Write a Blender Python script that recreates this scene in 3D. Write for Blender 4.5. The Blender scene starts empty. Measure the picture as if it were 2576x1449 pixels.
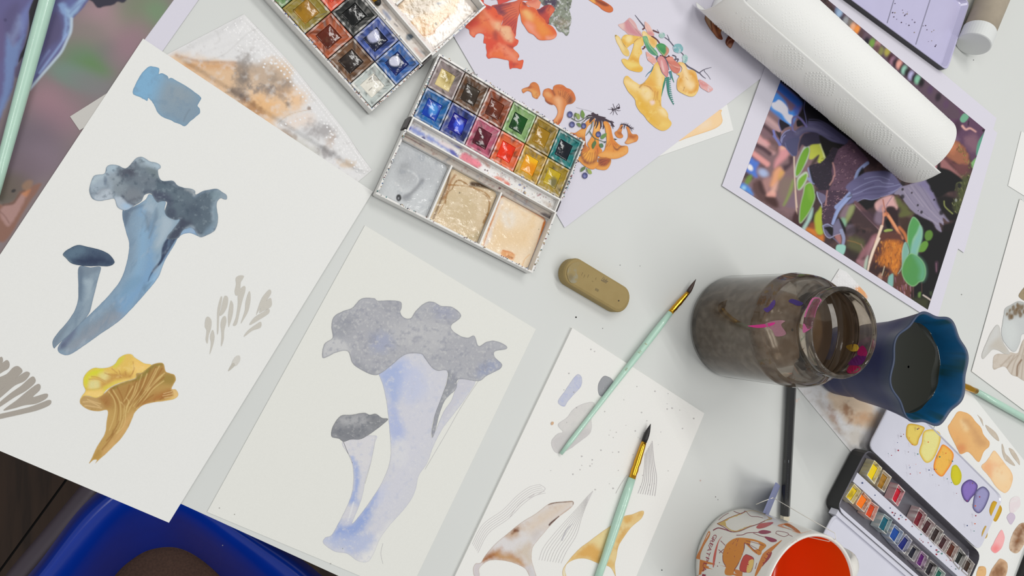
import bpy, math, random
import numpy as np
from mathutils import Vector, Matrix
from mathutils.geometry import delaunay_2d_cdt
from mathutils.bvhtree import BVHTree

random.seed(4); np.random.seed(4)
SC = bpy.context.scene
COL = SC.collection

# ------------------------------------------------------------------ camera
# a phone held over the table, leaning towards the far side (+x)
CC = np.array([1288.0, 724.5]); FPX = 1900.0; NADIR = np.array([440.0, 745.0]); HC = 0.4653
_d = np.array([NADIR[0]-CC[0], NADIR[1]-CC[1], FPX]); _d /= np.linalg.norm(_d)
_x = np.array([1.0, 0, 0]) - _d*_d[0]; _x /= np.linalg.norm(_x)
_z = -_d; _y = np.cross(_z, _x)
RW = np.array([_x, _y, _z])
cam_d = bpy.data.cameras.new('camera'); cam = bpy.data.objects.new('camera', cam_d); COL.objects.link(cam)
m = np.eye(4); m[:3, :3] = RW @ np.diag([1, -1, -1]); m[2, 3] = HC
cam.matrix_world = Matrix(m.tolist())
cam_d.sensor_width = 36; cam_d.lens = FPX/2576*36; cam_d.clip_start = 0.02; cam_d.clip_end = 30
SC.camera = cam

# ------------------------------------------------------------------ light
SC.view_settings.view_transform = 'Standard'; SC.view_settings.look = 'None'
SC.view_settings.gamma = 1; SC.view_settings.use_curve_mapping = False
SC.view_settings.exposure = 0.0
wd = bpy.data.worlds.new('room_light'); SC.world = wd; wd.use_nodes = True
wd.node_tree.nodes['Background'].inputs[0].default_value = (0.97, 0.985, 1.0, 1)
wd.node_tree.nodes['Background'].inputs[1].default_value = 0.42

def area(name, loc, aim, sx, sy, power, color=(1, 1, 1), rz=None):
    l = bpy.data.lights.new(name, 'AREA'); l.shape = 'RECTANGLE'; l.size = sx; l.size_y = sy
    l.energy = power; l.color = color
    o = bpy.data.objects.new(name, l); COL.objects.link(o); o.location = loc
    if rz is not None: o.rotation_euler = (0, 0, rz)
    else: o.rotation_euler = (Vector(aim)-Vector(loc)).to_track_quat('-Z', 'Y').to_euler()
    return o
_a = math.atan2(-0.84, 0.54)
# three twin-tube ceiling fittings of the room
for lx, ly, lz, pw in ((0.95, -0.38, 1.6, 4.6), (0.66, 0.98, 1.7, 6.2), (-0.75, 0.35, 1.8, 4.4)):
    for off in (-0.06, 0.06):
        area('ceiling_tube_light', (lx+off*0.84, ly+off*0.54, lz), None, 1.25, 0.03, pw, (1, 0.985, 0.955), _a)

# ------------------------------------------------------------------ pixel <-> world (the photograph's own camera)
def G3(p, z=0.0):
    p = np.atleast_2d(np.asarray(p, float))
    r = np.stack([p[:, 0]-CC[0], p[:, 1]-CC[1], np.full(len(p), FPX)], -1) @ RW.T
    z = np.broadcast_to(np.asarray(z, float), (len(p),))
    t = (z-HC)/r[:, 2]
    return np.stack([r[:, 0]*t, r[:, 1]*t, z], -1)
def G1(x, y, z=0.0): return G3([(x, y)], z)[0]
def PX(w):
    c = (np.asarray(w, float)-np.array([0, 0, HC])) @ RW
    return np.stack([CC[0]+FPX*c[..., 0]/c[..., 2], CC[1]+FPX*c[..., 1]/c[..., 2]], -1)
def plane(z): return lambda p: G3(p, z)
def onto(bvh, lift=0.00012):
    """drop flat print on to a curved surface"""
    def f(p):
        p = np.atleast_2d(np.asarray(p, float)); out = np.zeros((len(p), 3)); last = None
        r = np.stack([p[:, 0]-CC[0], p[:, 1]-CC[1], np.full(len(p), FPX)], -1) @ RW.T
        for i in range(len(p)):
            d = Vector(r[i]).normalized()
            h = bvh.ray_cast(Vector((0, 0, HC)), d)
            if h[0] is None:
                n = bvh.find_nearest(Vector((0, 0, HC))+d*0.55)
                q = n[0]+n[1]*lift
            else:
                n = h[1] if h[1].dot(d) < 0 else -h[1]
                q = h[0]+n*lift
            out[i] = q
        return out
    return f

# ------------------------------------------------------------------ colour
def lin(c):
    c = np.asarray(c, float)/255.0
    return np.where(c <= 0.04045, c/12.92, ((c+0.055)/1.055)**2.4)
def rgba(c): return tuple(float(v) for v in lin(c))+(1.0,)

# ------------------------------------------------------------------ materials
MATS = {}
def mat(name, c, rough=0.5, noise=0.0, nscale=300, bump=0.0, bscale=800, metal=0.0, coat=0.0, spec=0.5, vcol=False, c2=None, stretch=None, trans=0.0, sub=0.0):
    if name in MATS: return MATS[name]
    M = bpy.data.materials.new(name); M.use_nodes = True; nt = M.node_tree; N = nt.nodes; L = nt.links
    b = N['Principled BSDF']
    b.inputs['Roughness'].default_value = rough; b.inputs['Metallic'].default_value = metal
    b.inputs['Coat Weight'].default_value = coat; b.inputs['Coat Roughness'].default_value = 0.06
    b.inputs['Specular IOR Level'].default_value = spec
    b.inputs['Transmission Weight'].default_value = trans
    tc = N.new('ShaderNodeTexCoord'); src = tc.outputs['Object']
    if stretch:
        mp = N.new('ShaderNodeMapping'); mp.inputs['Scale'].default_value = stretch[:3]
        if len(stretch) > 3: mp.inputs['Rotation'].default_value = (0, 0, stretch[3])
        L.new(src, mp.inputs[0]); src = mp.outputs[0]
    nz = N.new('ShaderNodeTexNoise'); nz.inputs['Scale'].default_value = nscale; nz.inputs['Detail'].default_value = 4
    L.new(src, nz.inputs['Vector'])
    if vcol:
        at = N.new('ShaderNodeAttribute'); at.attribute_name = 'Col'; base = at.outputs['Color']
    else:
        rg = N.new('ShaderNodeRGB'); rg.outputs[0].default_value = rgba(c); base = rg.outputs[0]
    if c2 is not None:
        mx = N.new('ShaderNodeMix'); mx.data_type = 'RGBA'
        mr = N.new('ShaderNodeMapRange'); mr.inputs[1].default_value = 0.38; mr.inputs[2].default_value = 0.64
        L.new(nz.outputs[0], mr.inputs[0]); L.new(mr.outputs[0], mx.inputs[0])
        L.new(base, mx.inputs[6]); mx.inputs[7].default_value = rgba(c2); base = mx.outputs[2]
    if noise > 0:
        hs = N.new('ShaderNodeHueSaturation')
        mr = N.new('ShaderNodeMapRange'); mr.inputs[1].default_value = 0.25; mr.inputs[2].default_value = 0.75
        mr.inputs[3].default_value = 1-noise; mr.inputs[4].default_value = 1+noise
        L.new(nz.outputs[0], mr.inputs[0]); L.new(mr.outputs[0], hs.inputs['Value']); L.new(base, hs.inputs['Color']); base = hs.outputs[0]
    L.new(base, b.inputs['Base Color'])
    if bump > 0:
        n2 = N.new('ShaderNodeTexNoise'); n2.inputs['Scale'].default_value = bscale; n2.inputs['Detail'].default_value = 3
        L.new(src, n2.inputs['Vector'])
        bp = N.new('ShaderNodeBump'); bp.inputs['Strength'].default_value = 1.0; bp.inputs['Distance'].default_value = bump
        L.new(n2.outputs[0], bp.inputs['Height']); L.new(bp.outputs[0], b.inputs['Normal'])
    MATS[name] = M
    return M
def glassmat(name, tint, haze=0.0, hazec=(200, 190, 175)):
    if name in MATS: return MATS[name]
    M = bpy.data.materials.new(name); M.use_nodes = True; nt = M.node_tree; N = nt.nodes; L = nt.links
    N.remove(N['Principled BSDF']); out = N['Material Output']
    tr = N.new('ShaderNodeBsdfTransparent'); tr.inputs[0].default_value = rgba(tint)
    gl = N.new('ShaderNodeBsdfGlossy'); gl.inputs['Roughness'].default_value = 0.03
    fr = N.new('ShaderNodeFresnel'); fr.inputs[0].default_value = 1.5
    df = N.new('ShaderNodeBsdfDiffuse'); df.inputs[0].default_value = rgba(hazec)
    nz = N.new('ShaderNodeTexNoise'); nz.inputs['Scale'].default_value = 160; nz.inputs['Detail'].default_value = 6
    tc = N.new('ShaderNodeTexCoord'); L.new(tc.outputs['Object'], nz.inputs['Vector'])
    mr = N.new('ShaderNodeMapRange'); mr.inputs[1].default_value = 0.42; mr.inputs[2].default_value = 0.72; mr.inputs[3].default_value = haze*0.3; mr.inputs[4].default_value = haze
    L.new(nz.outputs[0], mr.inputs[0])
    a = N.new('ShaderNodeMixShader'); L.new(mr.outputs[0], a.inputs[0]); L.new(tr.outputs[0], a.inputs[1]); L.new(df.outputs[0], a.inputs[2])
    b = N.new('ShaderNodeMixShader'); L.new(fr.outputs[0], b.inputs[0]); L.new(a.outputs[0], b.inputs[1]); L.new(gl.outputs[0], b.inputs[2])
    L.new(b.outputs[0], out.inputs[0]); MATS[name] = M
    return M

# ------------------------------------------------------------------ objects
OFF = {}
def setp(o, label=None, cat=None, group=None, kind=None):
    if label: o['label'] = label
    if cat: o['category'] = cat
    if group: o['group'] = group
    if kind: o['kind'] = kind
    return o
def thing(name, label, cat, loc=(0, 0, 0), group=None):
    o = bpy.data.objects.new(name, None); COL.objects.link(o); o.location = Vector([float(v) for v in loc])
    o.empty_display_size = 0.01; OFF[o] = np.array([float(v) for v in loc])
    return setp(o, label, cat, group)
def mesh(name, verts, faces, material, parent=None, smooth=False, col=None, label=None, kind=None):
    off = OFF.get(parent, np.zeros(3)) if parent is not None else np.zeros(3)
    v = np.asarray(verts, float)-off
    me = bpy.data.meshes.new(name); me.from_pydata(v.tolist(), [], [list(map(int, f)) for f in faces])
    if smooth: me.polygons.foreach_set('use_smooth', [True]*len(me.polygons))
    if col is not None:
        a = me.attributes.new('Col', 'FLOAT_COLOR', 'POINT')
        c4 = np.ones((len(v), 4)); c4[:, :3] = col
        a.data.foreach_set('color', c4.ravel())
    me.materials.append(material); me.update()
    o = bpy.data.objects.new(name, me); COL.objects.link(o)
    if parent is not None: o.parent = parent
    OFF[o] = off
    return setp(o, label, None, None, kind)
class MB:
    def __init__(s): s.v = []; s.f = []; s.c = []
    def add(s, v, f, c=None):
        n = len(s.v); s.v += [tuple(float(t) for t in q) for q in v]; s.f += [tuple(int(i)+n for i in q) for q in f]
        if c is not None:
            c = np.asarray(c, float)
            s.c += [tuple(c)]*len(v) if c.ndim == 1 else [tuple(t) for t in c]
    def build(s, name, material, parent=None, smooth=False, label=None, kind=None):
        return mesh(name, s.v, s.f, material, parent, smooth, np.array(s.c) if s.c else None, label, kind)
    def bvh(s): return BVHTree.FromPolygons([Vector(q) for q in s.v], s.f)
def prism(top, zb):
    """closed slab under a top outline (N,3), counter-clockwise or not"""
    top = np.asarray(top, float); n = len(top)
    a = 0.5*np.sum(top[:, 0]*np.roll(top[:, 1], -1)-np.roll(top[:, 0], -1)*top[:, 1])
    if a < 0: top = top[::-1]
    bot = top.copy(); bot[:, 2] = zb
    f = [list(range(n)), list(range(2*n-1, n-1, -1))]
    for i in range(n):
        j = (i+1) % n; f.append([i, n+i, n+j, j])
    return np.vstack([top, bot]), f
def lathe(prof, n=64, c=(0, 0, 0), close=False):
    """prof list of (r,z) around vertical axis"""
    a = np.linspace(0, 2*np.pi, n, endpoint=False); v = []; f = []
    for r, z in prof: v += [(c[0]+r*math.cos(t), c[1]+r*math.sin(t), c[2]+z) for t in a]
    for i in range(len(prof)-1):
        for k in range(n):
            l = (k+1) % n; f.append((i*n+k, i*n+l, (i+1)*n+l, (i+1)*n+k))
    return v, f
def tubeaxis(pts, rads, n=16, cap=True, up=(0, 0, 1), phase=0.0):
    """swept round section along 3D points with radii"""
    pts = [Vector([float(t) for t in p]) for p in pts]; v = []; f = []
    for i, p in enumerate(pts):
        t = (pts[min(i+1, len(pts)-1)]-pts[max(i-1, 0)]).normalized()
        u = Vector(up); u = u-t*u.dot(t)
        if u.length < 1e-6: u = Vector((1, 0, 0))-t*t.x
        u.normalize(); w = t.cross(u)
        r = rads[i]
        ru, rw = (r if isinstance(r, tuple) else (r, r))
        for k in range(n):
            a = 2*math.pi*k/n+phase; v.append(tuple(p+u*(ru*math.cos(a))+w*(rw*math.sin(a))))
    for i in range(len(pts)-1):
        for k in range(n):
            l = (k+1) % n; f.append((i*n+k, i*n+l, (i+1)*n+l, (i+1)*n+k))
    if cap:
        f.append(tuple(range(n-1, -1, -1))); b = (len(pts)-1)*n; f.append(tuple(range(b, b+n)))
    return v, f
def grid(nu, nv):
    f = []
    for j in range(nv-1):
        for i in range(nu-1):
            a = j*nu+i; f.append((a, a+1, a+nu+1, a+nu))
    return f

# ------------------------------------------------------------------ numpy painting of flat print and paint films
def _hash(ix, iy, seed):
    h = (ix.astype(np.int64)*374761393+iy.astype(np.int64)*668265263+seed*974634777) & 0x7fffffff
    h = ((h ^ (h >> 13))*1274126177) & 0x7fffffff
    h = h ^ (h >> 16)
    return (h & 0xffff)/65535.0
def vnoise(p, s, seed=0):
    q = p/s; i = np.floor(q).astype(np.int64); f = q-i; u = f*f*(3-2*f)
    a = _hash(i[:, 0], i[:, 1], seed); b = _hash(i[:, 0]+1, i[:, 1], seed)
    c = _hash(i[:, 0], i[:, 1]+1, seed); d = _hash(i[:, 0]+1, i[:, 1]+1, seed)
    return (a*(1-u[:, 0])+b*u[:, 0])*(1-u[:, 1])+(c*(1-u[:, 0])+d*u[:, 0])*u[:, 1]
def fbm(p, s, o=4, seed=0):
    t = 0; w = 0.5; n = 0
    for k in range(o):
        t = t+w*vnoise(p+17.3*k, s/2**k, seed+k*13); n += w; w *= 0.55
    return t/n-0.5
def sstep(x): x = np.clip(x, 0, 1); return x*x*(3-2*x)
def nums(s):
    if not isinstance(s, str): return np.asarray(s, float)
    return np.array([float(t) for t in s.split()]).reshape(-1, 2)
class Q:
    """numbers read off an enlarged detail: origin and scale of that detail"""
    def __init__(s, x, y, k): s.o = np.array([x, y], float); s.k = k
    def __call__(s, t): return nums(t)/s.k+s.o
def spline(P, closed=True, m=5):
    P = np.asarray(P, float); n = len(P)
    if n < 3: return P
    out = []
    R = range(n) if closed else range(n-1)
    for i in R:
        if closed: a, b, c, d = P[i-1], P[i], P[(i+1) % n], P[(i+2) % n]
        else: a, b, c, d = P[max(i-1, 0)], P[i], P[i+1], P[min(i+2, n-1)]
        for t in np.linspace(0, 1, m, endpoint=False):
            out.append(0.5*((2*b)+(c-a)*t+(2*a-5*b+4*c-d)*t*t+(3*b-a-3*c+d)*t**3))
    if not closed: out.append(P[-1])
    return np.array(out)
def segdist(p, A, B):
    """min distance of points to segments, and parameter along the whole line"""
    best = np.full(len(p), 1e9); par = np.zeros(len(p)); n = len(A)
    for i in range(n):
        d = B[i]-A[i]; L = d@d
        t = np.clip(((p-A[i])@d)/(L+1e-9), 0, 1)
        q = np.hypot(p[:, 0]-A[i, 0]-t*d[0], p[:, 1]-A[i, 1]-t*d[1])
        k = q < best; best[k] = q[k]; par[k] = (i+t[k])/n
    return best, par
def inside(p, P):
    r = np.zeros(len(p), bool); n = len(P)
    for i in range(n):
        a, b = P[i], P[(i+1) % n]
        k = (a[1] > p[:, 1]) != (b[1] > p[:, 1])
        if k.any():
            xx = (b[0]-a[0])*(p[:, 1]-a[1])/(b[1]-a[1]+1e-12)+a[0]
            r ^= k & (p[:, 0] < xx)
    return r
def sdf(p, P):
    d, _ = segdist(p, P, np.roll(P, -1, 0))
    return np.where(inside(p, P), -d, d)
def pg(c, pts, soft=1.5, a=1.0, wob=0.0, ws=10, sm=True): return ('p', c, pts, soft, a, wob, ws, sm)
def ln(c, pts, w, soft=1.0, a=1.0, w2=None, wob=0.0): return ('l', c, pts, w, soft, a, w2, wob)
def el(c, x, y, rx, ry=None, rot=0, soft=0.3, a=1.0, wob=0.0, ws=8): return ('e', c, x, y, rx, ry or rx, rot, soft, a, wob, ws)
def nz(c, s, lo, hi, a=1.0, seed=1, st=None): return ('n', c, s, lo, hi, a, seed, st)
def gr(c, x0, y0, x1, y1, a=1.0): return ('g', c, x0, y0, x1, y1, a)
def rim(c, w, a=1.0): return ('r', c, w, a)
def shade(p, base, ops, outline=None):
    p = np.asarray(p, float); C = np.tile(lin(base), (len(p), 1))
    for n, o in enumerate(ops):
        k = o[0]
        if k == 'p':
            P = nums(o[2]); P = spline(P) if (o[7] and len(P) > 3) else P
            mg = o[3]+o[5]+2
            idx = np.where((p[:, 0] > P[:, 0].min()-mg) & (p[:, 0] < P[:, 0].max()+mg) & (p[:, 1] > P[:, 1].min()-mg) & (p[:, 1] < P[:, 1].max()+mg))[0]
            if not len(idx): continue
            d = sdf(p[idx], P)
            if o[5]: d = d+o[5]*2*fbm(p[idx], o[6], 3, 5+n)
            al = o[4]*sstep(0.5-d/(2*o[3]))
        elif k == 'l':
            P = nums(o[2]); P = spline(P, False) if len(P) > 2 else P
            w2 = o[3] if o[6] is None else o[6]; mg = max(o[3], w2)+o[4]+o[7]+2
            idx = np.where((p[:, 0] > P[:, 0].min()-mg) & (p[:, 0] < P[:, 0].max()+mg) & (p[:, 1] > P[:, 1].min()-mg) & (p[:, 1] < P[:, 1].max()+mg))[0]
            if not len(idx): continue
            d, t = segdist(p[idx], P[:-1], P[1:]); d = d-0.5*(o[3]+(w2-o[3])*t)
            if o[7]: d = d+o[7]*2*fbm(p[idx], 9, 3, 5+n)
            al = o[5]*sstep(0.5-d/(2*o[4]))
        elif k == 'e':
            _, c, x, y, rx, ry, rot, soft, a, wob, ws = o
            R = max(rx, ry)*(1+soft)+wob+1
            idx = np.where((abs(p[:, 0]-x) < R) & (abs(p[:, 1]-y) < R))[0]
            if not len(idx): continue
            q = p[idx]-np.array([x, y]); cr, sr = math.cos(math.radians(rot)), math.sin(math.radians(rot))
            e = np.hypot((q[:, 0]*cr+q[:, 1]*sr)/rx, (-q[:, 0]*sr+q[:, 1]*cr)/ry)
            if wob: e = e+wob/max(min(rx, ry), 1)*2*fbm(p[idx], ws, 3, 3+n)
            al = a*sstep((1+soft-e)/(2*soft))
        elif k == 'n':
            _, c, s, lo, hi, a, seed, st = o
            idx = np.arange(len(p)); q = p
            if st:
                cr, sr = math.cos(math.radians(st[1])), math.sin(math.radians(st[1]))
                q = np.stack([(p[:, 0]*cr+p[:, 1]*sr)/st[0], -p[:, 0]*sr+p[:, 1]*cr], -1)
            al = a*sstep((fbm(q, s, 4, seed)-lo)/(hi-lo))
        elif k == 'g':
            _, c, x0, y0, x1, y1, a = o
            idx = np.arange(len(p)); d = np.array([x1-x0, y1-y0]); al = a*np.clip(((p-np.array([x0, y0]))@d)/(d@d), 0, 1)
        elif k == 'r':
            if outline is None: continue
            idx = np.arange(len(p)); d, _ = segdist(p, outline, np.roll(outline, -1, 0)); al = o[3]*np.exp(-(d/o[2])**2)
        C[idx] = C[idx]*(1-al[:, None])+lin(o[1])*al[:, None]
    return C
def resample(P, step, closed=True):
    P = np.asarray(P, float)
    R = np.vstack([P, P[:1]]) if closed else P
    L = np.r_[0, np.cumsum(np.hypot(*np.diff(R, axis=0).T))]
    n = max(int(L[-1]/step), 8 if closed else 2); t = np.linspace(0, L[-1], n, endpoint=not closed)
    return np.stack([np.interp(t, L, R[:, 0]), np.interp(t, L, R[:, 1])], -1)
LIFT = {}
PAPER = (229, 229, 226)
def paint(name, outline, ops, parent, proj, step=2.0, base=PAPER, material=None, sm=True, rough=0.0, rs=8, label=None):
    P = nums(outline)
    if sm: P = spline(P)
    if not sm:
        R = [resample(np.array([P[i], P[(i+1) % len(P)]]), step, False)[:-1] for i in range(len(P))]; P = np.vstack(R)
    else: P = resample(P, step)
    if rough:
        T = np.roll(P, -1, 0)-np.roll(P, 1, 0); T /= np.linalg.norm(T, axis=1)[:, None]+1e-9
        P = P+np.stack([-T[:, 1], T[:, 0]], -1)*(rough*2*fbm(P, rs, 3, 7))[:, None]
    x0, y0 = P.min(0); x1, y1 = P.max(0)
    gx, gy = np.meshgrid(np.arange(x0+step*.5, x1, step), np.arange(y0+step*.5, y1, step*0.9)); gx = gx+((np.arange(gx.shape[0]) % 2)*0.5*step)[:, None]
    g = np.stack([gx.ravel(), gy.ravel()], -1)
    g = g[inside(g, P)]
    if len(g):
        d, _ = segdist(g, P, np.roll(P, -1, 0)); g = g[d > step*0.55]
    V = np.vstack([P, g]); n = len(P)
    c0 = V.mean(0)
    vo, _, fo, _, _, _ = delaunay_2d_cdt([Vector(((q-c0)*0.01).tolist()) for q in V], [], [list(range(n))], 1, 1e-7)
    vo = np.array([(q.x, q.y) for q in vo])*100+c0
    C = shade(vo, base, ops, P)
    W = proj(vo); LIFT[parent] = LIFT.get(parent, 0)+1; W[:, 2] += LIFT[parent]*0.000008
    F = []
    for f in fo:
        if len(f) == 3:
            a, b, c = vo[f[0]], vo[f[1]], vo[f[2]]
            F.append(f if ((b[0]-a[0])*(c[1]-a[1])-(b[1]-a[1])*(c[0]-a[0])) < 0 else f[::-1])
        else: F.append(f)
    return mesh(name, W, F, material or PAINTM, parent, False, C, label)
def _up(mb):
    mb.n = getattr(mb, 'n', 0)+1
    return mb.n*0.000008
def ribbon(mb, pts, w, c, proj, w2=None, sm=True, taper=False):
    """flat stroke of constant colour following a line"""
    P = nums(pts)
    if sm and len(P) > 2: P = spline(P, False, 6)
    n = len(P); T = np.gradient(P, axis=0); T /= np.linalg.norm(T, axis=1)[:, None]+1e-9; Nn = np.stack([-T[:, 1], T[:, 0]], -1)
    t = np.linspace(0, 1, n); ww = w+((w if w2 is None else w2)-w)*t
    if taper: ww = ww*np.clip(np.minimum(t, 1-t)*6+0.15, 0, 1)
    A = proj(P+Nn*ww[:, None]/2); B = proj(P-Nn*ww[:, None]/2)
    v = np.vstack([A, B]); v[:, 2] += _up(mb)
    f = [(i, n+i, n+i+1, i+1) for i in range(n-1)]
    mb.add(v, f, lin(c))
def blob(mb, pts, c, proj, sm=True):
    """flat filled patch of one colour"""
    P = nums(pts)
    if sm and len(P) > 3: P = spline(P, True, 4)
    c0 = P.mean(0)
    vo, _, fo, _, _, _ = delaunay_2d_cdt([Vector(((q-c0)*0.01).tolist()) for q in P], [], [list(range(len(P)))], 1, 1e-7)
    vo = np.array([(q.x, q.y) for q in vo])*100+c0
    W = proj(vo); W[:, 2] += _up(mb)
    mb.add(W, [f[::-1] for f in fo], lin(c))
def dot(mb, x, y, r, c, proj, n=9, ry=None, rot=0):
    a = np.linspace(0, 2*np.pi, n, endpoint=False); cr, sr = math.cos(rot), math.sin(rot)
    X = r*np.cos(a); Y = (ry or r)*np.sin(a)
    P = np.stack([x+X*cr-Y*sr, y+X*sr+Y*cr], -1)
    W = proj(P); W[:, 2] += _up(mb)
    mb.add(W, [tuple(range(n-1, -1, -1))], lin(c))
_TX = {}
def text2d(s, shear=0.0, space=1.0):
    k = (s, shear, space)
    if k in _TX: return _TX[k]
    cu = bpy.data.curves.new('txt', 'FONT'); cu.body = s; cu.size = 1; cu.shear = shear; cu.space_character = space; cu.resolution_u = 3
    o = bpy.data.objects.new('txt', cu); COL.objects.link(o)
    dg = bpy.context.evaluated_depsgraph_get(); me = bpy.data.meshes.new_from_object(o.evaluated_get(dg))
    v = np.array([tuple(q.co)[:2] for q in me.vertices]); f = [tuple(q.vertices) for q in me.polygons]
    bpy.data.objects.remove(o); bpy.data.curves.remove(cu); bpy.data.meshes.remove(me)
    _TX[k] = (v, f); return v, f
def text(mb, s, x, y, size, ang, c, proj, shear=0.0, space=1.0, wide=None):
    """lettering laid on a surface: baseline starts at x,y, runs at ang degrees (picture sense)"""
    v, f = text2d(s, shear, space)
    sx = size if wide is None else wide/(v[:, 0].max()+1e-9)
    a = math.radians(ang); X = v[:, 0]*sx; Y = -v[:, 1]*size
    P = np.stack([x+X*math.cos(a)-Y*math.sin(a), y+X*math.sin(a)+Y*math.cos(a)], -1)
    mb.add(proj(P), f, lin(c))

PAINTM = mat('dried_watercolour', (200, 200, 200), 0.85, noise=0.05, nscale=1800, vcol=True, spec=0.2)
PRINTM = mat('printed_ink', (200, 200, 200), 0.55, noise=0.03, nscale=2500, vcol=True, spec=0.35)
WETM = mat('wet_paint', (200, 200, 200), 0.12, noise=0.06, nscale=900, vcol=True, spec=0.5, bump=0.0002, bscale=250)
STAINM = mat('stained_plastic', (200, 200, 200), 0.28, noise=0.06, nscale=900, vcol=True, spec=0.5)
PAPERM = mat('watercolour_paper', PAPER, 0.9, noise=0.012, nscale=900, bump=0.00005, bscale=1500, spec=0.2)
PRINTPAPER = mat('lavender_print_paper', (213, 210, 221), 0.75, noise=0.01, nscale=900, spec=0.25)
# ================================================================== large structure
# floor: dark stained boards, far below the table edge
FZ = -0.74
fl = thing('floor', 'dark brown wooden floorboards far below the table edge', 'floor', (0, 0, FZ)); fl['kind'] = 'structure'; del fl['category']
woodfl = mat('dark_floor_wood', (74, 54, 40), 0.55, noise=0.55, nscale=16, stretch=(3.2, 0.35, 1, -0.98), c2=(40, 28, 20), spec=0.3)
dv = np.array([math.cos(0.98), math.sin(0.98)]); nv = np.array([-dv[1], dv[0]])
for i in range(-9, 10):
    for j in (-1, 0, 1, 2):
        s0 = -1.35+j*0.9+((i*37) % 9)*0.08; a = i*0.115; mb = MB()
        q = [nv*(a+0.0015)+dv*s0, nv*(a+0.1135)+dv*s0, nv*(a+0.1135)+dv*(s0+0.896), nv*(a+0.0015)+dv*(s0+0.896)]
        c0 = np.array([-0.1, -0.2])
        v, f = prism([(c0[0]+p[0], c0[1]+p[1], FZ) for p in q], FZ-0.02); mb.add(v, f)
        o = mb.build('floorboard', woodfl, fl)
mb = MB(); v, f = prism([(-1.7, -1.6, FZ-0.004), (1.6, -1.6, FZ-0.004), (1.6, 1.4, FZ-0.004), (-1.7, 1.4, FZ-0.004)], FZ-0.03); mb.add(v, f)
mb.build('subfloor', mat('floor_gap', (14, 10, 8), 0.8), fl)

# table: white laminate top with a brown plywood edge
tb = thing('table', 'white laminate table top with a brown plywood edge', 'table', (0.35, 0.05, FZ))
e0 = G1(450, 1265)[:2]; e1 = G1(852, 1449)[:2]; ed = (e1-e0)/np.linalg.norm(e1-e0); en = np.array([-ed[1], ed[0]])
TABLEM = mat("white_laminate", (210, 212, 209), 0.45, noise=0.012, nscale=14, spec=0.22)
tc = [e0-ed*0.42, e0+ed*1.02, e0+ed*1.02+en*0.80, e0-ed*0.42+en*0.80]
v, f = prism([(p[0], p[1], 0.0) for p in tc], -0.0008); mesh('tabletop', v, f, TABLEM, tb)
PLY = [(138, 106, 82), (92, 66, 48), (146, 116, 92), (98, 72, 52), (150, 118, 88), (88, 62, 44), (126, 96, 70)]
zt = -0.0008
for i, c in enumerate(PLY):
    h = 0.0024 if i % 2 == 0 else 0.0019
    v, f = prism([(p[0], p[1], zt) for p in tc], zt-h)
    mesh('plywood_layer', v, f, mat('plywood_%d' % i, c, 0.7, noise=0.25, nscale=260, stretch=(1, 1, 9)), tb); zt -= h
for k, (a, b) in enumerate(((-0.36, 0.06), (0.95, 0.06), (0.95, 0.74), (-0.36, 0.74))):
    p = e0+ed*a+en*b; v, f = tubeaxis([(p[0], p[1], FZ), (p[0], p[1], zt)], [0.02, 0.022], 16)
    mesh('leg', v, f, mat('grey_steel', (120, 122, 124), 0.4, metal=0.6), tb, True)

# blue plastic chair pushed under the edge: seen from above, rim, sloping shell and brown seat pad
ch = thing('plastic_chair', 'glossy blue plastic chair with brown seat pad pushed under the table corner', 'chair', (0.0, -0.26, FZ))
BLUE = mat('blue_plastic', (2, 52, 166), 0.24, noise=0.05, nscale=40, spec=0.5)
def ring(pts, z, n=120):
    P = resample(spline(nums(pts), True, 8), 4.0)
    L = np.r_[0, np.cumsum(np.hypot(*np.diff(np.vstack([P, P[:1]]), axis=0).T))]; t = np.linspace(0, L[-1], n, endpoint=False)
    R = np.vstack([P, P[:1]]); P = np.stack([np.interp(t, L, R[:, 0]), np.interp(t, L, R[:, 1])], -1)
    return G3(P, z)
rings = [
 ring("-60 1640 110 1400 222 1258 330 1200 470 1225 620 1320 800 1440 900 1580 700 1900 300 2000 20 1880", -0.30),
 ring("-40 1640 116 1404 230 1262 335 1206 470 1232 620 1326 790 1446 885 1580 690 1880 300 1980 30 1860", -0.236),
 ring("-20 1640 140 1410 258 1276 345 1225 462 1250 600 1340 770 1462 860 1590 680 1860 300 1955 40 1845", -0.226),
 ring("-4 1640 156 1416 276 1284 352 1240 456 1264 590 1352 752 1476 835 1595 672 1840 305 1940 56 1830", -0.232),
 ring("40 1640 196 1432 300 1310 366 1272 452 1296 570 1376 716 1492 790 1600 660 1810 310 1905 90 1800", -0.243),
 ring("110 1640 236 1452 322 1352 388 1316 460 1330 556 1400 676 1510 735 1610 630 1770 320 1850 150 1760", -0.29),
 ring("200 1640 275 1470 340 1402 400 1378 465 1384 540 1436 620 1530 668 1620 580 1730 340 1790 225 1720", -0.345)]
v = np.vstack(rings); n = 120; f = []
for i in range(len(rings)-1):
    for k in range(n): l = (k+1) % n; f.append((i*n+k, i*n+l, (i+1)*n+l, (i+1)*n+k))
sh = mesh('seat_shell', v, f, BLUE, ch, True)
md = sh.modifiers.new('smooth', 'SUBSURF'); md.levels = 1; md.render_levels = 1
pad = ring("190 1640 262 1466 330 1394 400 1368 470 1376 548 1430 630 1530 680 1620 590 1740 340 1800 215 1730", -0.350)
c0 = pad.mean(0); pv = [pad]
for k, (s, dz) in enumerate(((0.98, 0.004), (0.92, 0.008), (0.7, 0.010), (0.4, 0.011), (0.08, 0.011))):
    q = c0+(pad-c0)*s; q[:, 2] = pad[:, 2]+dz; pv.append(q)
v = np.vstack(pv); f = []
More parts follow.
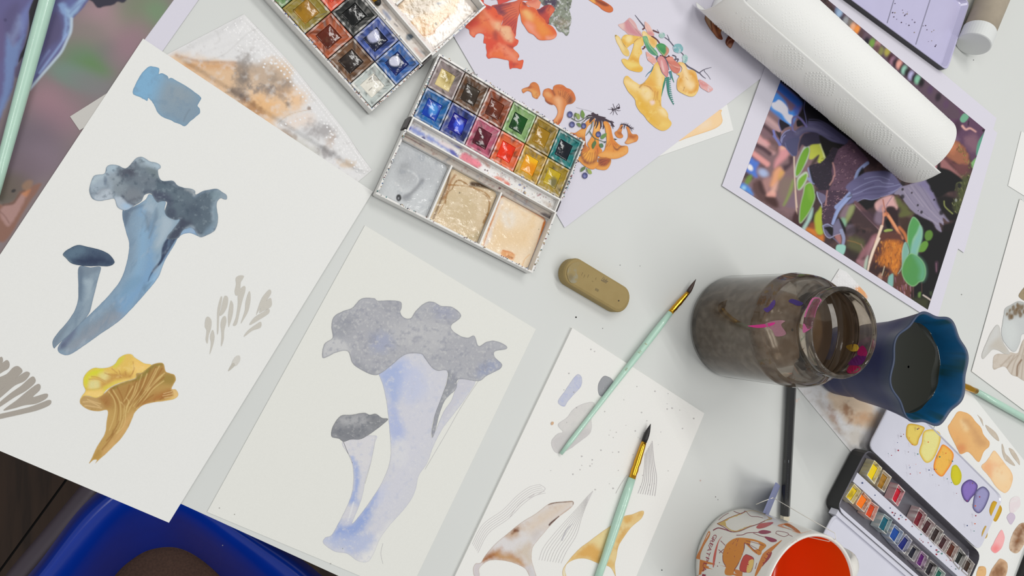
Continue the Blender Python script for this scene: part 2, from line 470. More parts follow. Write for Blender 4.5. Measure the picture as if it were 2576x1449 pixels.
for i in range(len(pv)-1):
    for k in range(n): l = (k+1) % n; f.append((i*n+k, i*n+l, (i+1)*n+l, (i+1)*n+k))
f.append(tuple(range(5*n, 6*n)))
mesh('seat_pad', v, f, mat('brown_seat_cloth', (86, 62, 48), 0.9, noise=0.25, nscale=500, bump=0.0006, bscale=700), ch, True, label='brown cloth seat pad')
# grey metal side rail below the left rim, and four legs
a = G1(236, 1240, -0.33); b = G1(60, 1449, -0.33); c = G1(-90, 1650, -0.33)
v, f = tubeaxis([a+(a-b)*0.3, a, b, c], [0.013]*4, 12); mesh('side_rail', v, f, mat('dark_rail', (84, 74, 84), 0.45, metal=0.2), ch, True)
for q in ((215, 1330), (650, 1440), (700, 1760), (60, 1760)):
    t = G1(*q, -0.30); v, f = tubeaxis([t+np.array([0, 0, -0.002]), (t[0]*1.06, t[1]*1.06, FZ)], [0.013, 0.012], 12)
    mesh('leg', v, f, BLUE, ch, True)

# ------------------------------------------------------------------ sheets of paper
def quad(a, b, c, z):
    """rectangle-ish sheet from three picture corners, fourth by parallelogram on the table"""
    A, B, C_ = G1(*a, z), G1(*b, z), G1(*c, z)
    return np.array([A, B, C_, A+C_-B])
def sheet(name, top, thick, material, label, cat='paper', group=None):
    z = top[0, 2]; r = thing(name, label, cat, (top[:, 0].mean(), top[:, 1].mean(), z-thick), group)
    v, f = prism(top, z-thick); mesh('paper_sheet', v, f, material, r)
    return r
def PP(*w): return np.vstack(w)

# big sheet with the blue and yellow mushrooms (overhangs the table edge)
ZP1 = 0.0016
A = G1(360, 97, ZP1); B = G1(938, 482, ZP1); C_ = G1(425, 1315, ZP1); D = G1(-255, 1026, ZP1)
paper_big = sheet('painted_sheet', np.array([A, B, C_, D]), 0.0004, PAPERM, 'large white sheet with blue trumpet mushrooms and a yellow chanterelle painted on it', 'painting')
# middle sheet with the pale grey-violet mushrooms
ZP2 = 0.0006
paper_mid = sheet('painted_sheet', quad((1348, 828), (918, 567), (521, 1288), ZP2)[[0, 1, 2, 3]], 0.0005, mat('cream_watercolour_paper', (225, 225, 219), 0.9, noise=0.012, nscale=900, bump=0.00005, bscale=1500, spec=0.2), 'cream sheet with one pale grey and violet trumpet mushroom pair', 'painting')
# narrow thick test sheet, lower middle
ZP3 = 0.0022
paper_test = sheet('painted_sheet', np.array([G1(1772, 1040, ZP3), G1(1440, 825, ZP3), G1(1046, 1657, ZP3), G1(1430, 1858, ZP3)]), 0.0022, mat('test_paper', (231, 230, 226), 0.9, noise=0.012, nscale=900, bump=0.00005, bscale=1500, spec=0.2), 'thick white test sheet with brown and ochre stem studies and pencil hatching', 'painting')
# illustration print (lavender tinted paper)
ZPI = 0.0008
t0 = G1(1420.5, 573, ZPI); dl = G1(1142, 92, ZPI)-t0; dl /= np.linalg.norm(dl); dr = G1(1862, 237, ZPI)-t0; dr /= np.linalg.norm(dr)
paper_ill = sheet('illustration_print', np.array([t0, t0+dr*0.235, t0+dr*0.235+dl*0.29, t0+dl*0.29]), 0.0002, PRINTPAPER, 'lavender white printed sheet of orange and yellow chanterelle illustrations with blueberries and an ant', 'print')
# photo print with lavender border, and the second sheet under it
ZPH = 0.0013
bl = G1(1816.5, 467.5, ZPH); br = G1(2355, 812, ZPH); tr = G1(2507, 297, ZPH); tl = bl+tr-br
paper_photo = sheet('photo_print', np.array([bl, br, tr, tl]), 0.00025, PRINTPAPER, 'photo print of dark violet trumpet mushrooms and green leaves lying under the paper roll', 'print')
z = 0.00095; a = G1(2509, 334, z); b = G1(2425, 636, z); w = (bl-br); w /= np.linalg.norm(w)
paper_under = sheet('print_sheet', np.array([a, b, b+w*0.15, a+w*0.15]), 0.0002, PRINTPAPER, 'second lavender sheet peeking out from under the right edge of the mushroom photo', 'paper')
# blurred photo print, top left
ZPB = 0.0006
a = G1(499, 0, ZPB); b = G1(409, 128, ZPB); d1 = (a-b)/np.linalg.norm(a-b); d2 = np.array([-d1[1], d1[0], 0])
paper_blur = sheet('photo_print', np.array([b+d1*0.09, b-d1*0.24, b-d1*0.24+d2*0.2, b+d1*0.09+d2*0.2]), 0.0002, PRINTPAPER, 'large photo print of one blue grey mushroom on a blurred background, top left', 'print')
# scrap under the big sheet
z = 0.0011
paper_scrap = sheet('paper_scrap', G3([(176, 293), (200, 328), (300, 268), (268, 235)], z), 0.0002, mat('grey_scrap', (196, 193, 188), 0.85), 'small grey paper scrap poking out beneath the big painted sheet', 'paper')
# orange-washed sheet under the illustrations
z = 0.0005; a = G1(1845, 328, z); b = G1(1667, 390, z); c = G1(1830, 267, z); d1 = b-a; d2 = c-a
paper_orange = sheet('painted_sheet', np.array([a, a+d1*1.5, a+d1*1.5+d2*1.6, a+d2*1.6]), 0.0004, PAPERM, 'white sheet with a pale orange wash peeking out under the illustration print', 'painting')
# sheet with swatches under the paint tin
ZPS = 0.0006
a, b, c = G1(2404, 941, ZPS), G1(2629, 1225, ZPS), G1(2500, 1590, ZPS)
paper_sw = sheet('painted_sheet', np.array([a, b, c, a+c-b]), 0.0004, PAPERM, 'white sheet of ochre, brown and pink swatches under the open paint tin', 'painting')
# sheet with grey mushrooms, right edge
z = ZPR = 0.0010
a, b, c = G1(2566, 500, z), G1(2444.5, 934, z), G1(2640, 1080, z)
paper_right = sheet('painted_sheet', np.array([a, b, c, a+c-b]), 0.0004, mat('right_paper', (226, 224, 221), 0.9, noise=0.01, nscale=900, spec=0.2), 'white sheet with a grey brown gilled mushroom painted on it, at the right edge', 'painting')
z = 0.0007; a, b, c = G1(2570, 330, z), G1(2536, 467, z), G1(2640, 532, z)
paper_rt = sheet('paper_sheet', np.array([a, b, c, a+c-b]), 0.0005, PAPERM, 'blank white sheet corner at the right edge above the grey mushroom painting', 'paper')
# dark thing at the lower right corner of the frame
z = 0.008; a, b = G1(2600, 1392, z), G1(2548, 1530, z); w = np.array([0.12, 0.045, 0]); o = thing('tablet_case', 'black flat case cut off at the lower right corner', 'case', tuple((a+b)/2*[1, 1, 0]))
v, f = prism(np.array([a, b, b+w, a+w]), 0.0); ob = mesh('case_body', v, f, mat('black_case', (18, 18, 20), 0.4), o)
bv = ob.modifiers.new('edge', 'BEVEL'); bv.width = 0.0015; bv.segments = 2

# ------------------------------------------------------------------ paper towels (folded, stained)
TOWEL = mat('paper_towel', (226, 225, 224), 0.95, noise=0.02, nscale=700, bump=0.00012, bscale=900, vcol=True, spec=0.15)
def dome(mb, c, nrm, r, h, col=None):
    nrm = Vector([float(t) for t in nrm]).normalized(); u = nrm.orthogonal().normalized(); w = nrm.cross(u); c = Vector([float(t) for t in c])
    v = []; 
    for rr, hh in ((r, 0), (r*0.6, h*0.75)):
        for k in range(6): a = k*math.pi/3; v.append(c+u*(rr*math.cos(a))+w*(rr*math.sin(a))+nrm*hh)
    v.append(c+nrm*h)
    f = [(k, (k+1) % 6, 6+(k+1) % 6, 6+k) for k in range(6)]+[(6+k, 6+(k+1) % 6, 12) for k in range(6)]
    mb.add(v, f, col)
def towel(name, outline, hfun, ops, label, dots, step=3.0, base=(224, 223, 223)):
    P = nums(outline); c = G3(P, 0.0).mean(0)
    r = thing(name, label, 'paper towel', (c[0], c[1], 0.0003))
    ob = paint('towel_sheet', P, ops, r, lambda p: G3(p, hfun(p)), step, base, TOWEL, sm=False)
    ob.data.polygons.foreach_set('use_smooth', [True]*len(ob.data.polygons))
    # thickness of the folded layers
    P2 = np.vstack([resample(np.array([P[i], P[(i+1) % len(P)]]), 6, False)[:-1] for i in range(len(P))]); n = len(P2)
    t = G3(P2, hfun(P2)); b = t.copy(); b[:, 2] = 0.0004; 
    mesh('towel_fold_edge', np.vstack([t, b]), [(i, (i+1) % n, n+(i+1) % n, n+i) for i in range(n)], mat('towel_edge', (220, 220, 220), 0.95), r)
    mb = MB(); pts = np.array(dots, float); w = G3(pts, hfun(pts))
    for q in w: dome(mb, q-np.array([0, 0, 0.0001]), (0, 0, 1), 0.00078, 0.00042, lin((236, 235, 235)))
    mb.build('embossed_dot', TOWEL, r, True, kind='stuff')
    return r
tq = Q(0, 0, 1)
k1 = Q(400, 30, 3.22)
towo = "614 36 648 70 726 154 800 244 866 328 912 396 936 428 890 466 700 560 420 330 380 160 416 139"
def h1(p):
    e = segdist(p, *(lambda P: (P, np.roll(P, -1, 0)))(nums(towo)))[0]
    s = np.clip(e/14, 0, 1); up = sstep(((p[:, 1]-(110+0.63*(p[:, 0]-380)))/-20))      # thin where the big sheet lies on it
    return 0.0004+0.0005*s+up*(0.0016*sstep(e/22)+0.0011*fbm(p, 60, 3, 3)+0.0006*sstep((p[:, 1]-150+0.35*(p[:, 0]-450))/10)*sstep(e/30))
dd = []
for off, st in ((7, 7), (17, 9.5), (30, 12)):
    L = np.array([(622, 40), (726, 154), (800, 244), (866, 328), (930, 424)], float); R = resample(spline(L, False, 6), st, False)
    T = np.gradient(R, axis=0); T /= np.linalg.norm(T, axis=1)[:, None]; N_ = np.stack([-T[:, 1], T[:, 0]], -1)
    dd += [tuple(q) for q in (R+N_*off)[1:]]
for k in range(60):
    a = random.random(); x = 600+a*90+random.uniform(-50, 10); y = 62+a*95+random.uniform(-16, 16); dd.append((x, y))
for k in range(26): dd.append((random.uniform(820, 915), 0)); dd[-1] = (dd[-1][0], 318+0.97*(dd[-1][0]-820)+random.uniform(-10, 34))
dd += [tuple(q) for q in resample(spline(k1("860 1010 960 930 1090 890 1180 860"), False, 6), 11, False)]
dd = [d for d in dd if inside(np.array([d]), nums(towo))[0] and d[1] < 100+0.66*(d[0]-380)]
op1 = [pg((226, 186, 140), k1("130 340 330 400 620 410 1000 420 1080 560 1090 650 1150 720 1080 830 960 900 1100 1060 800 900 300 560 90 430"), 16, 0.75, 16, 40),
 pg((219, 184, 148), k1("190 440 600 430 620 560 560 640 400 560"), 14, 0.7, 8, 20), ln((170, 120, 78), k1("140 350 330 400 620 410"), 5, 5, 0.6), ln((205, 150, 96), k1("230 430 420 440 600 435"), 14, 10, 0.6),
 el((134, 124, 118), *k1("680 470")[0], 18, 40, 10, 0.8, 0.75, 14), el((120, 112, 108), *k1("690 540")[0], 16, 22, 0, 0.8, 0.6, 10), el((112, 104, 102), *k1("640 660")[0], 22, 12, 20, 0.8, 0.7, 10), el((120, 112, 110), *k1("690 690")[0], 14, 9, 20, 0.7, 0.7, 8),
 pg((176, 160, 146), k1("760 430 980 440 1060 560 1040 640 860 660 760 540"), 16, 0.65, 14, 22), el((122, 116, 116), *k1("880 640")[0], 38, 12, 12, 0.7, 0.75, 14), el((128, 120, 118), *k1("1030 610")[0], 16, 17, 0, 0.7, 0.65, 9), el((140, 128, 118), *k1("930 540")[0], 12, 9, 0, 0.9, 0.5, 8),
 el((232, 184, 130), *k1("850 760")[0], 34, 26, 20, 0.8, 0.8, 12), el((150, 104, 70), *k1("750 770")[0], 26, 14, 34, 0.8, 0.6, 12), el((240, 196, 150), *k1("1060 700")[0], 36, 26, 0, 0.9, 0.5, 10), el((116, 108, 104), *k1("1045 745")[0], 8, 8, 0, 0.6, 0.7, 6), el((150, 138, 130), *k1("1010 700")[0], 12, 6, 20, 0.7, 0.5, 6),
 ln((196, 168, 132), k1("960 900 1060 830 1220 790"), 1.6, 1.6, 0.7), el((120, 92, 76), *k1("1215 780")[0], 5, 4, 0, 0.5, 0.7, 3), pg((232, 214, 200), k1("1000 900 1200 810 1260 900 1100 940"), 12, 0.7, 6),
 el((168, 164, 164), *k1("1310 960")[0], 34, 20, 10, 0.7, 0.85, 12), el((186, 160, 140), *k1("1390 1040")[0], 10, 22, 20, 0.8, 0.5, 10), el((158, 154, 154), *k1("1350 1135")[0], 24, 12, 20, 0.7, 0.85, 10), el((214, 188, 158), *k1("1530 1235")[0], 20, 10, 10, 0.8, 0.7, 8),
 pg((196, 194, 184), k1("1100 1010 1200 1060 1300 1140 1200 1130 1060 1030"), 14, 0.7, 8), el((150, 132, 118), *k1("1050 985")[0], 22, 8, 32, 0.8, 0.6, 8), ln((190, 188, 186), k1("330 400 520 350 700 190 800 130"), 2.0, 3, 0.5), ln((196, 194, 192), k1("470 160 490 230 450 260"), 2, 4, 0.5), nz((140, 130, 124), 9, 0.12, 0.3, 0.18, 4)]
op1.append(nz((226, 225, 224), 14, 0.05, 0.3, 0.35, 9))
towel('paper_towel', towo, h1, op1, 'folded stained paper towel under the upper edge of the big painted sheet', dd)
towo2 = "2112 676 2130 684 2182 742 2226 900 2250 1030 2222 1040 2196 1120 2186 1134 2172 1126 2142 1138 2120 1112 2060 1040 2004 972 1957 916 2040 790"
def h2(p):
    e = segdist(p, *(lambda P: (P, np.roll(P, -1, 0)))(nums(towo2)))[0]
    s = sstep((p[:, 1]-1005)/30); u = sstep((730-p[:, 1])/12)
    return 0.0008+(s*0.0022+u*0.001)*sstep(e/16)+s*0.0012*fbm(p, 40, 3, 8)*sstep(e/10)
k2 = Q(2050, 1060, 8)
dd = [(x, y) for x in range(2108, 2160, 7) for y in range(694, 742, 7) if inside(np.array([(x, y)], float), nums(towo2))[0]]
op2 = [pg((214, 186, 152), "2120 980 2180 1000 2210 1050 2190 1080 2150 1070 2110 1040 2080 1000", 14, 0.8, 12, 18), el((140, 92, 58), 2130, 1034, 10, 22, -20, 0.8, 0.75, 9), el((158, 108, 72), 2096, 1050, 7, 26, -25, 0.9, 0.6, 8), el((200, 150, 108), 2172, 1052, 22, 14, 0, 0.9, 0.6, 9), ln((170, 150, 128), "2060 1010 2085 1050 2120 1090", 10, 10, 0.5),
 pg((226, 150, 70), "2152 726 2172 722 2182 748 2160 752", 5, 0.85, 3), el((206, 196, 180), 2150, 1100, 20, 22, 0, 0.8, 0.6, 8), nz((170, 156, 140), 12, 0.08, 0.3, 0.3, 5)]
towel('paper_towel', towo2, h2, op2, 'brown stained paper towel under the dark blue cup', dd)

# ------------------------------------------------------------------ paper roll
RR = 0.0288
_ra = math.radians(-28.0); axd = np.array([math.cos(_ra), math.sin(_ra), 0.0]); side = np.array([-axd[1], axd[0], 0.0])   # side points to the upper right
A_ = side*0.3765+axd*0.226; B_ = A_+axd*0.219
ZR0 = 0.0016
roll = thing('paper_towel_roll', 'white paper towel roll embossed with dotted diamonds, its outer sheet coming loose', 'paper roll', tuple(A_*[1, 1, 0]+[0, 0, ZR0]))
ROLLM = mat('roll_paper', (234, 234, 231), 0.95, noise=0.012, nscale=700, bump=0.00008, bscale=1200, spec=0.12)
def rp(s, ang, r):
    """point on the roll: s along the axis from A_, ang from straight up towards the left/near side"""
    return A_*[1, 1, 0]+axd*s-side*(r*math.sin(ang))+np.array([0, 0, ZR0+RR+r*math.cos(ang)])
Ltot = float(np.linalg.norm((B_-A_)[:2])); S0 = 0.0
mb = MB(); nsg = 72
for rr, s in ((0.0165, S0+0.002), (0.0165, S0), (RR-0.0006, S0), (RR, S0+0.0006), (RR, Ltot-0.0006), (RR-0.0006, Ltot), (0.0165, Ltot), (0.0165, Ltot-0.002)):
    mb.v += [tuple(rp(s, 2*math.pi*k/nsg, rr)) for k in range(nsg)]
for i in range(7):
    for k in range(nsg): l = (k+1) % nsg; mb.f.append((i*nsg+k, i*nsg+l, (i+1)*nsg+l, (i+1)*nsg+k))
mb.build('wound_paper', ROLLM, roll, True)
mb = MB()
for rr, s in ((0.0165, S0+0.0015), (0.0165, Ltot-0.0015), (0.0155, Ltot-0.0015), (0.0155, S0+0.0015)):
    mb.v += [tuple(rp(s, 2*math.pi*k/nsg, rr)) for k in range(nsg)]
for i in range(3):
    for k in range(nsg): l = (k+1) % nsg; mb.f.append((i*nsg+k, i*nsg+l, (i+1)*nsg+l, (i+1)*nsg+k))
mb.build('cardboard_core', mat('core_card', (150, 128, 104), 0.85), roll, True)
# outermost sheet, cut edge along the top, lying over the left half and running past both ends
SEAM = 0.86; END = 2.7
def flap(s, t):
    """t 0 at the cut edge .. 1 underneath"""
    ang = SEAM+(END-SEAM)*t; lift = 0.0007+0.0010*math.exp(-t*12)+0.0006*math.sin(s*60)*math.exp(-t*5)
    return rp(s, ang, RR+lift)
nu, nv_ = 90, 44; v = []
SA, SB = S0-0.014, Ltot+0.0065
for j in range(nv_):
    t = j/(nv_-1)
    for i in range(nu):
        s = SA+(SB-SA)*i/(nu-1)
        q = flap(s, t)
        if s < S0: q = q+np.array([0, 0, 0.02*(S0-s)/0.014*0.25*(1-t)])-side*0.0*t   # the loose end opens a little
        v.append(q)
ob = mesh('loose_sheet', v, grid(nu, nv_), ROLLM, roll, True)
md = ob.modifiers.new('thick', 'SOLIDIFY'); md.thickness = 0.0003; md.offset = 1
# embossed dots: rounded diamonds in rings, staggered rows
def embdots():
    out = []
    pitch, row = 0.0345, 0.0225
    for r_ in range(-3, 4):
        for c_ in range(-1, 9):
            s0 = (c_+0.5*(r_ % 2))*pitch+0.004; y0 = r_*row+0.0115
            out.append((s0, y0))
            for rad, num in ((0.0032, 8), (0.0063, 16), (0.0097, 24), (0.0128, 30)):
                for k in range(num):
                    a = 2*math.pi*k/num; p = 1.22
                    q = (abs(math.cos(a))**p+abs(math.sin(a))**p)**(-1/p)
                    ds, dy = rad*q*math.cos(a)*1.12, rad*q*math.sin(a)*0.86
                    if rad > 0.012 and abs(dy) > 0.0098: continue
                    out.append((s0+ds, y0+dy))
    return out
mb = MB(); mb2 = MB()
for s, y in embdots():
    if not (S0+0.001 < s < Ltot+0.004): continue
    ang = y/RR
    if ang > SEAM+0.05 and ang < 2.5:
        p = rp(s, ang, RR+0.0010+0.0010*math.exp(-(ang-SEAM)/(END-SEAM)*12)); c = rp(s, ang, 0.0)
        dome(mb, p-(p-c)/np.linalg.norm(p-c)*0.00008, p-c, 0.0006, 0.00024)
    elif -1.75 < ang < SEAM-0.05 and s < Ltot-0.001:
        p = rp(s, ang, RR); c = rp(s, ang, 0.0); dome(mb2, p-(p-c)/np.linalg.norm(p-c)*0.00008, p-c, 0.0006, 0.00024)
mb.build('embossed_dot', ROLLM, roll, True, kind='stuff'); mb2.build('embossed_dot', ROLLM, roll, True, kind='stuff')
# ================================================================== paintings and prints
L_ = 0.00012
# ---- big sheet
pr = plane(ZP1+L_)
swq = Q(0, 0, 3.0185)
paint('blue_swatch', swq("1130 508 1170 506 1205 515 1210 535 1205 562 1230 556 1275 578 1280 598 1300 592 1350 618 1440 672 1523 735 1520 765 1500 800 1518 830 1512 865 1440 925 1405 960 1370 945 1330 930 1290 910 1230 885 1195 850 1170 795 1128 742 1118 766 1090 750 1040 728 1008 705 1030 640 1075 560"),
 [pg((140,158,172), swq("1240 600 1300 590 1540 730 1500 980 1330 940 1190 860 1180 760"), 26, 1), gr((122,146,166), 400, 250, 470, 320, 0.45), el((150,160,166), 455, 235, 30, 26, 0, 0.9, 0.5), nz((118,142,164), 16, 0.02, 0.3, 0.35, 3), ln((118,132,146), swq("1440 830 1410 880 1395 920"), 3, 3, 0.6), rim((112,146,172), 2.2, 0.6)],
 paper_big, pr, 2.0, (130,173,204), rough=1.0, label='pale blue and blue grey colour swatch')
m2 = Q(210, 380, 6.587)      # cap details
m3 = Q(0, 350, 2.4145)
cap = m2("100 600 150 450 200 400 350 372 380 270 440 228 570 236 660 282 720 278 800 200 870 120 950 96 1020 118 1100 170 1200 190 1270 230 1275 280 1235 310 1245 410 1310 495 1480 492 1560 570 1680 612 1780 622 1850 660 1862 720 1990 660 2090 640 2210 626 2300 680 2370 730 2375 795 2330 800 2270 780 2210 850 2210 960 2230 1120 2190 1290 2110 1360 1950 1428 1880 1380 1840 1310 1790 1262 1720 1280 1640 1320 1560 1449 1380 1449 1480 1300 1600 1140 1520 1140 1400 1090 1350 1000 1385 850 1300 830 1220 850 1150 740 1100 700 1010 730 960 830 850 900 740 970 650 980 560 920 510 790 400 805 250 825 150 790 105 700")
capops = [
 pg((168,186,198), m2("370 280 450 225 580 240 700 300 560 340 420 380 350 380"), 6, 0.9), pg((178,193,202), m2("120 520 200 410 350 380 360 430 250 480 180 540"), 6, 0.8),
 pg((182,192,202), m2("180 760 280 640 400 620 470 660 490 780 400 805 250 820"), 3, 0.95), pg((180,192,204), m2("515 800 600 740 680 780 850 900 700 975 600 940"), 4, 1), pg((162,190,216), m2("640 900 720 860 850 900 760 960 690 970"), 10, 0.9), ln((176,190,206), m2("580 950 680 978 780 950 860 905"), 4, 4, 0.5),
 pg((116,128,138), m2("560 280 680 290 780 240 840 180 930 200 960 240 1100 280 1230 300 1240 420 1310 495 1360 560 1200 700 1000 720 960 830 850 900 740 850 640 740 560 740 500 600 600 500 560 400"), 8, 0.95, 5, 14),
 pg((142,152,160), m2("420 420 560 400 680 520 700 640 560 740 490 720 450 560"), 16, 0.8, 8), pg((128,134,142), m2("650 740 760 600 900 620 1000 720 950 820 850 890 760 850"), 12, 0.8), pg((78,80,94), m2("640 290 760 260 830 240 880 340 820 430 680 430 600 360"), 16, 0.9, 8), pg((100,110,122), m2("700 440 900 420 1180 460 1300 560 1100 620 800 560"), 16, 0.6, 10),
 el((118,128,138), *m2("1000 480")[0], 26, 12, 0, 0.7, 0.7, 6), pg((118,130,132), m2("1050 280 1220 300 1240 420 1150 420"), 8, 0.6, 5),
 pg((92,106,118), m2("1230 500 1480 510 1560 590 1760 650 1830 770 1960 690 2150 650 2160 740 2140 860 2120 960 2150 1200 2090 1340 1950 1400 1880 1330 1820 1250 1700 1260 1560 1449 1400 1449 1600 1140 1520 1140 1390 1080 1350 990 1390 850 1300 820 1150 740 1200 620"), 6, 0.95, 6, 16),
 pg((84,92,108), m2("1000 650 1150 650 1260 690 1200 780 1150 740 1090 690 1000 720"), 8, 0.85), pg((80,86,104), m2("1160 700 1300 680 1460 760 1480 860 1390 900 1380 840 1300 815 1220 840"), 8, 0.9, 4), el((72,78,96), *m2("1450 1030")[0], 13, 15, 0, 0.5, 0.7, 3),
 ln((66,76,92), m2("1250 500 1360 520 1480 520 1560 590 1680 630"), 5, 5, 0.75), ln((92,112,132), m2("1830 770 1960 690 2120 650 2200 640"), 5, 4, 0.7), pg((122,142,152), m2("2100 700 2200 640 2300 690 2270 770 2200 830 2130 800"), 8, 0.8, 4), pg((140,156,168), m2("2270 680 2370 730 2370 790 2300 770"), 4, 0.8),
 pg((124,144,158), m2("2140 900 2205 880 2230 1120 2180 1280 2020 1390 1960 1410 2060 1280 2150 1150"), 10, 0.85, 5), pg((150,168,186), m2("1640 1320 1720 1270 1800 1262 1850 1320 1880 1380 1800 1350 1700 1370 1600 1449 1570 1449"), 4, 0.95), pg((128,150,170), m2("2000 1350 2110 1270 2180 1290 2050 1390"), 8, 0.6),
 pg((74,84,100), m2("1700 900 1860 860 1980 1000 1900 1080 1740 1060"), 22, 0.6, 10), pg((108,122,132), m2("1480 640 1700 680 1820 800 1650 860 1500 760"), 20, 0.6, 10), pg((66,68,86), m2("1520 1140 1620 1100 1800 1200 1700 1260 1560 1449 1400 1449 1580 1160"), 10, 0.75, 3), ln((64,66,84), m2("1850 1300 1900 1350"), 6, 6, 0.5),
 pg((160,166,170), m2("1690 640 1800 630 1850 680 1840 740 1760 680"), 5, 0.75, 3), pg((146,158,166), m2("940 110 1050 150 1200 190 1260 250 1230 290 1100 250 960 220 880 150"), 9, 0.8, 4), pg((176,194,206), m2("980 120 1100 175 1210 195 1265 240 1240 300 1150 250 1010 190"), 7, 0.85, 3),
 ln((106,114,126), m2("150 700 250 700 300 640 400 600 370 500"), 7, 8, 0.55), el((104,118,136), *m2("360 490")[0], 5, 9, 0, 0.6, 0.6, 4), el((98,106,122), *m2("395 385")[0], 5, 3, 30, 0.5, 0.6), ln((100,110,124), m2("110 620 115 720 160 790"), 3, 4, 0.6),
 ln((82,84,98), m2("640 740 740 840 850 890"), 4, 5, 0.7), ln((88,92,104), m2("740 840 860 790 980 770"), 5, 6, 0.6), nz((70,84,98), 11, 0.08, 0.3, 0.5, 8), nz((150,164,172), 9, 0.1, 0.3, 0.3, 21), rim((104,120,136), 1.4, 0.45)]
stem = m3("745 432 760 434 810 410 850 390 885 365 905 335 930 345 945 370 1005 380 1000 420 1010 460 1060 490 1100 468 1095 510 1040 590 1080 560 1140 530 1195 560 1215 592 1150 570 1090 590 1060 640 1000 740 960 840 880 940 740 1090 600 1190 440 1300 380 1308 350 1272 400 1200 530 1080 660 950 745 830 785 660 765 560 745 480")
paint('mushroom_stem', stem, [
 pg((124,142,160), m3("745 432 830 410 800 520 800 700 730 860 600 1010 480 1130 360 1260 420 1180 640 960 740 830 785 660"), 26, 0.9, 6), pg((126,162,196), m3("850 440 900 480 900 640 880 760 800 900 700 1000 690 1080 760 1060 900 900 960 800 920 700 940 560 900 400"), 18, 0.9, 8), pg((152,172,186), m3("900 350 1000 390 1020 460 1090 500 1020 600 980 680 930 660 960 520 900 480 880 400"), 14, 0.85, 6),
 pg((128,140,152), m3("700 1000 620 1060 520 1120 420 1220 360 1270 400 1300 560 1210 700 1110"), 22, 0.85, 8), pg((150,156,166), m3("560 1140 680 1060 740 1080 600 1180 460 1280 420 1260"), 20, 0.75, 8), pg((80,92,112), m3("745 440 830 410 880 400 800 440 770 520 755 520"), 7, 0.6), pg((104,112,136), m3("350 1272 400 1200 470 1130 440 1210 390 1260"), 7, 0.8), el((92,100,124), *m3("385 1255")[0], 9, 6, -40, 0.8, 0.6),
 pg((136,172,202), m3("850 560 890 560 880 740 830 880 760 960 800 860 840 700"), 12, 0.7), pg((110,128,146), m3("890 440 920 450 915 520 900 560 885 500"), 5, 0.7), pg((116,132,148), m3("950 420 960 460 930 560 905 600 925 500"), 6, 0.6), pg((172,188,200), m3("990 470 1050 510 990 620 950 650 975 560"), 9, 0.8), pg((168,184,198), m3("880 400 950 400 930 440 900 520 890 440"), 7, 0.5),
 pg((50,60,86), m3("1100 470 1120 500 1100 560 1050 640 1020 700 985 750 945 790 915 830 900 866 906 840 930 790 975 730 985 660 1010 610 1060 560 1090 500"), 2.5, 0.97), pg((76,88,110), m3("1085 520 1100 560 1060 620 1020 680 990 700 1000 640 1040 590"), 8, 0.8), pg((148,176,206), m3("1110 560 1180 545 1210 585 1140 575 1080 610 1030 690 985 760 1000 720 1060 630"), 4, 0.85), pg((150,186,216), m3("990 750 965 830 890 930 870 920 930 840"), 6, 0.8), pg((108,138,164), m3("870 900 930 860 900 900 880 930"), 4, 0.7), pg((118,152,180), m3("760 870 830 830 860 860 790 930 730 960"), 10, 0.6),
 ln((118,134,150), m3("880 560 900 520 885 470 860 440"), 3, 4, 0.5), ln((120,136,152), m3("905 600 930 540 955 470"), 3, 4, 0.5), nz((112,138,162), 14, 0.05, 0.3, 0.4, 6, (3, -65)), nz((168,182,194), 12, 0.1, 0.3, 0.35, 16, (3, -60)), rim((98,120,144), 1.4, 0.4)],
 paper_big, pr, 1.8, (140,166,188), rough=0.5, label='blue mushroom stem in watercolour')
paint('mushroom_cap', cap, capops, paper_big, plane(ZP1+2*L_), 1.7, (160,174,186), rough=0.5, label='slate blue wavy mushroom cap in watercolour')
m4 = Q(120, 560, 2.408)
paint('mushroom_stem', m4("190 268 260 272 320 268 308 330 290 400 270 480 250 550 200 610 140 670 60 740 38 762 30 720 60 670 120 600 165 530 185 460 186 380"),
 [pg((152,168,180), m4("230 280 310 280 290 400 240 540 160 640 60 740 200 560 240 420"), 16, 0.7, 6), pg((92,108,128), m4("188 270 215 300 210 400 200 470 185 440 186 350"), 8, 0.7), pg((110,124,140), m4("195 268 320 268 310 290 270 320 230 330 200 310"), 9, 0.6, 5), pg((168,184,194), m4("220 350 270 360 250 440 215 500 240 420"), 8, 0.6, 4), pg((116,126,140), m4("32 720 60 680 120 620 90 680 44 750"), 8, 0.6), nz((108,126,146), 12, 0.05, 0.3, 0.4, 12, (3, -65)), rim((96,112,132), 1.3, 0.5)],
 paper_big, pr, 1.8, (132,150,166), rough=0.4, label='stem of the small blue grey mushroom')
paint('mushroom_cap', m4("92 190 130 158 185 136 240 146 300 160 350 178 385 205 405 242 370 264 310 262 250 264 190 258 140 244 112 216"),
 [pg((52,62,86), m4("150 215 240 200 330 200 395 240 340 258 220 262 180 250"), 16, 0.95, 5), pg((98,120,138), m4("110 190 180 150 240 155 200 195 140 220"), 10, 0.8, 4), ln((120,140,150), m4("96 196 116 220 150 246"), 4, 4, 0.6), pg((70,84,106), m4("230 160 320 170 390 220 300 200"), 12, 0.7), nz((56,72,98), 8, 0.08, 0.3, 0.4, 5), rim((60,78,98), 1.2, 0.5)],
 paper_big, plane(ZP1+2*L_), 1.6, (86,104,124), rough=0.5, label='dark slate cap of the small mushroom')
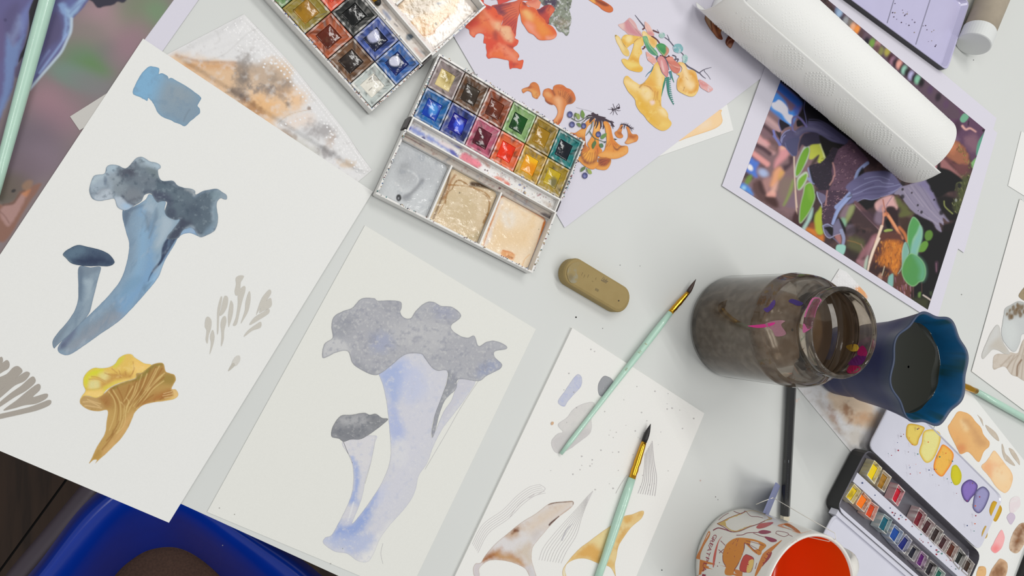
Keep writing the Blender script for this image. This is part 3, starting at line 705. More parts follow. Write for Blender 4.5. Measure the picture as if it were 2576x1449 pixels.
# yellow chanterelle
m5 = Q(180, 870, 4.528)
pr2 = plane(ZP1+L_)
gil = "96 622 130 574 180 572 290 590 370 545 440 480 520 440 620 405 730 370 740 312 800 308 880 240 940 205 1010 192 1050 210 1072 290 1120 312 1170 330 1188 385 1160 440 1140 490 1190 500 1215 560 1170 605 1060 628 960 640 860 660 790 690 720 760 690 830 640 940 560 1060 480 1140 390 1230 310 1300 270 1340 290 1300 250 1300 200 1340 230 1280 290 1150 380 1000 400 860 410 735 300 745 190 725 110 670"
gops = [pg((170,128,72), m5("400 560 520 460 740 370 900 260 1040 220 1070 300 960 400 900 560 780 690 700 640 600 700 440 640"), 16, 0.7, 5), pg((170,110,58), m5("760 690 900 600 1000 540 1130 500 1150 560 1060 600 900 640 800 680"), 12, 0.85, 4), pg((166,116,66), m5("310 600 400 560 460 640 420 720 370 700 340 650"), 12, 0.8, 3),
 pg((134,124,58), m5("450 470 730 360 800 310 900 230 1010 195 1050 215 940 240 860 330 760 390 600 430 480 490"), 6, 0.75, 3), pg((150,128,64), m5("1070 320 1160 330 1185 390 1150 440 1040 430 990 440"), 9, 0.7), pg((232,196,118), m5("1100 610 1210 540 1190 600 1060 628 960 640"), 5, 0.9), pg((226,190,128), m5("1140 495 1200 505 1215 560 1180 600 1160 560"), 4, 0.9),
 pg((190,158,108), m5("110 600 180 580 290 600 320 650 360 720 220 720 120 670"), 9, 0.8), pg((196,160,96), m5("400 740 480 760 520 860 420 1040 300 1240 240 1290 300 1130 390 980"), 14, 0.7), pg((214,172,112), m5("620 830 700 760 640 930 540 1080 400 1220 320 1290 420 1120 540 980"), 12, 0.85, 4), pg((172,134,66), m5("230 1280 300 1200 340 1220 280 1300"), 8, 0.6), pg((190,150,76), m5("210 1330 300 1240 350 1260 290 1330"), 6, 0.5)]
VE = ["420 520 480 600 500 700 480 830 430 960", "470 500 540 620 560 720 550 860 480 990", "560 640 600 700 580 860 520 990", "620 590 650 640 620 740 600 900 510 1000", "700 460 640 560 590 640", "740 420 700 560 620 700", "800 330 720 560 640 680 610 800", "860 320 800 480 700 640 640 760", "1000 230 900 420 820 540 700 690", "1040 330 900 480 800 600 720 700", "1050 400 920 500 830 620 740 720", "960 260 900 380 830 500", "1060 310 950 400 860 510"]
for q in VE: gops.append(ln((218,188,124), m5(q), 2.4, 1.6, 0.85, 1.6))
VD = ["445 500 510 620 535 720 520 840", "520 470 580 600 590 700", "660 450 610 600", "740 400 680 540 610 650", "820 360 760 520 670 640", "900 260 850 400 770 560 660 680", "960 240 880 400 790 560", "1030 260 980 340 900 460", "1050 360 930 460 830 590 730 690", "400 1080 480 980 540 860", "350 1180 430 1080 510 960", "930 560 830 630 760 690", "1010 610 1090 545 1150 540", "1050 560 1120 520 1150 520"]
for q in VD: gops.append(ln((150,98,48), m5(q), 3.4, 2.2, 0.6, 2.2))
for q in ("1040 570 1150 545", "1060 595 1150 580", "1050 545 1140 520", "130 640 220 640 320 690", "150 680 240 690 340 710", "180 610 260 640 330 660"): gops.append(ln((226,192,136), m5(q), 2, 1.5, 0.8))
gops += [nz((140,96,44), 10, 0.08, 0.3, 0.35, 9, (3, -70)), rim((222,190,130), 1.6, 0.5)]
paint('mushroom_gills', m5(gil), gops, paper_big, pr2, 1.4, (186,150,88), rough=0.3, label='ribbed ochre underside of the painted chanterelle')
top = "96 620 120 570 160 510 135 440 140 360 190 290 260 252 350 256 440 240 500 200 540 140 610 100 680 96 715 130 760 160 830 200 910 216 860 260 800 305 740 312 735 350 720 370 620 402 500 440 400 500 350 560 280 590 190 570 130 574"
paint('mushroom_top', m5(top), [pg((214,212,60), m5("140 360 200 290 280 255 360 262 330 330 230 360 170 470 150 450"), 10, 0.95, 4), pg((206,210,70), m5("480 230 540 150 600 120 560 190 500 240"), 8, 0.85), pg((226,216,150), m5("320 320 400 310 440 370 380 400 330 370"), 9, 0.8), pg((222,214,150), m5("210 400 300 395 330 460 280 490 200 480"), 7, 0.9), pg((190,140,74), m5("450 340 540 320 620 300 700 350 640 370 540 380 460 400 400 450 340 460 340 420 400 400"), 10, 0.8, 4), pg((240,200,118), m5("720 150 800 190 900 220 800 300 740 310 700 360 700 260 710 200"), 9, 0.9), pg((240,206,124), m5("110 600 170 520 260 510 380 500 480 430 600 390 720 365 620 402 500 440 400 500 350 560 280 590 190 570 130 574"), 6, 0.95, 2), pg((214,204,70), m5("370 470 470 420 560 395 480 440 410 490 370 520"), 6, 0.7), ln((196,172,70), m5("140 470 200 500 300 490 350 470"), 3, 3, 0.5)]
 + [ln((180,128,70), m5(q), 2.0, 2.0, 0.7) for q in ("230 350 300 360 380 400", "200 380 300 380 360 410", "420 320 520 330 560 360", "460 260 520 310", "540 280 560 340", "700 180 710 260 690 320", "720 250 690 320 660 350", "610 290 620 330", "380 310 460 340 520 340")] + [nz((240,212,140), 12, 0.05, 0.3, 0.4, 4), rim((214,200,96), 1.2, 0.4)],
 paper_big, plane(ZP1+2*L_), 1.4, (226,190,100), rough=0.3, label='yellow wavy top of the painted chanterelle')
# grey gill studies
mb = MB(); m6 = Q(0, 850, 2.4183)
for q in ("-40 180 -10 130 10 115 18 140 0 180 -30 220", "0 170 40 135 58 155 52 185 20 205 -20 230 -40 240", "-30 260 40 220 80 180 110 172 135 195 130 215 90 250 40 290 0 320 -30 350", "-20 340 40 290 90 250 140 215 165 205 182 220 150 262 90 290 30 340 -10 370", "-10 400 60 340 130 290 180 245 205 236 215 270 160 320 90 360 30 400 -20 430", "20 440 100 380 160 330 225 282 246 290 240 320 200 360 270 340 292 345 280 370 220 400 150 410 80 430", "-20 470 80 445 180 420 250 395 295 378 312 385 300 410 230 440 150 460 60 480 -20 495"):
    blob(mb, m6(q), (168, 161, 152), pr)
mb.build('gill_strokes', PAINTM, paper_big, label='fan of warm grey gill strokes')
mb = MB(); m7 = Q(480, 650, 1.8135)
for q in ("205 90 222 78 242 80 236 96 228 110 226 140 222 160 206 170 200 150 206 120", "215 160 235 130 248 128 248 150 236 190 224 240 210 300 192 305 205 270 214 210", "135 180 142 174 142 190 130 260 126 330 120 345 120 280 122 230", "150 180 160 170 170 182 166 220 150 250 132 262 138 230", "180 200 186 194 194 215 190 260 178 300 172 312 170 260", "68 275 80 266 94 284 92 320 82 350 76 388 68 370 72 330 64 310", "145 270 158 264 162 290 152 330 150 370 138 402 140 350 136 300", "94 335 102 328 108 360 100 400 86 438 92 390 88 360", "262 158 270 152 272 190 262 240 240 280 228 296 246 240 250 200", "320 190 340 160 360 142 366 160 340 200 310 240 298 256", "330 210 360 182 368 190 366 220 330 240 312 248", "290 270 330 245 356 230 356 250 320 275 268 304", "260 330 300 300 320 290 318 315 280 330 242 358"):
    blob(mb, m7(q), (200, 196, 187), pr)
blob(mb, m7("190 470 205 448 222 444 224 466 206 490 188 485"), (208, 205, 198), pr); blob(mb, m7("190 478 202 486 188 502 170 514"), (192, 188, 178), pr)
mb.build('gill_strokes', PAINTM, paper_big, label='small tuft of pale grey brush strokes')
# ---- middle sheet
pm = plane(ZP2+L_)
n1 = Q(780, 700, 1.935)
paint('mushroom_stem', n1("335 462 360 440 400 420 440 385 480 366 540 366 560 390 600 440 640 440 668 450 665 500 640 580 600 690 590 775 612 740 650 650 690 590 720 500 745 490 805 500 760 580 700 660 640 740 600 820 570 900 530 960 510 1040 470 1110 390 1200 340 1270 310 1340 280 1380 230 1375 180 1340 120 1330 65 1290 75 1262 105 1250 140 1190 180 1110 205 1040 212 960 200 880 160 790 315 765 316 800 300 880 270 980 255 1060 230 1130 205 1195 260 1130 330 1030 370 950 390 880 392 800 375 620 355 520"),
 [pg((206,206,215), n1("430 400 560 380 660 460 640 620 580 800 480 1000 380 1150 300 1260 340 1100 400 950 420 700"), 28, 0.8, 8), pg((160,176,216), n1("335 465 440 400 470 450 440 560 400 620 370 560"), 18, 0.85, 8, 14), pg((186,194,222), n1("440 420 540 440 560 560 500 600 450 560"), 22, 0.6, 12, 16), pg((168,180,218), n1("378 620 420 640 460 760 420 800 390 800"), 12, 0.8, 7, 12),
 pg((198,197,206), n1("640 590 720 500 800 505 720 600 650 690"), 6, 0.7, 4), pg((214,212,214), n1("160 792 316 766 300 880 260 960 220 900 200 880"), 8, 0.8), pg((146,166,214), n1("200 870 240 920 246 980 230 1060 236 1100 190 1100 212 1010 215 950"), 9, 0.85, 5, 10), pg((148,166,212), n1("140 1190 200 1180 280 1100 330 1040 300 1140 260 1220 200 1280 110 1260"), 14, 0.95, 8, 12), pg((176,186,216), n1("70 1270 200 1250 300 1240 280 1330 160 1330"), 14, 0.8, 10, 14),
 pg((212,210,213), n1("240 930 268 970 240 1080 210 1190 150 1200 180 1110 225 1080 240 1000"), 7, 0.5, 3), ln((226,226,226), n1("212 1090 195 1150 185 1180"), 3, 2, 0.8), pg((196,200,220), n1("330 1020 380 1010 360 1080 320 1100"), 14, 0.7, 10), pg((226,225,222), n1("300 1300 400 1190 400 1300 320 1400 220 1400"), 14, 0.8, 8), pg((216,216,218), n1("400 780 470 800 470 900 400 900"), 14, 0.6, 8), nz((190,194,210), 9, 0.06, 0.3, 0.5, 3), nz((218,217,217), 6, 0.1, 0.3, 0.4, 7), rim((178,180,192), 1.3, 0.45)],
 paper_mid, pm, 1.9, (206,206,212), rough=0.5, label='lilac grey mushroom stems in watercolour')
paint('mushroom_cap', n1("60 385 70 320 110 290 105 240 115 190 160 160 205 145 250 100 310 97 330 110 390 108 440 115 446 140 440 165 455 190 490 195 515 160 560 120 600 115 640 135 690 140 730 170 730 195 690 225 690 250 730 280 770 290 800 280 820 330 860 310 900 305 950 325 955 345 900 355 900 385 932 415 925 440 860 475 820 500 740 490 715 500 710 540 660 590 630 660 610 740 596 776 594 740 610 660 640 580 668 500 668 450 620 450 590 430 560 390 540 368 480 366 440 385 400 420 340 465 300 468 240 440 205 410 185 355 130 360 90 380"),
 [pg((168,168,174), n1("200 150 320 110 440 130 440 180 500 210 620 130 720 170 690 260 800 300 920 350 920 430 820 490 700 440 600 420 540 370 420 380 330 450 240 420 190 320"), 20, 0.5, 10), pg((146,148,156), n1("105 230 150 170 220 200 180 280 110 280"), 16, 0.6, 8), pg((196,196,197), n1("70 380 75 320 110 292 170 310 185 355 120 360"), 5, 0.9, 2), pg((190,190,192), n1("430 220 600 200 680 280 600 360 480 340 400 280"), 26, 0.7, 12, 24), pg((160,166,190), n1("300 280 380 270 400 330 320 360"), 18, 0.7, 10), pg((158,162,182), n1("600 125 680 140 700 190 620 190"), 14, 0.6, 8), pg((150,158,184), n1("830 420 920 400 920 440 840 480 810 470"), 12, 0.7, 6), pg((140,142,150), n1("210 380 280 440 330 440 300 466 240 440"), 12, 0.6, 6), pg((146,148,154), n1("668 450 720 500 700 540 660 590 630 660 596 776 610 660 645 570"), 4, 0.75, 2), pg((158,158,164), n1("340 120 440 120 430 160 360 150"), 10, 0.5, 5), nz((146,148,160), 10, 0.03, 0.25, 0.5, 5), nz((196,196,196), 5, 0.06, 0.25, 0.6, 8), rim((132,134,142), 1.5, 0.6)],
 paper_mid, plane(ZP2+2*L_), 1.8, (176,177,182), rough=0.6, label='mottled grey frilled mushroom cap')
paint('mushroom_cap', n1("105 770 112 720 150 670 200 665 260 655 290 665 320 660 350 680 380 685 350 715 310 745 250 782 200 785 165 795 140 780"),
 [pg((122,124,130), n1("110 740 180 720 260 730 300 740 240 780 160 790"), 12, 0.75, 6, 10), pg((176,176,178), n1("150 680 230 670 300 690 240 710 160 710"), 12, 0.7, 6), pg((120,122,126), n1("290 670 350 685 370 690 320 730 280 710"), 10, 0.6, 5), nz((110,114,122), 8, 0.03, 0.25, 0.5, 15), nz((186,186,186), 5, 0.1, 0.3, 0.5, 18), rim((108,110,114), 1.3, 0.6)],
 paper_mid, plane(ZP2+2*L_), 1.7, (150,151,155), rough=0.6, label='dark grey cap of the small mushroom')
mb = MB()
for q in ("160 790 180 840 206 900", "318 765 300 880 268 1000", "355 1290 345 1340 355 1390", "820 500 740 620 660 760 560 930"): ribbon(mb, n1(q), 0.9, (196, 195, 196), pm)
for x, y in ((560, 1372), (590, 1294), (862, 1380), (832, 1418), (552, 1278)): dot(mb, x, y, 1.3, (150, 148, 142), pm, 6)
mb.build('pencil_marks', PAINTM, paper_mid)
# ---- test sheet
pt = plane(ZP3+L_)
r1 = Q(1130, 800, 2.2328)
paint('colour_swatch', r1("610 470 650 410 690 350 722 315 745 335 740 385 700 430 665 470 645 498"), [nz((178,184,214), 8, 0.0, 0.2, 0.6, 2), nz((206,206,212), 6, 0.1, 0.3, 0.5, 5), rim((176,178,196), 1.2, 0.5)], paper_test, pt, 2, (194,197,212), rough=0.6, label='pale violet colour swatch')
paint('colour_swatch', r1("838 370 870 326 910 340 920 370 880 420 855 440 838 420"), [nz((134,136,142), 8, 0.0, 0.2, 0.5, 2), rim((130,132,138), 1.2, 0.6)], paper_test, pt, 2, (156,157,161), rough=0.5, label='slate grey colour swatch')
paint('colour_swatch', r1("575 690 610 650 640 640 610 600 660 560 700 510 760 480 815 478 800 560 795 640 740 690 670 740 610 760 580 730"), [pg((198,194,194), r1("575 690 640 645 740 620 795 640 700 730 610 760"), 10, 0.8), nz((204,202,200), 12, 0.0, 0.25, 0.6, 2), rim((190,187,188), 1.2, 0.5)], paper_test, pt, 2, (212,209,206), rough=0.8, label='warm pale grey colour swatch')
r2 = Q(1180, 1230, 3.0333)
paint('brown_stem_study', r2("40 664 32 610 50 570 90 562 130 500 200 420 290 345 400 255 500 195 600 120 650 102 740 95 790 92 798 118 770 150 690 210 620 280 560 350 510 410 482 460 478 540 500 620 520 700 470 680 430 610 340 565 250 545 160 545 100 580 76 615 80 664"),
 [pg((214,196,176), r2("560 160 700 100 790 105 700 190 600 270 480 330 420 300"), 24, 0.8, 8), pg((178,122,70), r2("100 550 160 480 230 460 260 500 340 500 420 580 340 560 240 540 140 545"), 12, 0.95, 8, 16), pg((196,158,112), r2("220 480 340 520 440 600 360 570 260 550"), 14, 0.6, 8), pg((150,90,44), r2("110 545 150 500 190 500 170 530"), 8, 0.8, 4), pg((186,146,106), r2("280 350 360 280 390 310 340 380 300 370"), 12, 0.8, 5), el((112,62,30), *r2("350 318")[0], 9, 6, -30, 0.7, 0.9, 4), pg((204,188,168), r2("360 480 470 410 480 560 440 560"), 14, 0.8, 8), pg((198,190,186), r2("480 340 560 300 540 360 500 410"), 12, 0.6, 6), ln((78,40,26), r2("606 118 660 104 740 97 792 94 797 118"), 3.2, 2.0, 0.9), ln((72,34,30), r2("612 275 630 255 685 212"), 4, 1.5, 0.95), ln((170,120,80), r2("780 140 700 200"), 3, 3, 0.5), pg((206,198,200), r2("35 640 50 575 90 565 76 610 80 664 40 664"), 4, 0.9), pg((204,200,202), r2("430 600 480 590 510 690 470 680"), 6, 0.8), nz((196,170,150), 14, 0.06, 0.3, 0.3, 4), rim((176,140,110), 1.2, 0.4)],
 paper_test, pt, 1.8, (216,212,211), rough=0.5, label='brown and lilac watercolour stem study')
paint('ochre_stem_study', r2("716 664 718 610 750 560 790 510 850 450 930 390 1010 330 1090 275 1180 210 1240 195 1320 166 1334 185 1310 230 1240 290 1180 370 1140 440 1124 520 1112 580 1120 664 1130 700 1080 600 990 570 920 540 860 530 800 540 745 575 732 620 740 664"),
 [pg((214,164,88), r2("780 530 860 460 930 410 980 420 1000 500 980 565 900 535"), 10, 0.9, 6, 14), pg((226,208,156), r2("930 395 1080 290 1060 350 1000 440 960 420"), 14, 0.8, 6), pg((214,168,96), r2("1180 215 1240 200 1250 230 1200 260"), 7, 0.9, 4), pg((222,186,124), r2("1250 200 1330 175 1300 230 1250 270"), 8, 0.7), pg((212,166,96), r2("1130 400 1170 320 1220 300 1160 400 1130 470"), 7, 0.85, 4), pg((216,178,112), r2("1040 580 1080 540 1110 590 1080 600"), 6, 0.8), pg((230,222,196), r2("718 660 720 610 760 565 745 590 735 664"), 3, 0.9), nz((206,160,90), 12, 0.08, 0.3, 0.4, 6), rim((206,166,104), 1.2, 0.5)],
 paper_test, pt, 1.8, (224,200,146), rough=0.4, label='ochre watercolour stem study')
mb = MB()
for k in range(6):
    t = k/5; o = np.array([6, 9])*t*1.5
    ribbon(mb, r1("130 1270 190 1160 300 1080 380 1000 450 950 510 935")+o*[1.6, 1.6], 1.0, (206, 202, 202), pt)
for q in ("510 935 540 960 500 990 450 1010", "480 990 400 1040 340 1120"): ribbon(mb, r1(q), 1.0, (204, 200, 200), pt)
for k in range(9):
    t = k/8; A = np.array(nums("505 1360 530 1290 600 1200 700 1090 770 1010 808 972")); B = np.array(nums("628 1378 660 1310 715 1220 745 1120 780 1030 808 972"))
    ribbon(mb, r1(A*(1-t)+B*t), 0.9, (208, 205, 204), pt)
ribbon(mb, r1("632 1250 660 1190 695 1155"), 3.5, (192, 190, 194), pt, 0.8)
for k in range(8):
    t = k/7; A = np.array(nums("1060 890 1055 930 1040 990")); B = np.array(nums("1140 690 1150 800 1165 900 1155 1000"))
    q = (np.array(nums("1100 760 1095 850 1085 920 1060 985"))*(1-t)+B*t); ribbon(mb, r1(q), 1.0, (192, 188, 190), pt)
ribbon(mb, r1("1000 880 960 940 936 985"), 1.2, (204, 200, 198), pt)
mb.build('pencil_hatching', PAINTM, paper_test, label='faint grey pencil hatching studies')
mb = MB(); rs = random.Random(3)
for k in range(70):
    x, y = rs.uniform(560, 1390), rs.uniform(120, 1000); q = r1(f"{x} {y}")[0]
    if not inside(np.array([q]), np.array([(1446, 835), (1766, 1042), (1650, 1300), (1300, 1150)], float))[0]: continue
    dot(mb, q[0], q[1], rs.uniform(0.8, 2.0), (190, 187, 186), pt, 6)
dot(mb, *r1("578 591")[0], 3.4, (208, 172, 140), pt, 8, 4.6, 0.5)
mb.build('paint_specks', PAINTM, paper_test)
# ---- illustration print
pi_ = plane(ZPI+L_); pi2 = plane(ZPI+2*L_); pi3 = plane(ZPI+3*L_)
LAV = (213, 211, 222)
i1 = Q(1150, 0, 8)
def ill(name, pts, base, ops, pr=pi_, label=None, step=1.6, rough=0.2, sm=True):
    return paint(name, pts, ops, paper_ill, pr, step, base, PRINTM, sm=sm, rough=rough, rs=6, label=label)
ill('printed_mushroom', i1("690 120 860 80 1010 55 1180 20 1340 -60 1500 -60 1500 20 1320 20 1265 120 1260 260 1230 330 1210 450 1190 600 1175 730 1110 620 1080 540 1000 510 900 520 930 380 900 310 830 290 800 220"), (206,92,66),
 [pg((112,52,72), i1("700 120 1000 60 1180 40 1000 110 900 170 1000 240 980 300 900 310 830 280"), 8, 0.85, 4), pg((216,112,80), i1("1150 60 1280 60 1260 260 1150 330 1000 280"), 16, 0.7), pg((190,66,60), i1("930 400 1190 420 1170 700 1110 600 1000 510"), 12, 0.7)]+[ln((120,48,62), i1(q), 1.6, 1.4, 0.8, 0.8) for q in ("860 180 980 150 1100 110", "880 240 1000 190 1150 150", "900 330 1050 230 1180 190", "940 380 1080 270 1200 220", "930 460 1060 330 1200 270", "960 500 1080 400 1200 300", "1020 520 1110 440 1200 370", "1070 540 1130 470 1190 420", "1110 600 1150 520 1180 450", "1150 690 1170 600 1190 500", "830 130 960 100 1080 80")], label='fan of red gills')
ill('printed_mushroom', i1("300 -40 420 -40 530 0 545 70 690 130 760 160 800 220 830 290 900 310 930 380 890 500 1000 510 1080 540 1110 620 1180 720 1160 740 1180 780 1235 815 1210 900 1130 960 1160 1010 1230 1080 1250 1140 1220 1190 1240 1220 1330 1205 1325 1290 1290 1385 1200 1370 1110 1370 1065 1390 1045 1300 1035 1220 950 1200 870 1180 780 1165 700 1165 630 1180 590 1120 600 1050 580 960 580 880 530 860 545 720 510 680 440 670 380 700 345 755 260 690 240 600 165 540 250 420 300 200"), (216,86,56),
 [pg((226,124,74), i1("480 250 600 380 760 560 700 640 560 560 420 520 380 380"), 16, 0.85), pg((232,184,142), i1("700 420 880 430 900 520 1050 530 1110 640 1120 800 1060 860 980 820 880 680 760 560"), 9, 0.9, 3), pg((236,150,112), i1("560 120 520 240 620 380 720 480 760 420 700 300 560 220"), 8, 0.75), pg((224,90,52), i1("700 140 800 240 900 320 920 480 860 420 740 380 640 260"), 10, 0.8), pg((204,64,52), i1("180 530 300 400 440 380 460 480 340 540 240 570"), 9, 0.8), pg((222,130,96), i1("260 600 420 560 520 600 500 660 380 690 300 720 260 680"), 10, 0.8),
 pg((148,62,58), i1("730 640 790 620 820 700 800 820 740 780 720 700"), 7, 0.7, 4), pg((212,70,48), i1("560 700 720 800 820 840 840 960 700 1080 620 1130 590 1000 560 820"), 12, 0.8), pg((228,116,62), i1("680 1060 860 1000 1000 1120 1100 1200 960 1200 780 1160 660 1120"), 12, 0.8), pg((232,146,112), i1("860 900 960 900 1060 1000 1180 1080 1220 1180 1180 1240 1080 1180 960 1060"), 12, 0.85), pg((222,126,76), i1("1130 960 1240 1080 1240 1180 1150 1060"), 6, 0.8), pg((112,46,50), i1("1000 900 1080 910 1140 920 1120 970 1060 950"), 4, 0.85), pg((214,80,52), i1("870 740 960 820 1100 870 1220 800 1210 880 1130 950 1000 900 900 880 860 820"), 7, 0.8, 2), pg((200,60,44), i1("1050 1230 1120 1250 1100 1340 1070 1380"), 4, 0.8), pg((170,60,50), i1("1120 1260 1230 1290 1180 1310 1130 1350"), 4, 0.7), pg((220,98,56), i1("1230 1230 1320 1220 1310 1330 1260 1380 1200 1350 1250 1290"), 5, 0.8), pg((160,50,60), i1("560 130 680 90 690 180 610 190"), 5, 0.7, 3), pg((150,44,70), i1("530 0 680 -10 670 70 540 60"), 4, 0.8), nz((240,140,100), 14, 0.08, 0.3, 0.4, 3), nz((180,50,44), 10, 0.1, 0.3, 0.4, 13), rim((206,70,60), 1.2, 0.5)], pi2, 'ragged red orange cap')
ill('printed_mushroom', i1("680 -40 1230 -40 1060 10 1000 40 900 70 830 85 800 0 690 0"), (206,74,66), [], pi2)
ill('printed_mushroom', i1("1390 40 1500 10 1640 -30 1780 10 1760 60 1690 60 1660 140 1640 175 1560 175 1450 125 1400 90"), (226,140,112), [pg((196,84,70), i1("1390 40 1500 10 1640 -30 1560 50 1450 60"), 6, 0.7)], pi2)
ill('printed_mushroom', i1("1640 290 1600 200 1660 180 1720 140 1850 80 1970 190 1900 300 1860 400 1850 480 1800 470 1760 390"), (186,70,58), [pg((92,38,66), i1("1600 190 1720 150 1820 120 1760 240 1700 280 1640 260"), 7, 0.85), pg((226,116,78), i1("1800 200 1860 150 1960 190 1880 330 1840 280"), 6, 0.7), nz((120,40,50), 6, 0.0, 0.25, 0.6, 3, (3, -60))], pi2)
ill('printed_cap', i1("1265 90 1300 30 1380 60 1420 130 1530 150 1600 200 1650 290 1760 390 1800 470 1900 520 1970 600 2005 680 1990 740 1920 790 1820 805 1650 800 1540 700 1440 650 1370 550 1300 440 1280 330 1265 260 1250 180"), (222,110,56),
 [pg((232,178,112), i1("1310 220 1420 190 1520 300 1530 420 1420 400 1360 330"), 9, 0.9), pg((228,140,62), i1("1540 380 1720 440 1850 600 1840 700 1700 720 1600 600 1560 480"), 14, 0.9), pg((232,154,130), i1("1420 440 1540 520 1560 620 1660 760 1560 700 1430 600 1360 500"), 10, 0.85), pg((234,164,142), i1("1800 740 1920 740 2000 690 1980 760 1900 795 1820 800"), 7, 0.8), pg((208,76,48), i1("1280 60 1340 40 1430 140 1540 160 1660 300 1800 480 1980 620 2000 700 1900 600 1740 440 1580 280 1400 180 1300 200 1270 120"), 8, 0.75), pg((110,50,56), i1("1310 30 1370 50 1390 110 1340 100"), 3, 0.8), nz((240,150,80), 12, 0.06, 0.3, 0.35, 8), rim((214,80,52), 1.2, 0.5)], pi3, 'smooth orange cap')
ill('printed_moss', i1("1680 -40 2250 -40 2290 100 2260 200 2290 320 2290 440 2260 560 2255 650 2205 715 2120 650 2040 630 1990 550 1930 500 1860 480 1850 400 1900 300 1970 190 1900 100 1760 110 1700 60"), (132,138,122),
 [pg((70,54,78), i1("1700 -40 1990 -40 2000 120 1940 180 1840 160 1760 110"), 8, 0.95, 5), nz((206,206,206), 5, 0.04, 0.2, 0.8, 4), nz((88,92,82), 6, 0.05, 0.25, 0.8, 14), pg((150,130,110), i1("1990 420 2150 380 2260 450 2200 560 2080 560"), 10, 0.5, 6), nz((150,164,140), 8, 0.1, 0.3, 0.7, 24), nz((50,40,66), 4, 0.12, 0.25, 0.5, 40)], pi2, 'grey green moss clump', rough=2.0)
i9 = Q(1130, 0, 2.5875)
ill('printed_mushroom', i9("900 -10 960 -10 1010 10 1060 45 1065 72 1040 82 1000 66 970 40 930 15"), (206,110,56), [pg((110,40,30), i9("940 -5 1000 10 1040 36 1010 40 970 20"), 3, 0.8), pg((232,176,90), i9("900 -10 940 -5 950 20 920 10"), 3, 0.8), rim((190,70,50), 1.2, 0.6)], pi_, 'small orange mushroom cut off by the picture edge')
# yellow group
i2 = Q(1540, 20, 8); i3 = Q(1540, 160, 8)
ill('printed_leaf', i2("120 340 230 300 300 240 355 200 430 260 480 330 520 430 570 480 605 585 500 575 400 545 320 530 260 470 200 430"), (212,166,164), [pg((198,128,138), i2("240 300 320 250 420 400 580 560 480 560 340 500 270 420"), 6, 0.85), ln((140,84,100), i2("320 250 440 390 600 580"), 1.2, 1, 0.8), ln((222,190,186), i2("350 260 460 400"), 3, 3, 0.6), pg((224,196,186), i2("120 340 230 310 240 400 200 430"), 5, 0.7), ln((206,150,150), i2("300 330 360 480"), 1.5, 1.5, 0.6)], label='faded pink leaf')
ill('printed_mushroom', i2("55 560 80 542 140 580 190 650 240 760 300 810 345 900 330 970 260 960 200 900 140 780 85 680"), (226,196,124), [pg((220,182,92), i2("180 640 250 760 320 860 340 960 260 900 200 760"), 6, 0.7), pg((30,26,28), i2("56 565 70 545 90 545 70 575"), 1, 0.9), pg((236,218,170), i2("90 600 150 640 240 840 180 800 110 680"), 5, 0.7), rim((220,180,90), 1, 0.5)])
ill('printed_mushroom', i2("190 640 250 545 340 540 440 560 600 585 620 640 635 740 580 790 605 910 560 960 540 1060 560 1150 612 1200 600 1270 530 1292 420 1272 330 1240 260 1180 205 1100 190 1040 250 1020 320 1045 360 960 400 860 435 715 345 765 285 800"), (226,182,86),
 [pg((236,216,156), i2("300 560 380 560 400 640 330 700 270 640"), 5, 0.85), pg((218,162,58), i2("210 640 270 700 300 790 240 720"), 4, 0.8), pg((232,204,130), i2("450 700 560 640 600 720 520 860 480 960 430 900"), 6, 0.8), pg((216,160,62), i2("350 1000 440 980 530 1040 540 1100 460 1100 360 1060 300 1060"), 6, 0.85), pg((232,206,116), i2("230 1060 360 1080 480 1110 540 1160 420 1210 300 1170"), 7, 0.85), pg((222,172,60), i2("420 1210 600 1190 590 1270 500 1285 400 1260"), 6, 0.8), ln((150,96,70), i2("440 690 500 630 600 590"), 1.6, 1, 0.8), nz((236,212,140), 8, 0.06, 0.3, 0.5, 3), rim((222,178,84), 1, 0.5)], pi2, 'pale yellow trumpet mushroom')
ill('printed_petal', i2("600 500 660 470 760 560 850 580 905 700 860 800 800 790 740 700 640 640"), (230,194,126), [pg((218,160,70), i2("740 620 840 620 870 740 800 740"), 5, 0.7), pg((238,218,176), i2("620 500 680 540 740 700 650 640"), 4, 0.6)])
mb = MB()
BR = (92, 88, 104)
for q, w, w2 in (("460 140 560 270 660 390", 1.0, 3.4), ("612 436 650 405 675 400", 4, 3), ("815 450 880 475 945 505", 4.0, 2.6), ("945 495 905 432", 1.0, 0.7), ("1055 590 1150 660 1245 775", 1.8, 2.4), ("1150 650 1135 600 1105 535", 2, 0.7), ("1380 890 1430 940 1435 1010 1420 1080", 2, 2.2), ("1425 1085 1530 1180 1640 1240 1750 1310", 3.6, 3.0), ("1750 1310 1850 1240 2000 1195", 2.6, 0.7), ("1760 1310 1820 1375 1885 1420", 2.4, 1.0), ("1855 1250 1860 1280 1930 1360 1980 1440", 1.2, 0.7), ("790 560 900 640 960 720", 4, 2.5), ("610 830 660 790 640 770", 4, 2), ("850 1150 880 1040 920 960", 2.5, 4), ("1150 960 1100 1000 960 960", 5, 4), ("1210 950 1280 980 1270 1060", 3, 2), ("1250 1040 1330 1030 1290 1110", 3.5, 2), ("1060 1000 1110 1120 1140 1250", 3, 2)):
    ribbon(mb, i2(q), w, BR if w < 3.9 else (96, 52, 56), pi2, w2)
mb.build('printed_branch', PRINTM, paper_ill, label='thin grey twig')
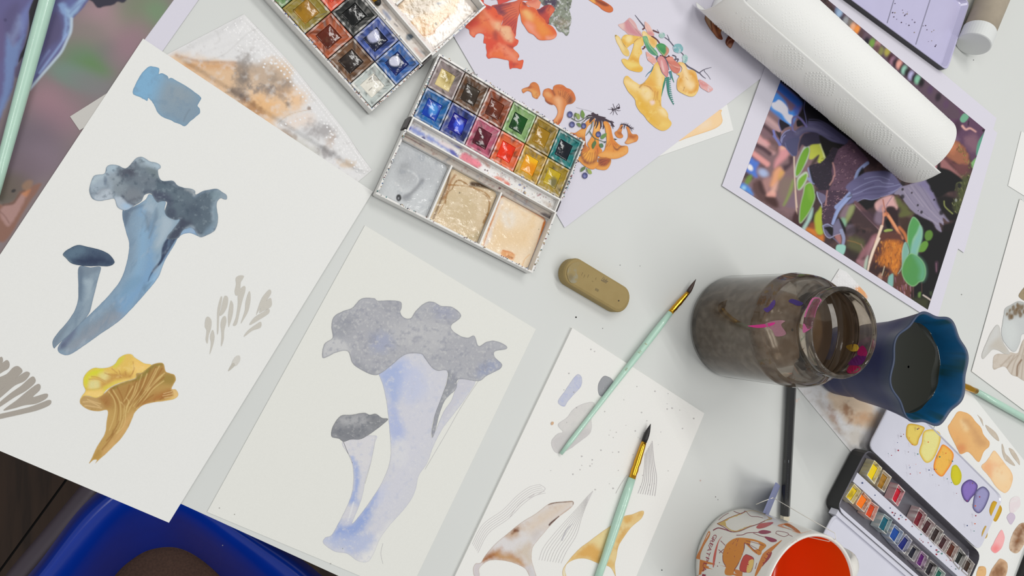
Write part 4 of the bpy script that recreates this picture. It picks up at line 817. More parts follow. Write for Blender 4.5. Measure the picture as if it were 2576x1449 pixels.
ill('printed_leaf', i2("612 585 690 568 725 640 745 720 820 800 890 870 918 955 850 952 760 900 700 820 648 700"), (98,164,120), [pg((64,134,106), i2("700 760 800 830 900 940 820 940 720 830"), 5, 0.8), pg((140,186,136), i2("620 590 680 580 700 680 660 680"), 4, 0.7), ln((200,204,160), i2("690 620 760 780 910 950"), 1.2, 1, 0.8)], pi2, 'green leaf')
ill('printed_bud', i2("655 280 690 290 750 350 790 420 830 490 850 545 800 565 720 530 690 450 660 400"), (226,184,172), [pg((200,116,122), i2("720 480 790 480 840 545 780 560 710 530"), 5, 0.8), ln((206,150,146), i2("660 290 700 380 740 470"), 1.2, 1, 0.7)], pi2)
ill('printed_acorn', i2("885 760 960 712 1040 728 1120 800 1145 860 1110 940 1045 975 1000 930 940 860"), (62,140,84), [pg((214,136,120), i2("1085 775 1145 850 1110 945 1040 978 1000 930 1040 950 1085 880"), 3, 0.9), ln((150,190,120), i2("890 770 940 850 1040 950"), 2.2, 1.2, 0.9), pg((86,160,96), i2("930 740 1020 740 1050 800 960 790"), 5, 0.6)], pi3, 'green acorn')
for x, y, rx, ry, c in ((1000, 550, 8, 7, (160,190,180)), (1325, 815, 13, 12, (128,178,182)), (1465, 1025, 7, 11, (170,200,194))):
    p = i2(f"{x} {y}")[0]; a = np.linspace(0, 2*np.pi, 12, endpoint=False)
    ill('printed_lichen', np.stack([p[0]+rx*np.cos(a), p[1]+ry*np.sin(a)], -1), c, [nz((92,150,160), 5, 0.0, 0.25, 0.7, 4), nz(LAV, 6, 0.05, 0.25, 0.6, 9)], pi2, rough=1.5)
ill('printed_petal', i2("680 880 760 930 850 1000 885 1060 850 1150 780 1100 710 1040"), (222,164,152), [nz(LAV, 6, 0.05, 0.25, 0.6, 9)], pi2)
ill('printed_petal', i2("1085 1010 1200 980 1250 1050 1340 1130 1375 1220 1330 1305 1260 1312 1190 1250 1150 1170 1115 1080"), (204,120,104), [pg((222,152,134), i2("1090 1010 1200 990 1240 1060 1150 1060"), 4, 0.8), ln((230,176,156), i2("1130 1130 1260 1180 1350 1200"), 2.5, 2, 0.8), ln((150,74,76), i2("1110 1080 1200 1160 1320 1230"), 1.4, 1, 0.8)], pi2, 'folded pink petal')
ill('printed_petal', i2("905 1060 935 985 1000 972 1060 1030 1100 1120 1130 1240 1112 1392 1050 1350 1000 1290 960 1190"), (210,140,140), [pg((234,206,202), i2("990 1060 1030 1200 1040 1280 1000 1200"), 4, 0.9), ln((150,76,90), i2("930 1080 960 1180 1010 1290"), 1.4, 1, 0.7), ln((160,84,96), i2("1060 1060 1100 1180 1110 1370"), 1.4, 1, 0.7)], pi3, 'striped pink petal')
ill('printed_mushroom', i3("850 20 930 -40 960 90 1000 200 1055 270 1020 420 990 620 985 720 990 860 1060 915 1120 1010 1130 1100 1192 1190 1170 1265 1090 1335 1000 1352 900 1310 820 1250 720 1160 640 1050 550 960 480 840 460 730 400 650 320 560 260 450 228 370 248 280 300 245 360 290 430 350 510 400 555 425 640 380 730 270 800 150"), (226,184,94),
 [pg((222,164,72), i3("560 420 700 330 780 300 860 420 900 560 860 640 760 520 660 470 570 490"), 8, 0.85), pg((236,214,160), i3("880 60 960 120 1030 270 980 480 920 420 900 240"), 9, 0.85), pg((238,214,156), i3("260 330 400 350 520 430 540 560 400 500 280 420"), 9, 0.85), pg((236,212,160), i3("560 500 640 470 740 500 800 600 780 700 680 740 580 640"), 9, 0.9), pg((220,170,50), i3("540 640 640 760 720 900 800 1060 900 1180 780 1180 640 1020 520 860"), 14, 0.85), pg((240,220,170), i3("930 900 1050 920 1110 1060 1000 1020"), 8, 0.8), pg((232,200,110), i3("1000 1180 1120 1180 1170 1240 1080 1290 960 1260"), 10, 0.7), pg((234,208,206), i3("760 760 830 740 850 800 790 830"), 4, 0.9), ln((150,92,50), i3("550 480 600 420 660 390"), 3, 2, 0.7)]
 + [ln((176,108,50), i3(q), 1.6, 1.3, 0.7) for q in ("830 740 850 660 860 560", "870 740 890 660 900 580", "910 730 915 650 920 560", "640 440 720 460 780 520", "700 460 760 480 820 560", "970 850 960 800 940 740")]+[nz((236,206,120), 10, 0.05, 0.3, 0.5, 3), nz((214,164,60), 7, 0.1, 0.3, 0.35, 13), rim((228,186,90), 1.2, 0.5)], pi2, 'large lemon yellow chanterelle')
ill('printed_mushroom', i3("1320 -20 1420 -20 1480 40 1520 120 1600 125 1680 175 1720 320 1745 430 1720 560 1650 650 1560 662 1450 620 1330 550 1300 470 1310 330 1350 250 1290 210 1380 170 1400 80"), (228,184,110),
 [pg((214,150,56), i3("1340 300 1420 180 1420 330 1360 400 1320 460"), 6, 0.85), pg((238,214,170), i3("1380 40 1440 40 1520 180 1560 330 1640 420 1600 520 1480 440 1460 300 1420 180"), 8, 0.85), pg((216,150,50), i3("1540 160 1640 190 1720 330 1720 520 1600 620 1480 560 1600 560 1680 440 1660 320 1580 240"), 7, 0.9), pg((236,208,130), i3("1330 550 1480 600 1620 610 1700 560 1650 650 1560 662 1450 620"), 4, 0.9), ln((150,90,50), i3("1430 540 1450 480"), 2, 1.5, 0.8), ln((190,130,70), i3("1480 280 1520 330"), 1.5, 1.2, 0.7), nz((240,210,150), 8, 0.08, 0.3, 0.4, 5), rim((222,174,84), 1.1, 0.5)], pi3, 'yellow mushroom with an inrolled cap')
ill('printed_petal', i3("1740 325 1830 350 1930 420 2028 515 1950 575 1880 545 1770 470"), (220,166,162), [pg((204,126,124), i3("1745 335 1830 380 1920 440 1860 460 1770 440"), 5, 0.7), nz(LAV, 6, 0.06, 0.25, 0.5, 9)], pi2, 'pale pink leaf tip')
fern = [(985, 660), (1000, 520), (1030, 400), (1050, 285), (1150, 250), (1190, 320)]
mb = MB()
for q, w, w2 in (("1050 280 1040 400 1010 540 985 670", 9, 1.5), ("1120 270 1120 420 1130 560 1160 680 1240 830", 8, 1.2), ("1170 150 1200 260 1245 380", 6, 1), ("1150 160 1180 240 1170 320", 5, 2), ("835 60 790 140 720 200 670 270", 4, 0.6)): ribbon(mb, i3(q), w, (62, 132, 110) if w > 5 else (80, 128, 150), pi2, w2)
for k in range(13):
    t = k/12; x = 1120+(1230-1120)*t**1.5; y = 300+500*t; L = 80*(1-t*0.75)
    ribbon(mb, i3(f"{x} {y} {x+L*0.8} {y+L*0.35}"), 3.4, (70, 140, 128), pi2, 0.5, sm=False); ribbon(mb, i3(f"{x} {y} {x-L*0.6} {y+L*0.7}"), 3.4, (64, 134, 132), pi2, 0.5, sm=False)
mb.build('printed_fern', PRINTM, paper_ill, label='blue green fern frond')
# brown pair near the roll
ill('printed_mushroom', i2("1825 0 1900 60 2000 140 2200 360 2185 500 2222 612 2200 642 2120 612 2050 530 1980 440 1910 330 1860 220 1870 150"), (150,86,56), [pg((206,176,140), i2("1840 60 1960 200 1990 420 1920 320 1880 220"), 6, 0.8), pg((208,140,100), i2("2020 260 2060 400 2120 520 2100 560 2000 430"), 5, 0.8), pg((84,36,24), i2("2060 280 2130 320 2110 450 2140 540 2210 560 2200 620 2110 520"), 5, 0.85), pg((190,120,60), i2("2120 330 2200 380 2170 500 2140 450"), 5, 0.8), ln((90,40,26), i2("1990 200 1990 340 2010 440"), 2.5, 1.6, 0.8), rim((110,50,34), 1.1, 0.6)], label='brown streaked mushroom')
ill('printed_mushroom', i2("2380 530 2480 610 2440 700 2400 790 2370 812 2300 750 2278 690 2300 620"), (118,58,38), [pg((206,150,120), i2("2330 740 2400 720 2390 800 2340 790"), 4, 0.8), pg((90,36,24), i2("2350 560 2400 600 2320 720 2290 700"), 4, 0.7), ln((206,150,120), i2("2310 720 2350 650 2400 640"), 2, 1.4, 0.7)], label='small dark brown mushroom')
# two small chanterelles
i4 = Q(1160, 190, 8)
ill('printed_mushroom', i4("1222 280 1280 250 1360 222 1400 160 1460 133 1520 155 1560 210 1582 290 1592 380 1560 430 1525 472 1440 430 1410 345 1340 312 1290 332 1252 358 1230 330"), (206,122,62), [pg((222,164,92), i4("1420 290 1520 330 1560 420 1500 460 1440 400"), 6, 0.8), pg((150,70,44), i4("1310 260 1390 190 1400 260 1340 290"), 5, 0.7), ln((226,170,110), i4("1240 300 1340 280 1400 290"), 4, 3, 0.6), nz((170,84,44), 5, 0.06, 0.3, 0.6, 5), rim((184,92,50), 1, 0.5)], label='small orange chanterelle lying on its side')
ill('printed_mushroom', i4("1650 330 1680 280 1760 258 1840 290 1860 220 1920 185 2010 183 2070 210 2120 250 2200 280 2270 360 2302 470 2275 530 2220 570 2150 582 2110 610 2080 690 2060 770 2040 860 1990 960 1930 1012 1880 1032 1848 980 1860 900 1910 830 1940 740 1920 650 1870 592 1820 592 1760 570 1700 520 1680 450 1642 400"), (206,124,66),
 [pg((232,178,130), i4("1880 470 1960 440 2020 520 2010 700 1980 820 1900 900 1950 740 1920 600"), 9, 0.85), pg((112,48,40), i4("1690 470 1740 520 1840 570 1820 592 1740 570 1690 520"), 3, 0.85), pg((96,48,44), i4("2190 400 2240 470 2220 560 2150 575 2150 500"), 7, 0.8), pg((190,90,44), i4("1660 320 1760 265 1840 300 1860 400 1760 350 1700 340"), 7, 0.7), pg((196,92,46), i4("1870 240 2010 190 2130 260 2250 350 2290 470 2220 420 2100 320 1960 260"), 7, 0.75), pg((160,64,40), i4("2040 860 1990 970 1900 1020 1960 920"), 6, 0.8), ln((110,50,40), i4("1830 290 1880 390"), 4, 3, 0.7), pg((228,170,110), i4("1680 340 1760 330 1820 420 1760 440 1700 400"), 6, 0.7)]
 + [ln((124,58,40), i4(q), 1.1, 0.9, 0.8) for q in ("1950 310 1970 400", "2000 300 2000 400", "2050 300 2030 430", "2090 320 2050 440", "2130 340 2070 470", "2160 370 2090 480", "2180 410 2100 510", "2200 450 2110 540", "2200 500 2130 560", "1985 330 1990 420", "2110 330 2060 450")]+[nz((226,156,90), 8, 0.08, 0.3, 0.35, 5), rim((186,94,50), 1.1, 0.5)], label='fan shaped orange chanterelle')
# berry cluster
i5 = Q(1400, 260, 7.2458)
ill('printed_mushroom', i5("190 560 240 530 330 540 400 500 480 440 540 340 600 290 650 250 700 290 640 360 570 420 530 520 520 620 540 760 592 820 560 880 480 892 440 860 380 720 300 650 220 600"), (214,140,66), [pg((184,92,44), i5("200 560 320 550 430 650 480 760 560 820 500 880 440 820 360 700 260 620"), 6, 0.75), pg((228,170,90), i5("400 520 540 420 600 300 560 480 500 580"), 7, 0.7), pg((110,52,50), i5("440 640 520 640 530 760 480 780"), 6, 0.7, 3), nz((176,86,44), 6, 0.1, 0.3, 0.5, 5), rim((186,96,48), 1, 0.5)])
ill('printed_mushroom', i5("680 400 690 320 790 340 790 460 780 560 770 680 790 800 832 870 760 940 750 1000 740 1060 770 1100 700 1192 620 1200 540 1162 470 1112 420 1062 360 1070 370 1000 400 940 440 890 540 880 600 830 560 740 620 640 660 540"), (220,146,62),
 [pg((108,44,50), i5("400 930 460 900 500 1000 600 1060 700 1010 740 980 730 1060 640 1110 520 1100 450 1000"), 6, 0.85, 3), pg((232,164,66), i5("520 880 620 860 660 980 620 1060 540 1020 500 940"), 9, 0.9), pg((204,110,48), i5("690 740 770 760 800 860 740 940 700 880"), 7, 0.8), pg((222,150,72), i5("400 960 470 1080 560 1130 660 1130 740 1080 700 1180 600 1195 480 1110 370 1050"), 5, 0.9), pg((236,186,110), i5("690 360 770 370 760 520 700 540"), 6, 0.7)]
 + [ln((120,50,44), i5(q), 1.2, 1, 0.8) for q in ("470 1000 530 940 560 880", "510 1060 560 980 600 900", "560 1090 600 1000 620 900", "620 1095 640 1000 650 900", "670 1070 690 980 690 900", "720 1020 720 940 710 880", "430 950 500 910 540 880", "740 980 750 900 740 820")]+[rim((190,100,44), 1, 0.5)], pi2, 'cluster mushroom with dark gills')
ill('printed_mushroom', i5("760 1000 860 990 975 1005 992 1060 960 1150 900 1212 800 1212 710 1180 760 1100"), (212,136,62), [pg((110,42,44), i5("770 1010 970 1010 960 1080 900 1140 820 1150 770 1110"), 5, 0.85), pg((226,160,80), i5("730 1180 800 1160 900 1150 980 1080 950 1160 890 1208 790 1208"), 5, 0.8)]+[ln((196,100,56), i5(q), 1.3, 0.9, 0.8) for q in ("790 1120 850 1080 960 1030", "830 1145 870 1090 940 1060", "790 1070 850 1040 940 1015", "870 1140 900 1100 930 1080")], pi2)
ill('printed_mushroom', i5("850 340 930 340 985 430 1010 550 1040 650 1100 720 1170 770 1280 778 1306 840 1290 910 1200 970 1100 1006 1000 1012 900 992 800 982 748 950 780 910 860 870 890 800 910 680 900 560 880 450"), (220,144,62),
 [pg((228,168,92), i5("780 940 900 880 1040 900 1180 870 1280 800 1290 900 1180 965 1050 1000 900 985"), 8, 0.85), pg((100,42,46), i5("1030 780 1100 830 1160 780 1240 780 1160 810 1110 860 1060 840"), 3, 0.85), pg((204,110,46), i5("950 380 1000 560 1030 680 1100 760 1020 760 960 640"), 8, 0.8), pg((232,170,80), i5("890 400 940 420 960 620 920 700 900 560"), 6, 0.7), nz((186,100,44), 6, 0.12, 0.3, 0.4, 7)]
 + [ln((130,60,44), i5(q), 1.0, 0.9, 0.7) for q in ("930 740 900 800", "980 740 950 790", "1020 740 1050 810", "1050 730 1090 800", "1080 740 1130 790", "960 700 920 780")]+[rim((196,110,48), 1, 0.5)], pi3, 'cluster mushroom with a wavy cap')
ill('printed_mushroom', i5("1205 400 1192 480 1180 540 1212 590 1190 632 1120 632 1070 582 1058 530 1100 500 1140 450 1170 390"), (208,132,66), [pg((150,74,40), i5("1100 520 1180 530 1200 570 1130 570"), 4, 0.7), rim((186,100,50), 1, 0.5)])
ill('printed_mushroom', i5("1265 430 1310 430 1340 500 1380 560 1460 568 1487 620 1460 690 1380 722 1300 745 1243 722 1280 660 1300 600 1290 500"), (212,134,66), [pg((150,72,40), i5("1330 560 1400 590 1460 580 1400 640 1320 620"), 5, 0.7), pg((228,176,112), i5("1270 690 1360 660 1400 700 1300 740"), 5, 0.8), rim((186,100,50), 1, 0.5)])
mb = MB()
for q, w, w2 in (("640 180 700 215 760 200", 5, 3), ("660 168 720 220", 3, 5), ("540 240 600 225 700 230", 2, 4), ("700 230 800 260 900 300 1000 350 1050 430", 9, 2), ("560 250 590 215 680 225", 2, 3), ("760 240 900 262", 5, 2), ("900 300 1050 355", 4, 1), ("960 340 1000 320 1045 350", 2, 1), ("990 400 1030 400 1058 420", 2, 1), ("1000 360 1035 465", 3, 1), ("900 320 940 380 960 465", 9, 2), ("850 290 865 380 850 470", 7, 2), ("790 280 810 380 800 465", 8, 2), ("740 260 750 360 715 460", 8, 2), ("800 360 830 430", 3, 1), ("720 300 700 400 680 420", 4, 1), ("680 250 640 300 600 350", 7, 3), ("640 250 600 320", 5, 2), ("600 260 540 290 490 340", 3, 1.4), ("700 220 760 250 860 300", 10, 8),
 ("1165 390 1220 380 1290 400", 2, 4), ("1290 400 1340 440 1410 470", 4, 1.2), ("1240 400 1230 470", 3, 1), ("1200 420 1170 470", 3, 1.5), ("1185 380 1190 350", 1.2, 0.8), ("1225 380 1235 350", 1.2, 0.8), ("1260 390 1270 352", 1.4, 0.8), ("1290 400 1305 360", 1.4, 0.8), ("1320 420 1350 390", 1.4, 0.8), ("1340 440 1375 420", 1.4, 0.8), ("1370 450 1410 440", 1.4, 0.8), ("1345 450 1380 515", 2, 0.8)):
    ribbon(mb, i5(q), w*0.9, (62, 46, 58), plane(ZPI+4*L_), w2*0.8)
for q, w in (("270 265 320 300 380 325 450 310 490 280", 2.2), ("330 300 330 240", 2), ("480 300 500 270 560 260 620 250", 2.2), ("440 420 480 330", 2), ("650 330 640 420 600 500 530 590", 2.4), ("600 510 650 590 700 640 800 680 880 710", 2.4), ("700 640 700 700", 1.6), ("545 1180 550 1260", 2)): ribbon(mb, i5(q), w, (92, 104, 84), plane(ZPI+4*L_), w*0.6)
for q, c in (("345 170 370 185 400 160 360 200 330 260 318 210", (96,112,60)), ("350 200 400 190 425 240 410 295 370 270", (142,162,90)), ("460 122 508 190 504 240 478 272 438 215", (110,142,72)), ("360 370 420 360 445 420 410 430", (110,130,84)), ("800 622 830 575 906 545 890 610 830 655", (104,140,76)), ("692 682 722 720 702 770 660 832 640 760", (86,114,66)), ("780 742 830 732 852 782 820 812 780 785", (84,120,84)), ("436 1252 450 1180 518 1152 512 1205", (96,116,72)), ("556 1195 620 1218 638 1282 582 1278", (150,166,84)), ("1040 640 1105 656 1060 672", (50,50,40)), ("850 700 900 690 880 730", (60,70,80))):
    blob(mb, i5(q), c, plane(ZPI+4*L_))
mb.build('printed_foliage', PRINTM, paper_ill, label='dark moss, stems and small green leaves')
for x, y, rx, ry in ((243, 205, 6.8, 8.2), (281, 387, 6.9, 7.7), (494, 413, 6.3, 7.2), (760, 566, 6.6, 7.4), (515, 1318, 6.8, 7.8)):
    p = i5(f"{x} {y}")[0]; a = np.linspace(0, 2*np.pi, 14, endpoint=False)
    ill('printed_berry', np.stack([p[0]+rx*np.cos(a), p[1]+ry*np.sin(a)], -1), (84,88,138), [el((126,130,178), p[0]-1.2, p[1]+2, rx*0.5, ry*0.45, 0, 0.8, 0.9), rim((44,44,92), 2.0, 0.85), el((52,52,100), p[0]+2, p[1]-3, 2.2, 2, 0, 0.6, 0.6)], plane(ZPI+5*L_), step=1.2, rough=0)
mb = MB(); pa_ = plane(ZPI+2*L_)
for x, y, r, ry, rt in ((1131, 83, 4.2, 2.9, -0.3), (1072, 104, 4.0, 1.4, -0.3), (1025, 120, 2.2, 2.2, 0)): q = i5(f"{x} {y}")[0]; dot(mb, q[0], q[1], r, (46, 34, 48), pa_, 10, ry, rt)
for q in ("1060 95 1045 50 1030 5", "1090 90 1100 50 1130 20", "1085 115 1130 135 1170 128", "1075 120 1085 170 1115 210", "1060 115 1045 155 1030 215", "1050 110 1010 160 975 195", "1030 100 990 110 938 108", "1040 105 1010 80 990 85", "1110 75 1150 55 1130 0"): ribbon(mb, i5(q), 1.5, (70, 56, 70), pa_, 0.7)
ribbon(mb, i5("360 72 450 100 560 125 650 155"), 0.8, (186, 184, 190), pa_)
mb.build('printed_ant', PRINTM, paper_ill, label='small black ant')
# ---- orange wash on the sheet beneath
paint('orange_wash', i3("2170 930 2190 1000 2215 1100 2222 1150 2190 1220 2100 1290 1960 1350 1750 1420 1500 1500 1300 1560 1200 1400 1700 1100"), [pg((238,206,160), i3("2000 1080 2180 940 2222 1150 2100 1280 1800 1400 1500 1480"), 12, 0.8), pg((236,214,186), i3("1800 1180 1960 1150 1960 1260 1760 1330"), 10, 0.8), rim((228,180,116), 2, 0.6)], paper_orange, plane(0.0005+L_), 2.2, (238,206,166), label='pale orange wash')
# ---- photo print
bl2, br2, tr2 = (1861, 472), (2334, 779), (2478.5, 326)
W4 = G3([bl2, br2, tr2], ZPH+L_); tl2 = PX(W4[0]+W4[2]-W4[1])
f1, f2, f3, f4, f5, f6, f7 = Q(1850,180,8), Q(1850,340,8), Q(2000,480,8), Q(2160,440,8), Q(2160,600,8), Q(2330,280,7.245), Q(2060,20,8)
ops = [nz((96,70,66), 26, -0.05, 0.3, 0.7, 3), nz((22,16,18), 20, 0.02, 0.25, 0.8, 13),
 # left blurred side
 pg((128,100,104), "1862 472 1960 190 2040 300 2060 420 2010 540 1960 540", 20, 1, 8), pg((18,12,20), f1("840 180 900 110 1500 560 2400 1300 2576 1449 1900 1449 1500 1250 1350 1100 1250 900 1340 700 1200 480 1000 300"), 5, 1),
 pg((44,92,176), f1("820 200 900 225 1100 390 1330 610 1320 700 1210 720 1000 520 790 330"), 5, 1), pg((112,88,112), f1("780 330 900 430 1050 560 1220 700 1180 820 1060 680 900 540 770 400"), 5, 1), pg((70,140,222), f1("750 410 860 450 1000 600 1090 790 1230 760 1260 800 1160 1060 1080 1085 900 960 700 790 640 720 690 560"), 5, 1), pg((66,84,170), f1("1180 720 1330 690 1260 850 1190 860"), 5, 0.8),
 pg((228,226,236), f1("695 640 800 615 870 568 960 620 1050 730 1068 850 1155 890 1145 1010 1100 1055 1000 965 920 845 760 750"), 2.5, 1), ln((96,164,236), f1("690 640 760 760 920 860 1010 980 1095 1070"), 4, 3, 0.7),
 pg((140,112,116), f1("640 740 760 830 880 930 880 1000 760 940 600 880"), 8, 0.9), ln((196,160,160), f1("560 900 700 1000 880 1160"), 14, 6, 0.95), ln((176,144,148), f1("580 980 740 1110 900 1200"), 9, 6, 0.8), ln((70,46,56), f1("530 1060 700 1200 800 1320"), 10, 6, 0.95), ln((120,90,100), f1("490 1150 640 1280 780 1400"), 12, 6, 0.8), ln((224,158,158), f1("430 1300 520 1400 640 1449"), 14, 6, 0.95),
 ln((206,158,158), f2("400 40 560 190 760 330"), 14, 6, 0.9), ln((72,48,58), f2("390 190 560 270 690 370"), 11, 5, 0.95), ln((96,70,66), f2("700 120 850 200 820 300 700 260"), 12, 8, 0.7), ln((224,154,150), f2("330 350 480 460 640 580"), 13, 5, 0.95), ln((86,62,70), f2("300 420 420 540 560 640"), 8, 5, 0.6),
 pg((78,118,204), f2("290 440 400 510 470 560 420 700 440 840 360 830 270 770 200 710 250 560"), 6, 1), el((170,186,224), *f2("560 760")[0], 13, 9, 30, 0.7, 0.9), el((230,228,230), *f2("295 650")[0], 6, 9, -35, 0.5, 1), pg((50,36,38), f2("190 740 290 790 360 860 300 900 160 860"), 6, 0.8), pg((110,142,56), f2("240 840 330 800 320 900 240 1000 190 960"), 5, 0.9), pg((80,140,216), f2("80 1060 120 970 220 1000 330 1110 350 1210 220 1140"), 6, 1), el((160,206,230), *f2("170 1060")[0], 5, 5, 0, 0.9, 0.8),
 pg((86,58,56), f2("340 1000 460 900 560 960 640 1200 800 1260 860 1449 640 1400 400 1240"), 8, 0.9, 4), pg((172,128,124), f2("560 900 720 850 700 1010 650 1180 560 1080"), 7, 0.9), pg((222,160,148), f2("620 1190 720 1120 810 1160 790 1250 660 1240"), 5, 0.95), pg((60,34,36), f2("480 930 560 1000 620 1200 520 1160 460 1020"), 6, 0.8), pg((66,38,36), f2("600 1260 780 1250 850 1380 800 1449 640 1340"), 6, 0.9),
 pg((214,146,150), f2("890 240 980 200 1070 340 1050 430 900 570 790 660 800 520 880 380"), 7, 0.95), pg((228,176,150), f2("930 160 1000 140 1010 260 920 280"), 6, 0.9), pg((226,160,118), f2("780 720 890 640 970 760 890 900 770 1040 700 1010 740 860"), 7, 0.95), pg((206,160,80), f2("900 720 980 740 900 890 860 860"), 6, 0.7), pg((232,178,160), f2("720 1080 850 940 830 1100 740 1180"), 7, 0.8), pg((60,40,52), f2("1080 430 1170 430 1160 560 1080 660 990 720 960 620 1070 560"), 6, 0.9), pg((130,112,100), f2("900 900 1160 860 1180 1100 1000 1300 880 1200"), 12, 0.8), pg((132,156,72), f2("960 1400 1050 1200 1150 900 1170 1000 1090 1240 1000 1400"), 5, 0.8), pg((120,100,116), f2("1040 1400 1140 1180 1210 1160 1240 1449 1060 1449"), 6, 0.8),
 ln((212,190,170), f2("1180 420 1190 800 1215 1200 1240 1449"), 3.2, 1.6, 0.95), ln((210,180,160), f3("5 0 20 300 40 480"), 3, 1.6, 0.95), pg((60,30,32), f3("0 420 90 500 110 640 160 720 60 720 -60 600"), 5, 0.95),
 # green leaves
 pg((190,206,190), f2("1380 240 1480 210 1500 330 1450 500 1380 640 1300 780 1220 850 1190 730 1240 540 1310 370"), 3, 0.8), pg((108,158,46), f2("1390 280 1465 245 1482 330 1435 480 1375 620 1300 760 1230 820 1215 740 1255 560 1320 390"), 2, 1),
 pg((182,188,70), f2("1510 200 1690 165 1760 290 1815 450 1740 580 1650 520 1680 400 1560 480 1480 470 1500 330"), 3, 1), ln((206,214,160), f2("1710 180 1760 320 1800 470"), 4, 2.5, 0.8), pg((58,48,44), f2("1530 560 1600 460 1680 400 1660 490 1580 590 1510 640"), 4, 0.9),
 pg((196,214,190), f2("1260 850 1400 740 1460 780 1440 900 1340 1070 1260 1100 1235 980"), 3, 0.8), pg((118,166,52), f2("1285 880 1420 775 1430 860 1330 1040 1262 1085 1255 980"), 2.5, 1),
 pg((180,196,160), f3("160 60 200 -120 330 -160 400 60 390 200 310 390 210 550 110 655 80 570 105 300"), 3, 0.9), pg((104,156,40), f3("175 60 215 -110 330 -140 388 70 376 200 300 380 200 535 112 635 95 560 115 300"), 2, 1), pg((130,174,60), f3("260 -60 330 -100 370 80 340 200 280 120"), 8, 0.6),
 pg((168,200,190), f3("360 340 340 520 250 700 200 800 140 760 230 600 290 450"), 4, 0.9), pg((164,178,52), f3("400 500 480 380 530 320 550 560 545 720 570 840 520 890 430 860 390 740"), 4, 1), pg((208,120,40), f3("250 740 380 760 470 900 570 890 560 1020 430 940 300 850 220 800"), 6, 0.95), pg((150,74,40), f3("300 660 380 640 400 760 300 740"), 5, 0.8),
 # dark violet mushroom behind
 pg((78,74,108), f1("860 1449 900 1330 960 1250 1080 1170 1200 1190 1300 1120 1450 1080 1480 960 1700 960 2000 1140 2260 1350 2330 1460 1900 1400 1640 1240 1420 1230 1300 1320 1260 1500 1230 1680 1150 1690 1090 1630 1020 1540"), 3, 1), pg((100,96,126), f1("1200 1210 1450 1120 1700 1180 1900 1330 1640 1200 1400 1190 1250 1280"), 5, 0.8), pg((16,12,24), f1("1400 590 1620 720 2330 1330 2150 1280 1800 1020 1460 990 1390 800"), 4, 1)]
ops += [ln((96,92,128), f1(q), 1.4, 1.6, 0.6) for q in ("1480 960 1700 980 1960 1140 2200 1320", "1460 1060 1640 1060 1860 1190 2100 1360", "1480 1010 1680 1020 1900 1150")]
ops += [pg((44,38,60), f1("1270 1600 1290 1410 1360 1270 1440 1232 1600 1235 1700 1280 1720 1440 1540 1470 1430 1520 1340 1480"), 3, 1), pg((8,5,8), f2("1690 0 1850 20 2100 130 2260 180 2150 270 2060 310 1960 250 1900 360 1830 450 1780 350 1720 190"), 2.5, 1), ln((80,76,110), f1("1700 1230 1830 1310 1960 1380 2200 1440"), 7, 3, 0.9),
 pg((26,20,36), f1("880 960 1000 1020 1095 1090 1000 1140 930 1195 890 1100"), 2, 1), ln((104,104,152), f1("880 960 872 1060 920 1195"), 2.4, 1.4, 1), pg((18,14,24), f1("1230 1000 1290 975 1360 1065 1250 1110"), 2, 1), ln((104,96,148), f1("1150 1170 1150 960 1230 905 1330 970 1430 1105"), 5, 2, 1), ln((120,118,166), f1("1140 1080 1160 1180 1210 1215"), 2, 1.4, 0.9), ln((96,94,140), f1("1400 600 1380 740 1410 900 1440 1070"), 2, 1.2, 0.9), pg((20,14,26), f1("800 1190 880 1220 920 1220 900 1360 850 1300"), 2, 0.9), ln((116,120,186), f1("765 1190 800 1310 870 1420 905 1470"), 5, 2, 1), ln((136,138,180), f1("915 1400 930 1310 1000 1215 1090 1175"), 2.2, 1.4, 1),
 ln((112,116,172), f2("770 20 850 120 890 200"), 5, 2, 0.95), ln((136,138,182), f2("930 150 950 60 1000 0"), 2, 1.4, 1), pg((72,72,106), f2("990 150 1120 60 1290 60 1260 200 1230 400 1150 412 1090 350 1020 260"), 2.5, 1), ln((110,114,150), f2("1000 160 1040 280 1150 415"), 2, 1.4, 0.7),
 # spiny cap
 pg((38,30,44), f2("1470 650 1560 585 1700 560 1800 470 1900 350 1960 250 2090 290 2060 400 1990 520 1950 700 1950 950 1860 1160 1780 1190 1640 1060 1540 950 1500 800"), 2, 1, 1.2, 4), pg((92,66,84), f2("2080 290 2240 170 2300 90 2500 290 2700 560 2500 640 2420 800 2390 1020 2300 1160 2140 1340 2050 1449 1740 1449 1850 1150 1950 950 1940 680 1990 500"), 2, 1, 1.2, 4), pg((68,48,66), f3("430 0 1000 0 1060 40 900 260 810 480 740 660 600 690 540 600 548 350 480 150"), 2, 1, 1.2, 4)]
SP = [f2("1480 650 1960 250 2100 290 2240 170 2330 110 2600 400 2500 640 2420 800 2390 1020 2300 1160 2050 1449 1740 1449 1540 950"), f3("430 0 1000 0 1060 40 900 260 810 480 740 660 600 690 540 600 548 350 480 150")]
rs = random.Random(8)
for P in SP:
    x0, y0 = P.min(0); x1, y1 = P.max(0)
    for k in range(420 if P is SP[0] else 150):
        x, y = rs.uniform(x0, x1), rs.uniform(y0, y1)
        if not inside(np.array([(x, y)]), P)[0]: continue
        fx = (x-1850)*8; bright = 2000 < fx < 2420 or P is SP[1]
        c = rs.choice([(150,116,130), (128,96,116), (184,146,150), (40,28,42), (60,42,60)]) if bright else rs.choice([(56,46,66), (24,18,28), (80,60,76)])
        a = rs.uniform(-1, 0.4); L = rs.uniform(2.0, 4.2); ops.append(ln(c, np.array([(x, y), (x+L*math.cos(a), y+L*math.sin(a))]), rs.uniform(0.9, 1.8), 0.8, 0.85, 0.5))
